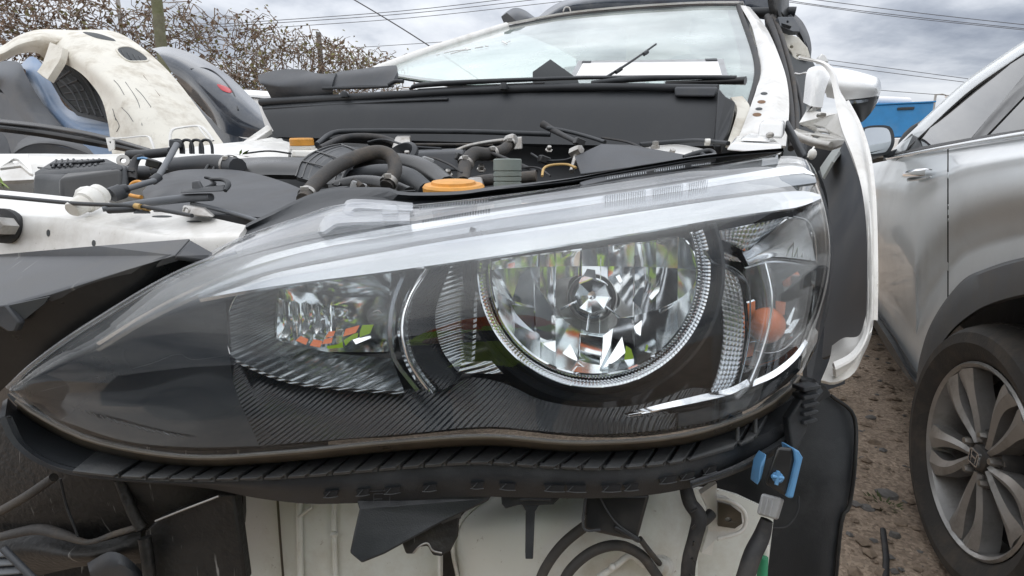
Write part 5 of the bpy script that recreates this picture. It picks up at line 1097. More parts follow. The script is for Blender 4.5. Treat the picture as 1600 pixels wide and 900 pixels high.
# ---- upper bezel above the chrome strip: grey shelf with a groove
st_t = [(310, 463), (380, 441), (450, 422), (600, 394), (700, 376), (800, 361), (900, 346), (1000, 331), (1100, 316), (1180, 305), (1235, 299), (1262, 299), (1281, 304)]
st_m = [(310, 465), (380, 447), (450, 431), (600, 408), (700, 394), (800, 380), (900, 363), (1000, 347), (1100, 331), (1180, 320), (1238, 312), (1266, 307), (1282, 307)]
st_b = [(311, 467), (380, 455), (450, 444), (600, 425), (700, 411), (800, 396), (900, 379), (1000, 363), (1100, 346), (1180, 333), (1240, 325), (1267, 317), (1283, 310)]
T90 = lambda pts, off, n=60: crs([Q(x, y, off) for x, y in pts], n)
strip = loft('chrome_strip', [[(a[0], a[1], LD(*m_) + .025) for a, m_ in zip(st_t, st_m)], [(m_[0], m_[1], LD(*m_) + .017) for m_ in st_m], [(a[0], a[1], LD(*m_) + .0125) for a, m_ in zip(st_b, st_m)]], 70, 9, .003, M['strip'], hl, 14, crisp=True)
up0 = [(150, 528), (230, 478), (310, 440), (400, 404), (500, 378), (600, 358), (700, 342), (800, 327), (900, 312), (1000, 297), (1100, 281), (1190, 266), (1235, 259), (1258, 262), (1272, 272)]
up1 = [(150, 536), (230, 487), (310, 447), (400, 414), (500, 388), (600, 370), (700, 353), (800, 338), (900, 323), (1000, 308), (1100, 293), (1190, 279), (1240, 272), (1262, 271), (1273, 274)]
up2 = [(150, 545), (230, 497), (312, 458), (400, 428), (500, 404), (600, 385), (700, 368), (800, 353), (900, 338), (1000, 323), (1100, 308), (1190, 296), (1240, 289), (1264, 286), (1276, 284)]
loft('upper_bezel', [[(a[0], a[1], LD(*b) + .024) for a, b in zip(up0, up1)], [(b[0], b[1], LD(*b) + .013) for b in up1]], 60, 6, .003, M['chrome_satin'], hl, 30)
loft('upper_bezel_groove', [[(a[0], a[1] + 1, LD(*b) + .030) for a, b in zip(up1, up2)], [((a[0] + b[0]) / 2, (a[1] + b[1]) / 2, LD(*b) + .021) for a, b in zip(up1, up2)], [(b[0], b[1] + 1, LD(*b) + .015) for b in up2]], 60, 9, .003, M['groove'], hl, 50)
# ---- black bezel: left point and the long lower apron
ap_t = [(17, 609), (40, 600), (110, 566), (200, 520), (300, 474), (352, 470), (357, 520), (362, 556), (420, 585), (490, 602), (560, 606), (630, 608), (690, 607), (735, 590), (790, 600), (850, 626), (930, 637), (1010, 630), (1080, 606), (1120, 612), (1150, 612)]
ap_b = [(17, 613), (40, 634), (110, 662), (200, 690), (300, 699), (405, 697), (425, 695), (460, 692), (520, 687), (570, 683), (620, 680), (680, 673), (730, 668), (780, 667), (830, 672), (890, 677), (950, 679), (1010, 677), (1070, 670), (1120, 660), (1160, 645)]
nL = 6
loft('bezel_point', [[Q(x, y, .022) for x, y in ap_t[:nL]], [Q((a[0] + b[0]) / 2 - (14 if k == nL - 1 else 0), a[1] * .45 + b[1] * .55, .03) for k, (a, b) in enumerate(zip(ap_t[:nL], ap_b[:nL]))], [Q(x, y, .012) for x, y in ap_b[:nL]]], 40, 16, .003, M['bezel'], hl, 40)
loft('bezel_apron', [[Q(x, y, .045) for x, y in ap_t[nL - 1:]], [Q((a[0] + b[0]) / 2 - (14 if k == 0 else 0), (a[1] * .45 + b[1] * .55) if k == 0 else (a[1] + b[1]) / 2, .030) for k, (a, b) in enumerate(zip(ap_t[nL - 1:], ap_b[nL - 1:]))], [Q(x, y, .012) for x, y in ap_b[nL - 1:]]], 80, 16, .003, M['bezel_ribs'], hl, 40)
tube('bezel_fold', [Q(62, 612, .018), Q(150, 590, .018), Q(230, 570, .02), Q(278, 553, .022), Q(300, 562, .022), Q(350, 556, .022)], .4, M['bezel'], hl, 6)
for k in range(16): tube('bezel_notch', [Q(118 + 11 * k + .3 * k, 640 + 26 * (1 - (1 - k / 15) ** 1.6) + 1.2 * k, .010), Q(112 + 11 * k, 634 + 26 * (1 - (1 - k / 15) ** 1.6) + 1.2 * k, .014)], .9, M['bezel_grey'], hl, 5)
# ---- mirror facets aimed by the optics: each reflects the direction of its target
def facet(name, pts, d, target, mat=None, par=None, th=.002):
    cx_ = sum(p[0] for p in pts) / len(pts); cy_ = sum(p[1] for p in pts) / len(pts); c = P(cx_, cy_, d)
    n = ((CAM - c).normalized() + (Vector(target) - c).normalized()).normalized()
    V = []
    for x, y in pts:
        r = ray(x, y); V.append(CAM + r * ((c - CAM).dot(n) / r.dot(n)))
    m = len(V); F = [tuple(range(m)), tuple(range(2 * m - 1, m - 1, -1))] + [(i, (i + 1) % m, (i + 1) % m + m, i + m) for i in range(m)]
    return mk(name, V + [v - n * th for v in V], F, mat or M['mirror'], par or hl, 20)
SKYT = (0, -1.2, 4.0); VEST_O = (.05, -.55, 1.28); VEST_Y = (.0, -.52, .75); DARK = (-.3, -.6, .1); FAR = (2, -6, .9)
# ---- small inner lamp (left)
ro_ = [(412, 446), (376, 456), (358, 485), (353, 520), (359, 553), (395, 574), (450, 594), (520, 604), (632, 612)]
ri_ = [(466, 440), (449, 448), (437, 470), (429, 505), (431, 529), (450, 536), (485, 545), (535, 553), (612, 560)]
loft('small_lamp_surround', [[Q(x, y, .03) for x, y in ro_], [Q((a[0] + b[0]) / 2, (a[1] + b[1]) / 2, .05) for a, b in zip(ro_, ri_)], [Q(x, y, .078) for x, y in ri_]], 50, 12, .003, M['silver_ribs'], hl, 40)
tube('small_lamp_edge', [Q(x, y, .029) for x, y in ro_[:5]], .8, M['chrome_satin'], hl, 8)
V = []
G = []
for j in range(15):
    v = j / 14; row = []
    for i in range(31):
        u = i / 30; x = 430 + 185 * u + 8 * (1 - v); y = 428 + 122 * v
        dep = .465 + .055 * (1 - (2 * u - 1) ** 2) * (1 - (2 * v - 1) ** 2 * .8)
        row.append(P(x, y, dep))
    G.append(row)
gridmesh('small_reflector', G, .002, M['mirror'], hl, 60)
for k in range(5):
    x = 434 + 18 * k
    loft('reflector_flute', [[(x, 470 + 2 * k, .475), (x + 2, 500, .482), (x + 6, 528 + 3.4 * k, .47)], [(x + 8, 468 + 2 * k, .467), (x + 10, 500, .474), (x + 14, 530 + 3 * k, .463)], [(x + 16, 472 + 2 * k, .478), (x + 18, 500, .485), (x + 20, 534 + 2.5 * k, .474)]], 10, 8, .002, M['mirror'], hl, 50)
for pts, t in (([(462, 532), (470, 525), (482, 530), (478, 539)], VEST_O), ([(472, 523), (482, 515), (492, 521), (484, 528)], DARK), ([(484, 540), (490, 530), (504, 533), (500, 543)], VEST_O), ([(491, 528), (497, 520), (510, 522), (505, 531)], DARK), ([(503, 538), (507, 530), (520, 527), (518, 536)], VEST_O), ([(508, 528), (514, 518), (524, 517), (521, 525)], VEST_O), ([(526, 516), (536, 515), (534, 524), (523, 526)], DARK), ([(536, 526), (540, 514), (562, 508), (556, 520)], VEST_O),
               ([(510, 541), (528, 538), (535, 533), (536, 543), (512, 545)], VEST_Y), ([(537, 532), (552, 522), (560, 520), (558, 529), (548, 532), (540, 540)], VEST_Y), ([(562, 519), (566, 508), (584, 507), (578, 521), (562, 527)], VEST_Y), ([(551, 531), (578, 522), (580, 528), (556, 538)], SKYT), ([(440, 520), (450, 500), (456, 520), (446, 528)], SKYT), ([(490, 508), (498, 488), (504, 510), (494, 522)], SKYT), ([(470, 512), (478, 495), (484, 514), (474, 522)], SKYT)):
    facet('mirror_facet', pts, .452, t)
loft('reflector_hood', [[(448, 436, .45), (500, 428, .455), (560, 424, .455), (612, 420, .45)], [(450, 452, .47), (500, 446, .478), (560, 446, .478), (608, 456, .47)], [(452, 462, .50), (500, 462, .51), (560, 466, .51), (604, 472, .50)]], 24, 10, .002, M['mirror'], hl, 60)
ball('bulb', P(590, 492, .45), (.009, .013, .009), M['inner_lens'], hl, 16); tube('bulb_filament', [(583, 488, .45), (590, 485, .45), (596, 489, .45)], .8, M['steel'], hl, 6)
# chrome arc between the lamps, black recess and ribbed wall
loft('chrome_arc', [[Q(662, 420, .03), Q(634, 462, .026), Q(621, 512, .024), Q(630, 560, .022), Q(647, 592, .021), Q(668, 618, .02)], [Q(668, 420, .027), Q(640, 464, .02), Q(629, 512, .018), Q(638, 558, .016), Q(654, 588, .015), Q(675, 615, .015)], [Q(674, 420, .034), Q(647, 468, .03), Q(637, 513, .028), Q(646, 556, .026), Q(662, 584, .025), Q(682, 609, .025)]], 40, 9, .003, M['chrome'], hl, 50)
loft('recess_wall', [[Q(630, 424, .034), Q(612, 470, .034), Q(606, 520, .034), Q(615, 565, .034), Q(650, 612, .034)], [Q(622, 432, .07), Q(608, 470, .075), Q(604, 520, .078), Q(610, 556, .075), Q(640, 590, .06)]], 30, 6, .003, M['bezel_grey'], hl, 50)
loft('arc_recess', [[Q(672, 420, .036), Q(648, 466, .034), Q(640, 512, .033), Q(650, 560, .033), Q(690, 610, .034)], [Q(690, 416, .055), Q(672, 466, .06), Q(668, 512, .06), Q(680, 555, .056), Q(712, 598, .045)], [Q(702, 414, .07), Q(682, 466, .08), Q(678, 508, .08), Q(690, 545, .075), Q(722, 585, .06)]], 30, 10, .003, M['bezel_ribs'], hl, 50)
loft('ribbed_wall', [[Q(706, 412, .06), Q(686, 466, .07), Q(680, 500, .07), Q(690, 545, .068), Q(716, 582, .055)], [Q(734, 408, .07), Q(722, 460, .075), Q(722, 505, .075), Q(724, 545, .07), Q(728, 582, .06)], [Q(762, 404, .06), Q(744, 450, .06), Q(740, 500, .06), Q(738, 545, .06), Q(735, 583, .055)]], 30, 14, .003, M['silver_ribs'], hl, 50)
plate('ribbed_step', [Q(722, 566, .04), Q(768, 564, .045), Q(786, 584, .042), Q(716, 583, .04)], .004, M['silver_ribs'], hl)
# ---- main lamp
MC = (928, 424); DR = .447; RM = 187.0
def MP(s, t, d): return P(MC[0] + RM * s, MC[1] + RM * t, d)
def arcpts(r, a0, a1, n, d): return [MP(r * math.cos(a0 + (a1 - a0) * k / n), r * math.sin(a0 + (a1 - a0) * k / n), d) for k in range(n + 1)]
A0, A1 = R(-22), R(200)
rads = ((1.0, DR - .004), (.975, DR - .009), (.955, DR - .004))
gridmesh('lamp_ring', [arcpts(r, A0, A1, 110, d) for r, d in rads], .003, M['chrome'], hl, 40)
V = []; F = []; n = 120
for k in range(2 * n + 1):
    a = A0 + (A1 - A0) * k / (2 * n); h = .0026 if k % 2 else -.0012
    V += [MP(.955 * math.cos(a), .955 * math.sin(a), DR - .002 - h), MP(.885 * math.cos(a), .885 * math.sin(a), DR + .010 - h)]
for k in range(2 * n): F.append((2 * k, 2 * k + 2, 2 * k + 3, 2 * k + 1))
mk('ring_ribs', V, F, M['chrome'], hl, None)
gridmesh('lamp_ring', [arcpts(r, A0, A1, 110, d) for r, d in ((.885, DR + .008), (.87, DR + .004), (.855, DR + .010))], .003, M['chrome'], hl, 40)
gridmesh('lamp_collar', [arcpts(r, A0, A1, 110, d) for r, d in ((1.0, DR - .003), (1.03, DR + .004), (1.07, DR - .004))], .003, M['bezel'], hl, 40)
# fluted main reflector, facet by facet
cuts = [-.86, -.66, -.45, -.32, -.10, .12, .34, .52, .70, .86]; rows_ = [-.62, -.05, .46, .98]
rnd = random.Random(11)
for ci in range(len(cuts) - 1):
    for ri in range(3):
        s0, s1 = cuts[ci], cuts[ci + 1]; tx, ty, kk = rnd.gauss(0, .0013), rnd.gauss(0, .0012), rnd.choice((-1, 1, 1)) * rnd.uniform(.0003, .0010)
        G = []
        for j in range(9):
            row = []
            for i in range(7):
                s = s0 + (s1 - s0) * i / 6; hh = math.sqrt(max(0.0, .87 ** 2 - s * s)); t = (rows_[ri] + (rows_[ri + 1] - rows_[ri]) * j / 8) * hh; t = max(t, (388 - 24 * s - MC[1]) / RM) if ri == 0 else t
                lx, ly = i / 6 * 2 - 1, j / 4 - 1; r2 = (s * s + t * t) / .76
                row.append(MP(s, t, DR + .012 + .082 * (1 - r2) + kk * (1 - lx * lx) + tx * lx + ty * ly))
            G.append(row)
        gridmesh('reflector_facet', G, .0015, M['mirror'], hl, 50)
DB = .485
for pts, d, t in (([(780, 548), (868, 532), (868, 591), (822, 582), (800, 567)], .475, SKYT), ([(762, 500), (776, 500), (798, 548), (782, 548)], .472, SKYT), ([(784, 500), (792, 514), (800, 540), (794, 540)], .470, SKYT),
                  ([(869, 592), (872, 560), (891, 537), (904, 565), (908, 594)], .476, SKYT), ([(906, 566), (925, 584), (924, 594), (912, 594)], .474, SKYT), ([(937, 576), (940, 526), (958, 513), (954, 540)], .478, SKYT), ([(940, 578), (972, 526), (977, 551), (965, 562)], .476, SKYT),
                  ([(972, 592), (978, 540), (986, 545), (990, 558)], .474, VEST_Y), ([(996, 600), (1002, 570), (1010, 538), (1013, 540), (1004, 580)], .474, VEST_Y),
                  ([(904, 442), (918, 420), (930, 422), (932, 443)], .50, FAR), ([(922, 470), (930, 446), (947, 468)], .485, SKYT), ([(907, 470), (918, 454), (930, 456), (926, 470)], .486, FAR), ([(962, 432), (968, 429), (973, 440), (969, 444)], .50, SKYT),
                  ([(988, 470), (1000, 450), (1006, 448), (1001, 482)], .49, FAR), ([(1014, 464), (1030, 440), (1034, 425), (1030, 455), (1018, 468)], .485, SKYT), ([(1068, 499), (1074, 492), (1080, 498), (1079, 504)], .474, SKYT),
                  ([(990, 510), (1003, 500), (1001, 524), (994, 520)], .485, SKYT),
                  ([(800, 470), (812, 432), (826, 418), (834, 440), (834, 478)], .485, FAR), ([(836, 478), (836, 444), (850, 462), (862, 484), (862, 540), (840, 538)], .487, FAR), ([(800, 476), (834, 482), (836, 534), (806, 536)], .484, (.5, -3, .35))):
    facet('mirror_facet', pts, d, t)
def facet_box():
    pts = [(906, 522), (942, 527), (938, 580), (924, 582), (903, 566)]
    facet('dark_facet', pts, .475, DARK)
    for a, b in zip(pts, pts[1:] + pts[:1]): tube('facet_edge', [(a[0], a[1], .472), (b[0], b[1], .472)], .8, M['chrome'], hl, 6)
facet_box()
for x in (868, 938, 990): tube('facet_seam', [(x + 1, 400, .50), (x, 450, .513), (x - 1, 500, .508), (x - 1, 530, .49)], .6, M['chrome'], hl, 6)
# bulb and its faceted shield
c = P(925, 462, .47); axb = (CAM - c).normalized() + Vector((0, 0, .05))
lathe('bulb_shield', c, axb, [(.0, .0), (.004, .002), (.016, -.012), (.019, -.03), (.017, -.05)], M['mirror'], hl, 8, 10)
lathe('bulb_socket', c, axb, [(.021, -.05), (.024, -.045), (.026, -.06)], M['steel'], hl, 24)
for k in range(3):
    a = R(200 + 62 * k); tube('shield_leg', [(925 + 24 * math.cos(a), 462 - 24 * math.sin(a), .485), (925 + 52 * math.cos(a), 466 - 50 * math.sin(a), .50)], 1.8, M['chrome'], hl, 6)
# ---- right end: prism band, turn signal with amber bulb, clear inner cover
def prisms(name, A, B, nu, nv, hgt, mat):
    """strip of little four-sided pyramids between edge A and edge B"""
    EA, EB = crs(A, nv + 1), crs(B, nv + 1); V = []; F = []
    def pt(i, j): t = i / nu; return tuple(EA[j][k] + (EB[j][k] - EA[j][k]) * t for k in range(3))
    for j in range(nv):
        for i in range(nu):
            q = [pt(i, j), pt(i + 1, j), pt(i + 1, j + 1), pt(i, j + 1)]; c = tuple(sum(z[k] for z in q) / 4 for k in range(3)); b = len(V)
            V += [P(*z) for z in q] + [P(c[0], c[1], c[2] - hgt)]; F += [(b, b + 1, b + 4), (b + 1, b + 2, b + 4), (b + 2, b + 3, b + 4), (b + 3, b, b + 4)]
    return mk(name, V, F, mat, hl, None)
prisms('prism_band', [(1107, 408, .45), (1118, 440, .455), (1127, 475, .458), (1130, 510, .46), (1127, 550, .458), (1118, 590, .452), (1103, 622, .446)], [(1150, 426, .468), (1158, 450, .472), (1162, 480, .475), (1164, 515, .475), (1160, 555, .472), (1152, 590, .466), (1136, 614, .458)], 6, 28, .003, M['chrome_satin'])
prisms('prism_patch', [(1110, 362, .47), (1150, 355, .475), (1190, 347, .48), (1232, 338, .49)], [(1120, 372, .475), (1150, 386, .48), (1168, 392, .485), (1186, 376, .49)], 5, 16, .003, M['chrome_satin'])
prisms('prism_patch', [(1104, 378, .468), (1116, 384, .47), (1130, 392, .475), (1152, 402, .48)], [(1110, 400, .47), (1120, 402, .475), (1140, 408, .48), (1158, 410, .485)], 3, 9, .003, M['chrome'])
loft('band_edge', [[(1098, 392, .44), (1112, 410, .44), (1140, 420, .455), (1165, 440, .47)], [(1100, 396, .445), (1114, 414, .444), (1140, 424, .459), (1163, 443, .474)]], 20, 4, .002, M['bezel_grey'], hl)
tube('prism_frame', [(1108, 402, .447), (1130, 412, .452), (1155, 425, .462), (1170, 450, .468), (1172, 500, .47), (1168, 545, .468), (1155, 600, .458)], 1.2, M['bezel_grey'], hl, 8)
# turn reflector bowl
loft('turn_reflector', [[(1165, 420, .50), (1205, 410, .52), (1250, 414, .55), (1276, 424, .58)], [(1168, 470, .56), (1205, 466, .60), (1245, 466, .62), (1270, 470, .60)], [(1168, 520, .55), (1200, 520, .58), (1235, 518, .60), (1262, 514, .59)], [(1160, 570, .50), (1190, 572, .51), (1220, 566, .53), (1248, 552, .56)]], 24, 24, .002, M['chrome_satin'], hl, 50)
am = bpy.data.objects.new('turn_bulb', None); reg(am, hl, P(1200, 505, .53))
c = P(1196, 508, .515); axb = (CAM - c).normalized() + Vector((-.3, 0, .1))
lathe('bulb_glass', c, axb, [(0, .018), (.009, .016), (.0155, .009), (.0185, -.001), (.016, -.012), (.010, -.022)], M['amber'], am, 24, 60)
lathe('bulb_base', c, axb, [(.0085, -.02), (.0095, -.022), (.0095, -.04)], M['steel'], am, 16)
for pts, d, t in (([(1168, 474), (1180, 470), (1180, 500), (1169, 503)], .50, P(1196, 508, .515)), ([(1212, 470), (1228, 472), (1226, 492), (1212, 494)], .53, P(1196, 508, .515)), ([(1228, 520), (1240, 516), (1238, 528), (1226, 532)], .54, P(1196, 508, .515)), ([(1222, 440), (1246, 424), (1250, 430), (1226, 456)], .56, P(1196, 508, .515)), ([(1168, 536), (1180, 534), (1176, 556), (1166, 558)], .49, P(1196, 508, .515)), ([(1170, 520), (1186, 516), (1184, 532), (1172, 534)], .525, SKYT), ([(1204, 500), (1218, 496), (1216, 520), (1202, 524)], .53, SKYT), ([(1228, 505), (1240, 480), (1242, 482), (1234, 508)], .53, SKYT), ([(1224, 520), (1240, 500), (1250, 498), (1236, 520)], .53, SKYT)):
    facet('mirror_facet', pts, d, t)
tube('turn_ridge', [(1192, 404, .455), (1202, 425, .447), (1206, 460, .445), (1203, 500, .445), (1192, 545, .443), (1176, 590, .440), (1150, 622, .432)], [5, 5, 4, 3.5, 4, 5, 4], M['inner_lens'], hl, 12)
tube('turn_ridge_core', [(1196, 412, .462), (1206, 460, .452), (1202, 505, .452), (1188, 556, .45), (1172, 596, .446)], 1.6, M['chrome'], hl, 8)
loft('inner_cover', [[(1165, 425, .478), (1190, 405, .47), (1230, 408, .495), (1276, 414, .54)], [(1172, 490, .478), (1204, 480, .465), (1236, 480, .49), (1276, 480, .54)], [(1158, 585, .463), (1185, 572, .46), (1220, 560, .48), (1262, 540, .53)]], 24, 16, .002, M['inner_lens'], hl, 50)
tube('cover_edge', [(1192, 404, .466), (1230, 406, .49), (1272, 412, .535)], 1.0, M['inner_lens'], hl, 8); tube('cover_edge', [(1180, 548, .46), (1200, 552, .465), (1225, 545, .48), (1252, 520, .51)], 1.0, M['chrome_satin'], hl, 8)
tube('cover_edge', [(1240, 338, .49), (1262, 345, .505), (1273, 370, .525), (1276, 410, .538)], 1.0, M['chrome_satin'], hl, 8)
loft('side_reflector', [[(1160, 395, .50), (1195, 372, .50), (1232, 342, .50), (1258, 345, .53)], [(1165, 405, .53), (1200, 390, .53), (1240, 380, .54), (1268, 375, .56)], [(1170, 415, .52), (1205, 402, .53), (1245, 404, .55), (1274, 408, .57)]], 20, 12, .002, M['chrome_satin'], hl, 50)
for k in range(5): tube('side_flute', [(1236 + 8 * k, 352 + 3 * k, .525 + .008 * k), (1240 + 7 * k, 380, .54 + .007 * k), (1238 + 8 * k, 402, .54 + .007 * k)], 1.3, M['chrome_satin'], hl, 6)
# lower chrome blade and right lower bezel
loft('chrome_blade', [[Q(975, 646, .014), Q(1030, 632, .014), Q(1090, 618, .016), Q(1140, 606, .018), Q(1168, 592, .022)], [Q(984, 650, .009), Q(1035, 640, .009), Q(1092, 628, .010), Q(1142, 616, .012), Q(1172, 602, .016)], [Q(986, 654, .016), Q(1036, 648, .016), Q(1094, 638, .016), Q(1146, 624, .018), Q(1180, 604, .022)]], 30, 9, .002, M['chrome'], hl, 20, crisp=True)
loft('lower_corner_bezel', [[Q(1060, 612, .05), Q(1110, 606, .05), Q(1160, 596, .05), Q(1200, 572, .05), Q(1244, 540, .05)], [Q(1060, 640, .02), Q(1110, 630, .022), Q(1164, 612, .024), Q(1206, 586, .026), Q(1250, 552, .03)], [Q(1060, 668, .010), Q(1110, 658, .010), Q(1160, 640, .010), Q(1206, 612, .012), Q(1246, 575, .014)]], 30, 12, .003, M['bezel'], hl, 40)
loft('chrome_corner', [[Q(1178, 594, .022), Q(1210, 578, .024), Q(1240, 554, .028), Q(1258, 530, .034)], [Q(1176, 604, .018), Q(1212, 588, .02), Q(1244, 562, .024), Q(1262, 535, .03)]], 20, 6, .002, M['chrome_satin'], hl, 20)
# ================================================================== BUMPER BRACKET AND WHAT HANGS BELOW THE LAMP
bk = bpy.data.objects.new('bumper_bracket', None); reg(bk, car, P(700, 780, .43)); tag(bk, 'black ribbed plastic bumper bracket under the lens')
up_e = [(12, 622), (40, 648), (90, 676), (150, 698), (240, 716), (320, 722), (420, 718), (520, 708), (620, 699), (700, 692), (760, 690), (850, 697), (950, 700), (1040, 694), (1110, 680), (1180, 655), (1235, 625), (1272, 592)]
ou_e = [(8, 650), (28, 690), (70, 722), (130, 738), (230, 746), (320, 748), (420, 746), (520, 739), (620, 730), (700, 724), (760, 722), (850, 728), (950, 731), (1040, 724), (1110, 710), (1180, 684), (1238, 652), (1282, 606)]
lo_e = [(10, 660), (40, 712), (110, 742), (190, 752), (260, 757), (330, 764), (400, 778), (480, 787), (560, 786), (640, 782), (720, 776), (850, 778), (950, 778), (1040, 770), (1110, 752), (1180, 724), (1240, 682), (1286, 618)]
def bd(x): return .415 - .00002 * (x - 700) if x < 900 else .411 + .0000006 * (x - 900) ** 2 + .00002 * (x - 900)
def E(l, o): return [(x, y, bd(x) + o) for x, y in l]
loft('bracket_shelf', [E(up_e, .035), E([((a[0] + b[0]) / 2, (a[1] + b[1]) / 2) for a, b in zip(up_e, ou_e)], .014), E(ou_e, -.004)], 90, 8, .004, M['black'], bk, 50)
loft('bracket_face', [E(ou_e, -.004), E([((a[0] + b[0]) / 2, (a[1] + b[1]) / 2) for a, b in zip(ou_e, lo_e)], -.003), E(lo_e, .008)], 90, 8, .004, M['black'], bk, 50)
UE, OE = crs(up_e, 400), crs(ou_e, 400)
def at_x(C, x): return min(C, key=lambda q: abs(q[0] - x))
xs_ = [105, 180, 222, 258, 295, 331, 368, 404, 441, 477, 513, 549, 585, 621, 657, 693, 729, 765, 800, 835, 870, 904, 938, 972, 1005, 1038, 1070, 1150, 1180]
for a, b in zip(xs_, xs_[1:]):                                  # slanted pads between grooves
    if b - a < 10: continue
    g = 7; sl = 46 if a < 500 else (38 if a < 900 else 22)
    pu = [at_x(UE, a + sl + g), at_x(UE, b + sl - 1)]; po = [at_x(OE, a + g), at_x(OE, b - 2)]
    rows = []
    for t, o in ((.0, .028), (.5, .007), (.85, -.007), (1.0, -.010), (1.12, -.008)):
        rows.append([P(pu[k][0] + (po[k][0] - pu[k][0]) * min(t, 1), pu[k][1] + (po[k][1] - pu[k][1]) * t, bd(po[k][0]) + o) for k in (0, 1)])
    rows = [[r[0], (r[0] + r[1]) / 2, r[1]] for r in rows]
    gridmesh('rib_pad', rows, .005, M['black_dusty'], bk, 25, bevel=.0012)
rnd = random.Random(4)
LE = crs(lo_e, 400)
for x in (505, 556, 600, 660, 735, 780, 850, 885, 940, 975, 1030, 1062, 1098):    # slots along the face, their inner shade painted as near-black plates
    q, r_ = at_x(OE, x), at_x(LE, x); yy = q[1] + (r_[1] - q[1]) * (.62 if x < 1000 else .5); w_ = rnd.uniform(20, 34); sl = (at_x(OE, x + 20)[1] - q[1]) / 20
    d = bd(x) - .0045
    plate('slot_inlay', [(x, yy, d), (x + w_, yy + sl * w_ - 1, d), (x + w_ - 2, yy + sl * w_ + 7, d), (x + 3, yy + 8, d)], .003, M['void'], bk)
    tube('slot_lip', [(x, yy + 8, d - .002), (x + w_ * .5, yy + 9 + sl * w_ * .5, d - .003), (x + w_, yy + 8 + sl * w_, d - .002)], .8, M['black_dusty'], bk, 6)
    tube('slot_web', [(x + 2, yy + 8, d - .001), (x + 11, yy - 1 + sl * 10, d - .001)], .7, M['black_dusty'], bk, 6)
# lower leg with its cast mark
plate('bracket_leg', [(556, 780, .425), (770, 772, .425), (763, 782, .425), (737, 795, .424), (700, 812, .420), (684, 820, .418), (600, 866, .412), (565, 880, .410), (546, 864, .410), (553, 830, .415), (561, 796, .42)], .012, M['black'], bk, bevel=.0015)
mk_d = .4165
for l in ([(576, 768), (625, 766)], [(579, 793), (624, 791)]): tube('mark_frame', [(x, y, mk_d) for x, y in l], .5, M['dark_grey'], bk, 6)
for l in ([(584, 772), (598, 771.5)], [(584, 780), (597, 779.5)], [(584, 772), (584, 788)], [(609, 772), (609, 788)], [(609, 788), (621, 787)]): tube('cast_letter', [(x, y, mk_d) for x, y in l], .45, M['dark_grey'], bk, 6)
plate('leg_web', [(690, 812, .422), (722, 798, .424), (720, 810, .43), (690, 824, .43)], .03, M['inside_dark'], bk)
plate('leg_foot', [(628, 850, .424), (640, 838, .424), (704, 800, .426), (718, 806, .428), (716, 838, .428), (704, 862, .426), (690, 870, .424), (676, 868, .424), (668, 854, .424), (654, 856, .424), (646, 866, .424), (634, 866, .424)], .012, M['grime'], bk, bevel=.0015)
tube('leg_clip', [(646, 864, .420), (656, 853, .418), (668, 849, .418), (676, 860, .418), (690, 864, .420)], 1.5, M['steel'], bk)
plate('hook_tab', [(783, 775, .43), (878, 775, .43), (866, 788, .43), (842, 790, .43), (836, 800, .43), (833, 874, .43), (821, 874, .43), (822, 800, .43), (815, 788, .43), (790, 795, .43), (784, 788, .43)], .012, M['black'], bk, bevel=.0015)
tube('hook_bar', [(812, 780, .424), (836, 779, .424), (861, 780, .424)], 3, M['black'], bk)
hexa('funnel_tab', [(914, 774, .44), (1016, 772, .44), (996, 846, .44), (912, 828, .44)], [(920, 774, .47), (1010, 772, .47), (990, 838, .47), (920, 822, .47)], M['black_smooth'], bk, .003)
tube('funnel_rib', [(938, 778, .437), (950, 800, .437), (966, 820, .437), (992, 838, .437)], 1.3, M['dark_grey'], bk, 6); tube('funnel_rib', [(915, 775, .437), (912, 825, .437), (938, 828, .437)], 2, M['dark_grey'], bk, 6)
hexa('funnel_lip', [(958, 826, .437), (962, 820, .437), (1000, 840, .437), (997, 848, .437)], [(960, 828, .46), (964, 822, .46), (1002, 842, .46), (999, 850, .46)], M['black'], bk, .002)
# end of the bracket, with fins
loft('end_wing', [E([(1080, 752), (1140, 730), (1200, 698), (1252, 662)], -.004), E([(1082, 757), (1142, 736), (1203, 706), (1256, 664)], -.014), E([(1082, 763), (1145, 742), (1208, 712), (1260, 672)], -.002)], 30, 6, .004, M['black_dusty'], bk)
for k in range(5): plate('fin', [(1256, 606 + 13 * k, .455), (1284 - 1.5 * k, 602 + 13 * k, .455), (1284 - 1.5 * k, 606 + 13 * k, .455), (1256, 613 + 13 * k, .455)], .02, M['black'], bk, bevel=.001)
plate('end_plate', [(1232, 655, .46), (1262, 610, .46), (1282, 598, .46), (1262, 672, .46), (1240, 720, .46)], .012, M['black'], bk, bevel=.002)
for x in (1152, 1180): tube('end_post', [(x, 655 - .4 * (x - 1150), bd(x) + .0), (x, 690 - .45 * (x - 1150), bd(x) - .004)], 3.5, M['black_dusty'], bk, 8)
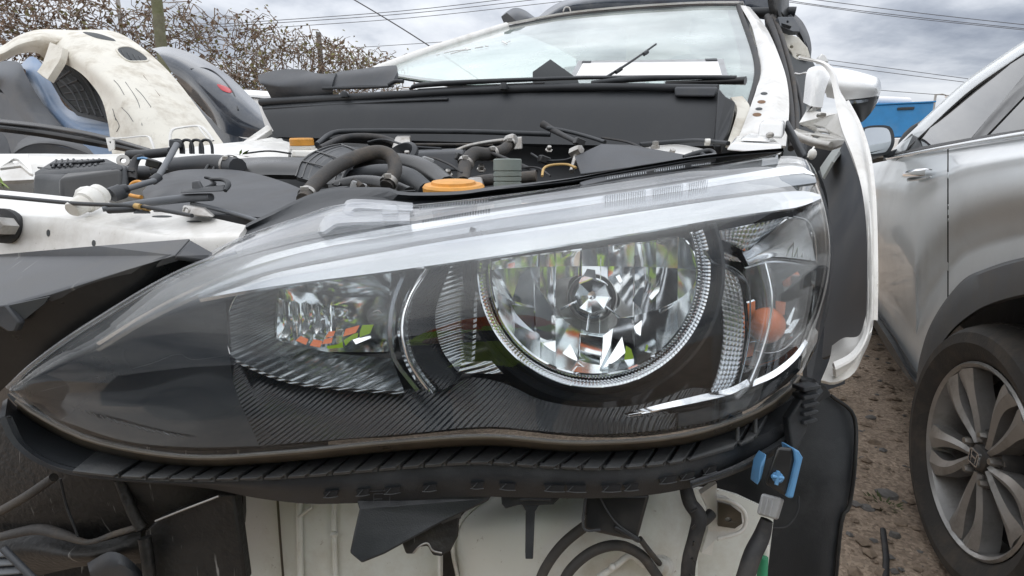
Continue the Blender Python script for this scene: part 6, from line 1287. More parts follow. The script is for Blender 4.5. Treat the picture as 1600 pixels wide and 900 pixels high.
# ---- grey upper grille garnish at the left
gp = bpy.data.objects.new('grille_garnish', None); reg(gp, car, P(120, 500, .44))
plate('garnish_top', [(-60, 402, .52), (0, 397, .505), (150, 384, .475), (296, 373, .475), (273, 399, .448), (200, 421, .437), (78, 461, .425), (0, 481, .42), (-60, 495, .415)], .006, M['grey_garnish'], gp, bevel=.003)
plate('garnish_tip', [(297, 374, .4745), (339, 398, .475), (330, 407, .47), (274, 400, .447)], .005, M['grey_garnish'], gp, bevel=.0015)
loft('garnish_wall', [[(-40, 492, .418), (0, 482, .421), (78, 463, .426), (200, 423, .438), (272, 401, .449), (334, 404, .472)], [(-40, 560, .435), (0, 545, .436), (80, 510, .438), (200, 452, .444), (272, 414, .455), (330, 410, .475)], [(-40, 660, .46), (4, 608, .455), (80, 553, .45), (200, 474, .452), (272, 428, .462), (324, 412, .48)]], 40, 14, .004, M['black_smooth'], gp, 50)
plate('garnish_notch_inlay', [(10, 478, .417), (76, 464, .422), (70, 474, .423), (52, 488, .423), (30, 506, .423)], .003, M['inside_dark'], gp)  # thin dark plate painting the shade inside the notch
plate('notch_lip', [(-10, 478, .416), (8, 476, .415), (30, 504, .417), (24, 518, .418), (10, 518, .418), (-10, 505, .418)], .006, M['dark_grey'], gp, bevel=.0015)
# ---- dirty crash structure at lower left
loft('crash_panel', [[(-60, 640, .50), (0, 660, .49), (120, 735, .47), (250, 748, .47), (380, 765, .49)], [(-60, 760, .50), (0, 765, .49), (120, 790, .48), (250, 800, .48), (380, 812, .50)], [(-60, 850, .52), (0, 845, .51), (120, 850, .50), (250, 835, .50), (380, 830, .52)]], 30, 14, .01, M['grime'], car)
loft('crash_panel', [[(-60, 840, .50), (40, 830, .49), (130, 850, .48), (220, 830, .48)], [(-60, 880, .49), (40, 868, .48), (130, 872, .47), (220, 858, .48)], [(-60, 930, .53), (40, 905, .52), (130, 885, .5), (220, 880, .5)]], 30, 12, .01, M['grime'], car)
tube('pipe', [(-40, 850, .475), (20, 834, .47), (62, 827, .468), (100, 836, .466), (138, 847, .466), (180, 834, .468), (215, 824, .47)], [6, 7, 8, 7, 4, 5, 5], M['hose'], car)
tube('stay_bar', [(-10, 805, .465), (40, 776, .46), (84, 746, .455)], 7, M['hose'], car); tube('seam_edge', [(94, 748, .455), (104, 790, .46), (122, 838, .466)], 1.8, M['black'], car)
plate('side_plate', [(226, 830, .47), (250, 808, .468), (345, 774, .46), (366, 774, .46), (384, 910, .47), (226, 930, .47)], .012, M['grime'], car, bevel=.002)
tube('plate_edge', [(243, 814, .462), (290, 795, .458), (342, 775, .455)], 1.8, M['steel'], car, 6); tube('side_post', [(226, 840, .46), (232, 880, .46), (236, 930, .46)], 9, M['grime'], car)
tube('side_post', [(188, 750, .47), (208, 800, .47), (222, 826, .47)], 8, M['grime'], car)
loft('duct', [[(136, 880, .47), (172, 862, .46), (200, 872, .46), (224, 895, .47)], [(140, 895, .46), (172, 885, .455), (200, 895, .455), (224, 915, .465)], [(150, 930, .47), (180, 930, .47), (205, 930, .47), (230, 935, .48)]], 16, 8, .006, M['dark_grey'], car)
gr_ = bpy.data.objects.new('grey_louvre', None); reg(gr_, car, P(20, 890, .4))
for k in range(4): hexa('louvre_blade', [(-30, 858 + 15 * k, .40), (8 + 12 * k, 858 + 13 * k, .40), (14 + 12 * k, 870 + 13 * k, .395), (-30, 871 + 15 * k, .395)], [(-30, 862 + 15 * k, .42), (8 + 12 * k, 862 + 13 * k, .42), (14 + 12 * k, 874 + 13 * k, .415), (-30, 875 + 15 * k, .415)], M['grey_paint'], gr_, .002)
tube('louvre_rail', [(5, 857, .398), (30, 882, .396), (60, 912, .395)], 5, M['dark_grey'], gr_)
plate('bay_backing', [(-60, 660, .56), (400, 700, .62), (1240, 690, .80), (1240, 960, .80), (-60, 960, .56)], .01, M['grime'], car)
# ---- white tanks
wt = bpy.data.objects.new('washer_tank', None); reg(wt, car, P(460, 860, .55))
loft('tank_wall', [[(366, 765, .56), (430, 765, .55), (500, 765, .545), (560, 765, .55), (690, 765, .56)], [(372, 830, .555), (434, 830, .545), (500, 830, .54), (560, 830, .545), (690, 830, .555)], [(382, 930, .555), (438, 930, .545), (500, 930, .54), (560, 930, .545), (690, 930, .555)]], 20, 10, .01, M['tank'], wt)
tube('tank_seam', [(433, 770, .545), (437, 830, .54), (443, 910, .54)], 1.8, M['sealant'], wt, 6); tube('tank_ridge', [(468, 770, .542), (468, 830, .537), (470, 920, .537)], 5, M['tank'], wt)
tube('tank_ridge', [(522, 775, .542), (522, 830, .538), (525, 920, .538)], 4, M['tank'], wt); ball('tank_knob', P(522, 835, .533), (.004, .003, .003), M['tank'], wt); tube('tank_rib', [(466, 808, .536), (487, 792, .538)], 2.5, M['tank'], wt); plate('tank_divider', [(684, 868, .53), (688, 868, .53), (688, 930, .53), (684, 930, .53)], .02, M['white_plastic'], wt)
rt = bpy.data.objects.new('coolant_tank', None); reg(rt, car, P(880, 860, .55))
loft('tank_shell', [[(760, 772, .58), (820, 768, .55), (920, 765, .54), (1010, 765, .545), (1080, 765, .56)], [(718, 810, .56), (760, 810, .525), (860, 810, .51), (980, 815, .515), (1085, 815, .55)], [(706, 850, .56), (745, 855, .52), (850, 855, .505), (980, 860, .51), (1090, 860, .545)], [(716, 930, .57), (750, 930, .53), (860, 930, .51), (980, 930, .515), (1090, 930, .55)]], 34, 22, .008, M['tank'], rt)
tube('tank_flange', [(762, 776, .565), (722, 812, .55), (707, 852, .548), (716, 905, .555)], 3, M['white_plastic'], rt); loft('rear_sheet', [[(1000, 770, .60), (1120, 765, .60), (1210, 800, .60)], [(1000, 930, .60), (1120, 930, .60), (1195, 930, .60)]], 8, 6, .006, M['tank'], rt)
tube('tank_tube', [(935, 902, .495), (962, 884, .495), (985, 868, .495), (1008, 882, .495)], [5, 5, 5, 6], M['white_plastic'], rt); ball('tube_knob', P(957, 886, .49), (.0035, .0035, .0035), M['white_plastic'], rt)
lathe('tube_nipple', P(1030, 885, .50), Vector((-.5, -.6, .6)), [(.0, .012), (.008, .012), (.0085, -.005), (.011, -.006), (.011, -.014), (0, -.014)], M['white_plastic'], rt, 16)
wb = plate('tank_bracket', [(1095, 772, .53), (1120, 755, .53), (1120, 776, .53), (1140, 782, .525), (1160, 796, .525), (1167, 815, .525), (1162, 832, .525), (1128, 842, .525), (1116, 845, .525), (1112, 868, .525), (1096, 864, .525), (1106, 830, .53), (1108, 800, .53)], .012, M['white_plastic'], car, holes=[[(1138 + 6 * math.cos(a * .6), 812 + 4 * math.sin(a * .6), .525) for a in range(10)]], bevel=.002)
tube('bracket_rim', [(1120, 778, .52), (1142, 783, .516), (1162, 798, .516), (1165, 818, .516), (1155, 832, .516), (1122, 842, .518)], 3, M['white_plastic'], wb)
plate('bracket_tray', [(1122, 784, .522), (1142, 790, .518), (1158, 802, .518), (1160, 818, .518), (1148, 826, .518), (1122, 822, .52)], .003, M['sealant'], wb, holes=[[(1138 + 5.5 * math.cos(a * .6), 812 + 3.5 * math.sin(a * .6), .519) for a in range(10)]])
# hoses and looms in front of the tanks
tube('drain_hose', [(836, 930, .48), (852, 888, .478), (880, 850, .475), (920, 818, .475), (950, 800, .48)], 8, M['hose'], car); tube('drain_hose', [(872, 930, .475), (890, 892, .472), (925, 862, .47), (965, 852, .47), (1000, 866, .475), (1020, 890, .48), (1040, 920, .48)], 8, M['hose'], car)
tube('drain_hose', [(1000, 842, .46), (1015, 862, .47), (1030, 880, .485)], 4.5, M['hose'], car)
tube('wiring_loom', [(1070, 755, .47), (1078, 785, .465), (1092, 808, .462), (1086, 840, .462), (1076, 880, .465), (1074, 930, .47)], [10, 11, 12, 11, 11, 11], M['rubber'], car)
for k in range(5): tube('loom_tape', [(1072 + 22 * (.3 + .1 * k) , 800 + 26 * k, .452), (1090 - 3 * k, 794 + 26 * k, .450)], 1.6, M['black_smooth'], car, 6)
tube('wiring_loom', [(1090, 820, .47), (1102, 812, .475), (1112, 802, .48)], 8, M['rubber'], car)
# ---- dangling connector
cn = bpy.data.objects.new('wiring_plug', None); reg(cn, car, P(1215, 760, .43)); tag(cn, 'black and blue plug with grey connector hanging on its cable')
hexa('plug_body', [(1194, 756, .42), (1214, 697, .42), (1244, 700, .42), (1232, 778, .42)], [(1200, 758, .46), (1220, 700, .46), (1250, 704, .46), (1236, 780, .46)], M['black_smooth'], cn, .003)
plate('lock_lever', [(1241, 701, .417), (1249, 705, .417), (1255, 715, .417), (1239, 780, .417), (1230, 778, .417), (1245, 722, .417)], .022, M['blue_clip'], cn, bevel=.0015)
plate('lock_lever', [(1190, 750, .43), (1184, 760, .43), (1190, 724, .43), (1199, 710, .43)], .015, M['blue_clip'], cn, bevel=.0015)
c = P(1215, 746, .416)
lathe('pivot', c, (CAM - c), [(0, .003), (.0035, .003), (.0045, .001), (.0045, -.002)], M['blue_clip'], cn, 16)
tube('pivot_cross', [(1206, 744, .413), (1224, 747, .413)], 3, M['blue_clip'], cn, 8); tube('pivot_cross', [(1216, 736, .413), (1213, 757, .413)], 3, M['blue_clip'], cn, 8)
hexa('connector', [(1182, 803, .425), (1190, 770, .425), (1222, 778, .425), (1212, 812, .425)], [(1186, 804, .455), (1194, 772, .455), (1226, 780, .455), (1216, 813, .455)], M['grey_plug'], cn, .002)
for k in range(3): tube('connector_rib', [(1192 + 8 * k, 776 + 2 * k, .422), (1186 + 8 * k, 802 + 2 * k, .422)], 1.2, M['grey_plug'], cn, 6)
tube('cable', [(1198, 812, .44), (1190, 838, .44), (1174, 872, .435), (1158, 925, .43)], [9, 12, 13, 13], M['rubber'], cn); tube('green_plug', [(1192, 870, .45), (1190, 920, .45)], 8, M['green_plug'], cn); tube('white_sleeve', [(1197, 850, .455), (1194, 872, .455)], 5, M['white_plastic'], cn)
# ---- black wheel-arch liner behind
ln = bpy.data.objects.new('arch_liner', None); reg(ln, car, P(1260, 800, .66))
loft('liner_sheet', [[(1130, 700, .70), (1180, 640, .68), (1240, 600, .67), (1300, 618, .66), (1333, 650, .66)], [(1110, 760, .69), (1180, 740, .66), (1240, 740, .65), (1300, 740, .64), (1336, 720, .645)], [(1110, 840, .69), (1180, 830, .66), (1240, 830, .65), (1290, 830, .64), (1318, 818, .645)], [(1100, 940, .69), (1180, 940, .66), (1240, 940, .65), (1280, 940, .64), (1300, 945, .645)]], 30, 24, .006, M['black'], ln)
tube('liner_edge', [(1298, 618, .652), (1334, 650, .65), (1336, 720, .64), (1327, 790, .64), (1315, 815, .64), (1302, 945, .64)], 3, M['black_smooth'], ln); tube('liner_circle', [(1205, 825, .645), (1230, 822, .64), (1246, 800, .64), (1248, 775, .642)], 1.2, M['dark_grey'], ln, 6)
plate('liner_top', [(1250, 590, .60), (1290, 600, .60), (1300, 618, .62), (1262, 640, .60)], .02, M['black'], ln, bevel=.002)
# ================================================================== PILE OF BUMPER COVERS (left background)
wbp = thing('bumper_cover', 'scuffed white front bumper cover leaning on its end behind the engine bay', 'bumper', P(260, 240, 2.6))
loft('skin', [[(142, 46, 3.0), (178, 49, 2.95), (214, 68, 2.9), (262, 110, 2.8), (303, 160, 2.7), (352, 228, 2.6)],
              [(112, 50, 2.8), (150, 58, 2.72), (186, 82, 2.66), (232, 124, 2.58), (272, 172, 2.52), (318, 236, 2.45)],
              [(84, 66, 2.7), (112, 80, 2.58), (148, 104, 2.5), (186, 140, 2.42), (216, 182, 2.36), (246, 240, 2.32)],
              [(68, 94, 2.72), (96, 98, 2.62), (128, 116, 2.54), (156, 150, 2.48), (168, 188, 2.42), (175, 240, 2.38)]], 50, 30, .006, M['white_dirty'], wbp)
loft('arm', [[(-60, 96, 2.6), (0, 73, 2.65), (28, 56, 2.7), (62, 46, 2.75), (112, 47, 2.85), (145, 46, 2.98)], [(-60, 106, 2.5), (0, 82, 2.54), (30, 66, 2.58), (62, 58, 2.62), (90, 64, 2.68), (112, 56, 2.78)], [(-60, 122, 2.52), (0, 97, 2.56), (32, 84, 2.6), (58, 83, 2.64), (72, 92, 2.70), (86, 76, 2.72)]], 34, 12, .006, M['white_dirty'], wbp)
loft('corner_strut', [[(78, 66, 2.58), (72, 84, 2.56), (66, 100, 2.54), (58, 112, 2.52)], [(98, 74, 2.55), (94, 92, 2.53), (84, 108, 2.51), (74, 124, 2.5)]], 14, 6, .03, M['white_dirty'], wbp)
SK = [o for o in wbp.children if o.name.startswith('skin')][0]; BW = bvh(SK)
fo = [(182, 77), (200, 73), (222, 83), (232, 94), (215, 96), (198, 94)]
patch('fog_opening_inlay', SK, fo, .004, .003, M['inside_dark'])  # dark of the opening painted as an inlay on the skin
tube('fog_bezel', [on(BW, x, y, .006, 2.6) for x, y in crs(fo, 20, True)] + [on(BW, 182, 77, .006, 2.6)], 1.4, M['white_dirty'], wbp, 8, straight=True)
for k in range(4): tube('fog_slat', [on(BW, 190 + 9 * k, 79 + 3 * k, .008, 2.6), on(BW, 197 + 8 * k, 92 + k, .008, 2.6)], .9, M['black'], wbp, 6)
patch('number_slot_inlay', SK, [(129, 50), (152, 52), (176, 60), (180, 64), (150, 59)], .004, .003, M['inside_dark'])  # dark inlay painted in place of a cut slot
for l in ([(178, 125), (186, 134), (194, 148)], [(212, 138), (222, 148), (236, 167)], [(190, 168), (200, 178), (208, 190)], [(178, 180), (186, 196), (182, 206)], [(176, 170), (181, 188)], [(224, 118), (250, 150)], [(196, 128), (216, 160), (222, 196)]): tube('scuff', [on(BW, x, y, .002, 2.5) for x, y in l], .38, M['inside_dark'] if l[0][0] != 224 else M['leaf_brown'], wbp, 5)
gl = thing('mesh_grille', 'black diamond-mesh grille inside the white bumper cover', 'grille', P(130, 190, 2.6))
plate('frame', [(74, 118, 2.72), (98, 92, 2.72), (128, 112, 2.70), (156, 150, 2.66), (170, 192, 2.62), (120, 180, 2.66), (92, 150, 2.7)], .01, M['black'], gl, holes=[[(80, 118, 2.72), (98, 97, 2.72), (125, 115, 2.70), (152, 151, 2.66), (164, 187, 2.62), (122, 175, 2.66), (96, 148, 2.7)]])
plate('backing', [(74, 118, 2.80), (98, 92, 2.80), (128, 112, 2.78), (160, 150, 2.74), (172, 192, 2.70), (120, 180, 2.74), (92, 150, 2.78)], .01, M['inside_dark'], gl)
for k in range(7):
    t = k / 6; tube('mesh_bar', [(80 + 14 * t * 3, 118 + 9.5 * t * 6, 2.70), (100 + 10 * t * 6.4, 96 + 15 * t * 6, 2.66)], 1.5, M['dark_grey'], gl, 6)
for k in range(4): tube('mesh_bar', [(84 + 7 * k, 114 - 6 * k + 3, 2.70), (112 + 8 * k, 142 - 4 * k, 2.67), (128 + 11 * k, 176 + 2 * k, 2.64)], 1.5, M['dark_grey'], gl, 6)
bb = thing('bumper_cover', 'faded blue bumper cover tucked behind the white one', 'bumper', P(110, 210, 2.9))
loft('skin', [[(30, 104, 2.95), (48, 88, 2.95), (66, 100, 2.93), (84, 130, 2.9), (104, 168, 2.85), (150, 188, 2.75), (185, 192, 2.72)], [(40, 110, 2.88), (54, 112, 2.86), (70, 140, 2.82), (90, 172, 2.78), (120, 196, 2.72), (155, 205, 2.68), (185, 208, 2.66)], [(36, 128, 2.9), (48, 140, 2.88), (62, 162, 2.85), (84, 190, 2.8), (110, 210, 2.75), (150, 222, 2.7), (185, 226, 2.68)]], 40, 12, .006, M['blue_paint'], bb)
gb = thing('bumper_cover', 'matt grey bumper cover at the far left edge of the pile', 'bumper', P(40, 215, 3.0))
loft('skin', [[(-50, 98, 2.9), (0, 95, 2.88), (30, 98, 2.86), (42, 120, 2.84), (66, 160, 2.8), (100, 200, 2.74)], [(-50, 120, 2.8), (0, 118, 2.79), (20, 126, 2.77), (34, 150, 2.75), (54, 180, 2.72), (84, 206, 2.68)], [(-50, 140, 2.85), (-6, 138, 2.83), (6, 146, 2.81), (20, 168, 2.79), (40, 192, 2.76), (60, 214, 2.72)]], 36, 12, .006, M['grey_paint'], gb)
for k in range(5): tube('grille_bar', [(-30, 140 + 12 * k, 2.86), (10 + 6 * k, 148 + 11 * k, 2.84)], 2, M['black'], gb, 6)
plate('grille_backing', [(-50, 130, 2.9), (6, 140, 2.9), (44, 200, 2.85), (-50, 215, 2.85)], .01, M['inside_dark'], gb)
nb = thing('bumper_cover', 'glossy dark navy bumper cover with a small red reflector', 'bumper', P(340, 215, 3.1))
loft('skin', [[(236, 76, 3.4), (262, 73, 3.4), (296, 82, 3.38), (334, 102, 3.34), (366, 126, 3.28), (404, 164, 3.2)], [(248, 84, 3.25), (275, 92, 3.2), (306, 108, 3.14), (340, 128, 3.08), (368, 150, 3.03), (410, 184, 2.98)], [(268, 112, 3.2), (290, 122, 3.14), (316, 144, 3.06), (344, 168, 3.0), (370, 184, 2.96), (416, 204, 2.92)], [(296, 150, 3.22), (312, 164, 3.16), (330, 186, 3.1), (350, 206, 3.02), (376, 214, 2.98), (420, 216, 2.95)]], 44, 22, .006, M['navy'], nb)
patch('reflector', [o for o in nb.children][0], [(339, 132), (348, 133), (362, 140), (360, 145), (347, 141)], .004, .004, M['red_lens'])
BN = bvh([o for o in nb.children][0]); tube('panel_edge', [on(BN, x, y, .002, 3.1) for x, y in ((298, 108), (322, 107), (342, 118), (364, 144), (372, 172))], 1.2, M['black_smooth'], nb, 8)
ts = thing('trim_strip', 'long black rubber-edged trim strip lying across the far fender', 'trim', P(110, 235, 2.0))
loft('strip', [[(-60, 180, 1.9), (0, 186, 1.9), (70, 194, 1.92), (150, 208, 1.95), (235, 232, 2.0)], [(-60, 192, 1.86), (0, 198, 1.86), (70, 207, 1.88), (150, 221, 1.91), (235, 240, 1.96)], [(-60, 200, 1.88), (0, 206, 1.88), (70, 215, 1.9), (150, 229, 1.93), (235, 244, 1.98)]], 30, 8, .015, M['black_smooth'], ts)
tube('strip_bead', [(-60, 186, 1.87), (0, 192, 1.87), (70, 200, 1.89), (150, 214, 1.92), (232, 236, 1.97)], 1.8, M['rubber'], ts)
dl = thing('wheel_arch_liner', 'dark domed plastic liner lying under the black trim strip', 'liner', P(85, 242, 1.9))
loft('dome', [[(18, 240, 2.0), (30, 222, 2.05), (55, 210, 2.08), (95, 212, 2.08), (130, 226, 2.05), (148, 242, 2.0)], [(14, 246, 1.9), (32, 232, 1.92), (58, 224, 1.93), (95, 226, 1.93), (128, 236, 1.92), (152, 246, 1.9)]], 24, 8, .006, M['dark_grey'], dl)
tp_ = thing('tail_panel', 'dark rounded bumper end at the far left below the trim strip', 'panel', P(0, 242, 1.9))
loft('skin', [[(-40, 205, 2.0), (-5, 204, 2.0), (10, 216, 1.98), (18, 240, 1.95)], [(-40, 245, 1.92), (-8, 245, 1.92), (4, 245, 1.91), (14, 246, 1.9)]], 14, 6, .006, M['dark_grey'], tp_)
# pale car far behind the cowl, only its flank shows
fc = thing('distant_car', 'pale white car flank glimpsed between navy bumper and cowl', 'car', P(398, 200, 4.6))
loft('flank', [[(330, 140, 4.6), (380, 140, 4.6), (440, 144, 4.6)], [(330, 150, 4.5), (380, 150, 4.5), (440, 154, 4.5)], [(330, 230, 4.55), (380, 230, 4.55), (440, 230, 4.55)]], 12, 8, .02, M['white_clean'], fc)
tube('trim_line', [(335, 152, 4.49), (385, 152, 4.49), (430, 156, 4.49)], 1, M['black'], fc, 6)
# lower halves of the pile, down to the dirt
def drop(parent, pts, mat, out=.06):
    R0 = [P(*q) for q in crs(pts, 16)]; rows = []
    for t in (0, .3, .6, 1): rows.append([Vector((p.x, p.y - out * math.sin(t * 2.6), p.z * (1 - t) + .02 * t)) for p in R0])
    gridmesh('lower_skin', rows, .006, mat, parent, 50)
drop(wbp, [(352, 229, 2.6), (318, 237, 2.45), (246, 241, 2.32), (175, 241, 2.38)], M['white_dirty']); drop(bb, [(36, 128, 2.9), (62, 162, 2.85), (110, 210, 2.75), (185, 226, 2.68)], M['blue_paint']); drop(gb, [(-50, 141, 2.85), (6, 147, 2.81), (40, 193, 2.76), (60, 215, 2.72)], M['grey_paint'])
drop(nb, [(296, 151, 3.22), (330, 187, 3.1), (376, 215, 2.98), (420, 217, 2.95)], M['navy']); drop(dl, [(14, 247, 1.9), (58, 225, 1.93), (128, 237, 1.92), (152, 247, 1.9)], M['dark_grey'], .02); drop(tp_, [(-40, 246, 1.92), (-8, 246, 1.92), (14, 247, 1.9)], M['dark_grey'], .02); drop(fc, [(330, 231, 4.55), (380, 231, 4.55), (440, 231, 4.55)], M['white_clean'])
# ================================================================== THINGS ON THE ROOF
rb = thing('bumper_cover', 'dark grey bumper cover lying on the roof above the windscreen', 'bumper', P(1000, 18, 2.5))
loft('skin', [[(832, 36, 2.75), (856, 14, 2.72), (890, -2, 2.7), (960, -14, 2.66), (1060, -20, 2.6), (1200, -24, 2.5)], [(838, 38, 2.68), (862, 22, 2.64), (892, 8, 2.6), (960, -2, 2.56), (1060, -8, 2.5), (1200, -8, 2.4)], [(846, 40, 2.72), (880, 30, 2.68), (930, 20, 2.62), (985, 14, 2.56), (1060, 8, 2.5), (1200, 9, 2.4)]], 40, 12, .006, M['navy'], rb)
tube('mount_hoop', [(880, 18, 2.6), (883, 12, 2.6), (889, 12, 2.6), (892, 19, 2.6)], 1.3, M['steel'], rb, 8)
gm = thing('mirror_cover', 'grey loose mirror cover sitting on the far edge of the roof', 'cover', P(808, 38, 2.6))
loft('shell', [[(783, 26, 2.66), (792, 18, 2.68), (805, 12, 2.7), (820, 16, 2.7), (837, 28, 2.68)], [(785, 30, 2.6), (795, 25, 2.6), (808, 20, 2.6), (822, 24, 2.6), (837, 31, 2.6)], [(788, 37, 2.62), (797, 37, 2.6), (810, 36, 2.6), (822, 34, 2.6), (836, 33, 2.62)]], 20, 10, .01, M['grey_paint'], gm)
plate('dark_face', [(783, 26, 2.59), (792, 20, 2.59), (806, 32, 2.58), (806, 36, 2.58), (788, 37, 2.59)], .01, M['black_smooth'], gm)
rp = thing('roof_rack_part', 'black tubular rack part and curved trim piled on the near roof corner', 'rack part', P(1225, 40, 2.2))
loft('drum', [[(1196, -24, 2.05), (1200, 6, 2.05), (1204, 22, 2.05), (1212, 30, 2.06)], [(1216, -24, 1.98), (1216, 6, 1.98), (1218, 24, 1.98), (1222, 33, 2.0)], [(1232, -24, 2.05), (1233, 6, 2.05), (1232, 22, 2.05), (1230, 32, 2.06)]], 14, 10, .02, M['black_smooth'], rp)
tube('bar', [(1160, 19, 2.15), (1200, 19, 2.1), (1232, 18, 2.06), (1243, 18, 2.05)], [7, 7, 7, 7], M['black'], rp)
loft('curved_trim', [[(1240, 20, 2.1), (1254, 34, 2.1), (1264, 54, 2.1), (1268, 74, 2.1), (1267, 90, 2.1)], [(1232, 24, 2.02), (1244, 40, 2.02), (1254, 58, 2.02), (1260, 76, 2.02), (1262, 88, 2.02)], [(1224, 30, 2.1), (1238, 48, 2.1), (1249, 62, 2.1), (1255, 78, 2.1), (1258, 86, 2.1)]], 20, 8, .01, M['dark_grey'], rp)
loft('rack_panel', [[(1160, -24, 2.3), (1180, -24, 2.25), (1204, -24, 2.2)], [(1166, 12, 2.3), (1182, 14, 2.25), (1204, 16, 2.2)], [(1176, 28, 2.3), (1190, 30, 2.25), (1208, 32, 2.2)]], 10, 8, .01, M['navy'], rp)
# sprigs of weed caught in the wreck
def sprig(pts, d, label):
    V = []; F = []
    for x, y, dx, dy, w_ in pts:
        a = P(x, y, d); b = P(x + dx, y + dy, d - .01); c = P(x + dx * .5 - w_, y + dy * .5 - w_ * .4, d - .012); e_ = P(x + dx * .5 + w_, y + dy * .5 + w_ * .4, d + .006); i = len(V); V += [a, c, b, e_]; F.append((i, i + 1, i + 2, i + 3))
    tag(mk('weed_sprig', V, F, M['lime_leaf'], None, None), label, 'weed')
sprig([(360, 236, 14, 6, 2), (372, 244, -12, -6, 2), (378, 242, 12, -8, 2), (374, 243, 4, -10, 2), (380, 244, 10, 1, 2), (370, 244, -6, 2, 2), (366, 240, 16, 4, 2)], 1.3, 'small lime green weed sprig beside the intake pipe')
sprig([(-6, 278, 22, 18, 5), (-8, 284, 20, 12, 4), (-4, 270, 10, 24, 4)], .9, 'lime green leaf at the left edge behind the radiator support')
# ================================================================== PERSON behind the camera (seen only in the reflections)
M['skin'] = pbr('skin', (.50, .32, .24), .55, var=.06); M['trousers'] = pbr('navy_trousers', (.02, .025, .04), .85, var=.2); M['boot'] = pbr('brown_boot', (.06, .04, .025), .7, var=.2); M['hair'] = pbr('dark_hair', (.02, .015, .012), .6, var=.2)
def person():
    t = thing('person', 'person in yellow and orange work shirt crouching with a phone, seen only in reflections', 'person', Vector((0, -.62, 0)))
    J = []; E_ = []; Rr = []
    def chain(pts, start=None):
        prev = start
        for x, y, z, r in pts:
            J.append((x, y, z)); Rr.append(r); i = len(J) - 1
            if prev is not None: E_.append((prev, i))
            prev = i
        return prev
    chain([(0, -.68, .62, .155)]); sp = chain([(0, -.66, .78, .15), (0, -.61, .96, .155), (0, -.56, 1.12, .165), (0, -.53, 1.22, .15)], 0)
    nk = chain([(0, -.49, 1.31, .062), (0, -.46, 1.38, .06)], sp); chain([(0, -.44, 1.45, .085), (0, -.43, 1.53, .09), (0, -.44, 1.60, .06)], nk)
    for s in (-1, 1):
        w_ = chain([(s * .17, -.53, 1.23, .075), (s * .25, -.47, 1.09, .055), (s * .27, -.38, .97, .047), (s * .19, -.24, .93, .04), (s * .115, -.11, .90, .028)], sp)
        pm = chain([(s * .09, -.075, .89, .026)], w_)
        for k in range(4): chain([(s * (.075 - .004 * k), -.05, .915 - .018 * k, .009), (s * (.05 - .003 * k), -.036, .918 - .019 * k, .0085), (s * (.03 - .002 * k) , -.040, .918 - .019 * k, .0075)], pm)
        chain([(s * .08, -.085, .925, .010), (s * .06, -.07, .935, .009)], pm)
        chain([(s * .11, -.66, .60, .115), (s * .17, -.45, .55, .085), (s * .18, -.28, .50, .068), (s * .175, -.36, .32, .062), (s * .17, -.44, .12, .045), (s * .17, -.40, .05, .048), (s * .18, -.26, .035, .04)], 0)
    me = bpy.data.meshes.new('body'); me.from_pydata([Vector(j) - WL[t] for j in J], E_, [])
    o = bpy.data.objects.new('body_rig', me); col.objects.link(o)
    sk_ = o.modifiers.new('skin', 'SKIN'); sk_.use_smooth_shade = True
    for v, r in zip(me.skin_vertices[0].data, Rr): v.radius = (r, r)
    me.skin_vertices[0].data[0].use_root = True
    ss = o.modifiers.new('sub', 'SUBSURF'); ss.levels = 2; ss.render_levels = 2
    dg = bpy.context.evaluated_depsgraph_get(); m2 = bpy.data.meshes.new_from_object(o.evaluated_get(dg)); bpy.data.objects.remove(o, do_unlink=True)
    m2.materials.clear()
    for k in ('vest_yellow', 'vest_orange', 'trousers', 'skin', 'boot'): m2.materials.append(M[k])
    for p in m2.polygons:
        c = p.center + WL[t]; p.use_smooth = True
        if c.z > 1.30 and abs(c.x) < .13: i = 3
        elif c.y > -.20 and c.z > .7: i = 3
        elif c.z < .10: i = 4
        elif c.z < .70: i = 2
        elif c.z > 1.12: i = 1
        else: i = 0
        p.material_index = i
    b = bpy.data.objects.new('body', m2); reg(b, t, WL[t].copy()); b.location = (0, 0, 0)
    h = Vector((0, -.44, 1.53)); V = []; 
    ball('hair', h + Vector((0, -.025, .035)), (.098, .105, .085), M['hair'], t, 16)
    for s in (-1, 1): ball('eye', h + Vector((s * .034, .082, -.005)), (.012, .01, .008), M['hair'], t, 8); ball('ear', h + Vector((s * .092, -.005, -.015)), (.012, .02, .03), M['skin'], t, 8)
    ball('nose', h + Vector((0, .098, -.03)), (.014, .018, .022), M['skin'], t, 8); ball('mouth', h + Vector((0, .084, -.068)), (.025, .008, .006), M['red_lens'], t, 8)
person()
ph_ = boxw('phone', CAM + Vector((.0, -.017, -.005)), (.075, .004, .036), Matrix.Rotation(-PITCH, 3, 'X'), M['black_smooth'], None, .003)
tag(ph_, 'black phone held sideways in both hands, seen only in reflections', 'phone')
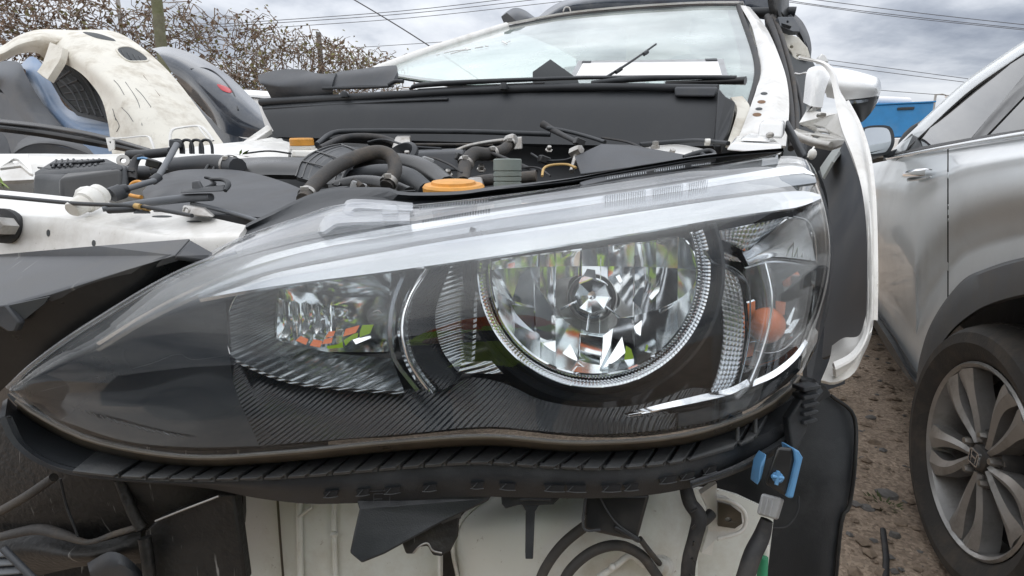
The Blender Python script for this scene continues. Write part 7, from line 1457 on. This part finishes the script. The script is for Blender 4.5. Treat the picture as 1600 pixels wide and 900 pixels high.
# ================================================================== dark hatchback added out of view behind the camera to darken the lens reflections
def added_car(x0, y0, label):
    t = thing('added_hatchback', label, 'car', Vector((x0, y0, 0)))
    side = [(-2.05, .28), (-2.1, .55), (-2.02, .82), (-1.35, .93), (-.85, .98), (-.25, 1.36), (.1, 1.45), (1.0, 1.45), (1.55, 1.34), (1.95, .98), (2.05, .9), (2.08, .5), (2.0, .28), (1.68, .28), (1.62, .5), (1.45, .64), (1.25, .66), (1.03, .55), (.92, .28), (-.98, .28), (-1.05, .5), (-1.22, .64), (-1.42, .66), (-1.62, .55), (-1.72, .28)]
    def pt(p, y): return Vector((x0 + p[0], y0 + y * (1 - .16 * max(0, p[1] - .95) / .5), p[1]))
    ys = (-.84, -.78, .78, .84); T = tessellate_polygon([[Vector((a, b, 0)) for a, b in side]]); m = len(side); V = []; F = []
    for k, y in enumerate(ys):
        s = .97 if k in (0, 3) else 1.0; V += [pt((p[0] * s, .72 + (p[1] - .72) * s), y) for p in side]
    F += [tuple(q) for q in T] + [tuple(i + 3 * m for i in q[::-1]) for q in T]
    for k in range(3):
        for i in range(m): j = (i + 1) % m; F.append((k * m + i, k * m + j, (k + 1) * m + j, (k + 1) * m + i))
    mk('body', V, F, M['navy'], t, 35)
    for s in (-1, 1):
        for pts in ([(-.68, 1.02), (-.2, 1.31), (.1, 1.38), (.32, 1.38), (.32, 1.02)], [(.4, 1.02), (.4, 1.38), (.98, 1.38), (1.45, 1.28), (1.6, 1.04)]):
            V = [pt(p, s * .842) + Vector((0, s * .006, 0)) for p in pts]; n = len(V); mk('window', V + [v - Vector((0, s * .01, 0)) for v in V], [tuple(range(n)), tuple(range(2 * n - 1, n - 1, -1))], M['bezel'], t, 30)
        for wx in (-1.35, 1.3): lathe('wheel', Vector((x0 + wx, y0 + s * .72, .31)), Vector((0, s, 0)), [(0, .05), (.05, .06), (.18, .03), (.2, .07), (.29, .075), (.31, .04), (.31, -.1), (0, -.1)], M['tyre'], t, 28)
        boxw('door_handle', Vector((x0 + .2, y0 + s * .86, .88)), (.09, .012, .014), Matrix.Identity(3), M['black'], t, .004)
        lathe('headlamp', Vector((x0 - 2.02, y0 + s * .6, .72)), Vector((-1, 0, .1)), [(0, .05), (.07, .04), (.1, 0), (.1, -.05)], M['chrome_satin'], t, 20)
added_car(-.9, -1.98, 'dark hatchback parked side-on behind the photographer, seen only in reflections')
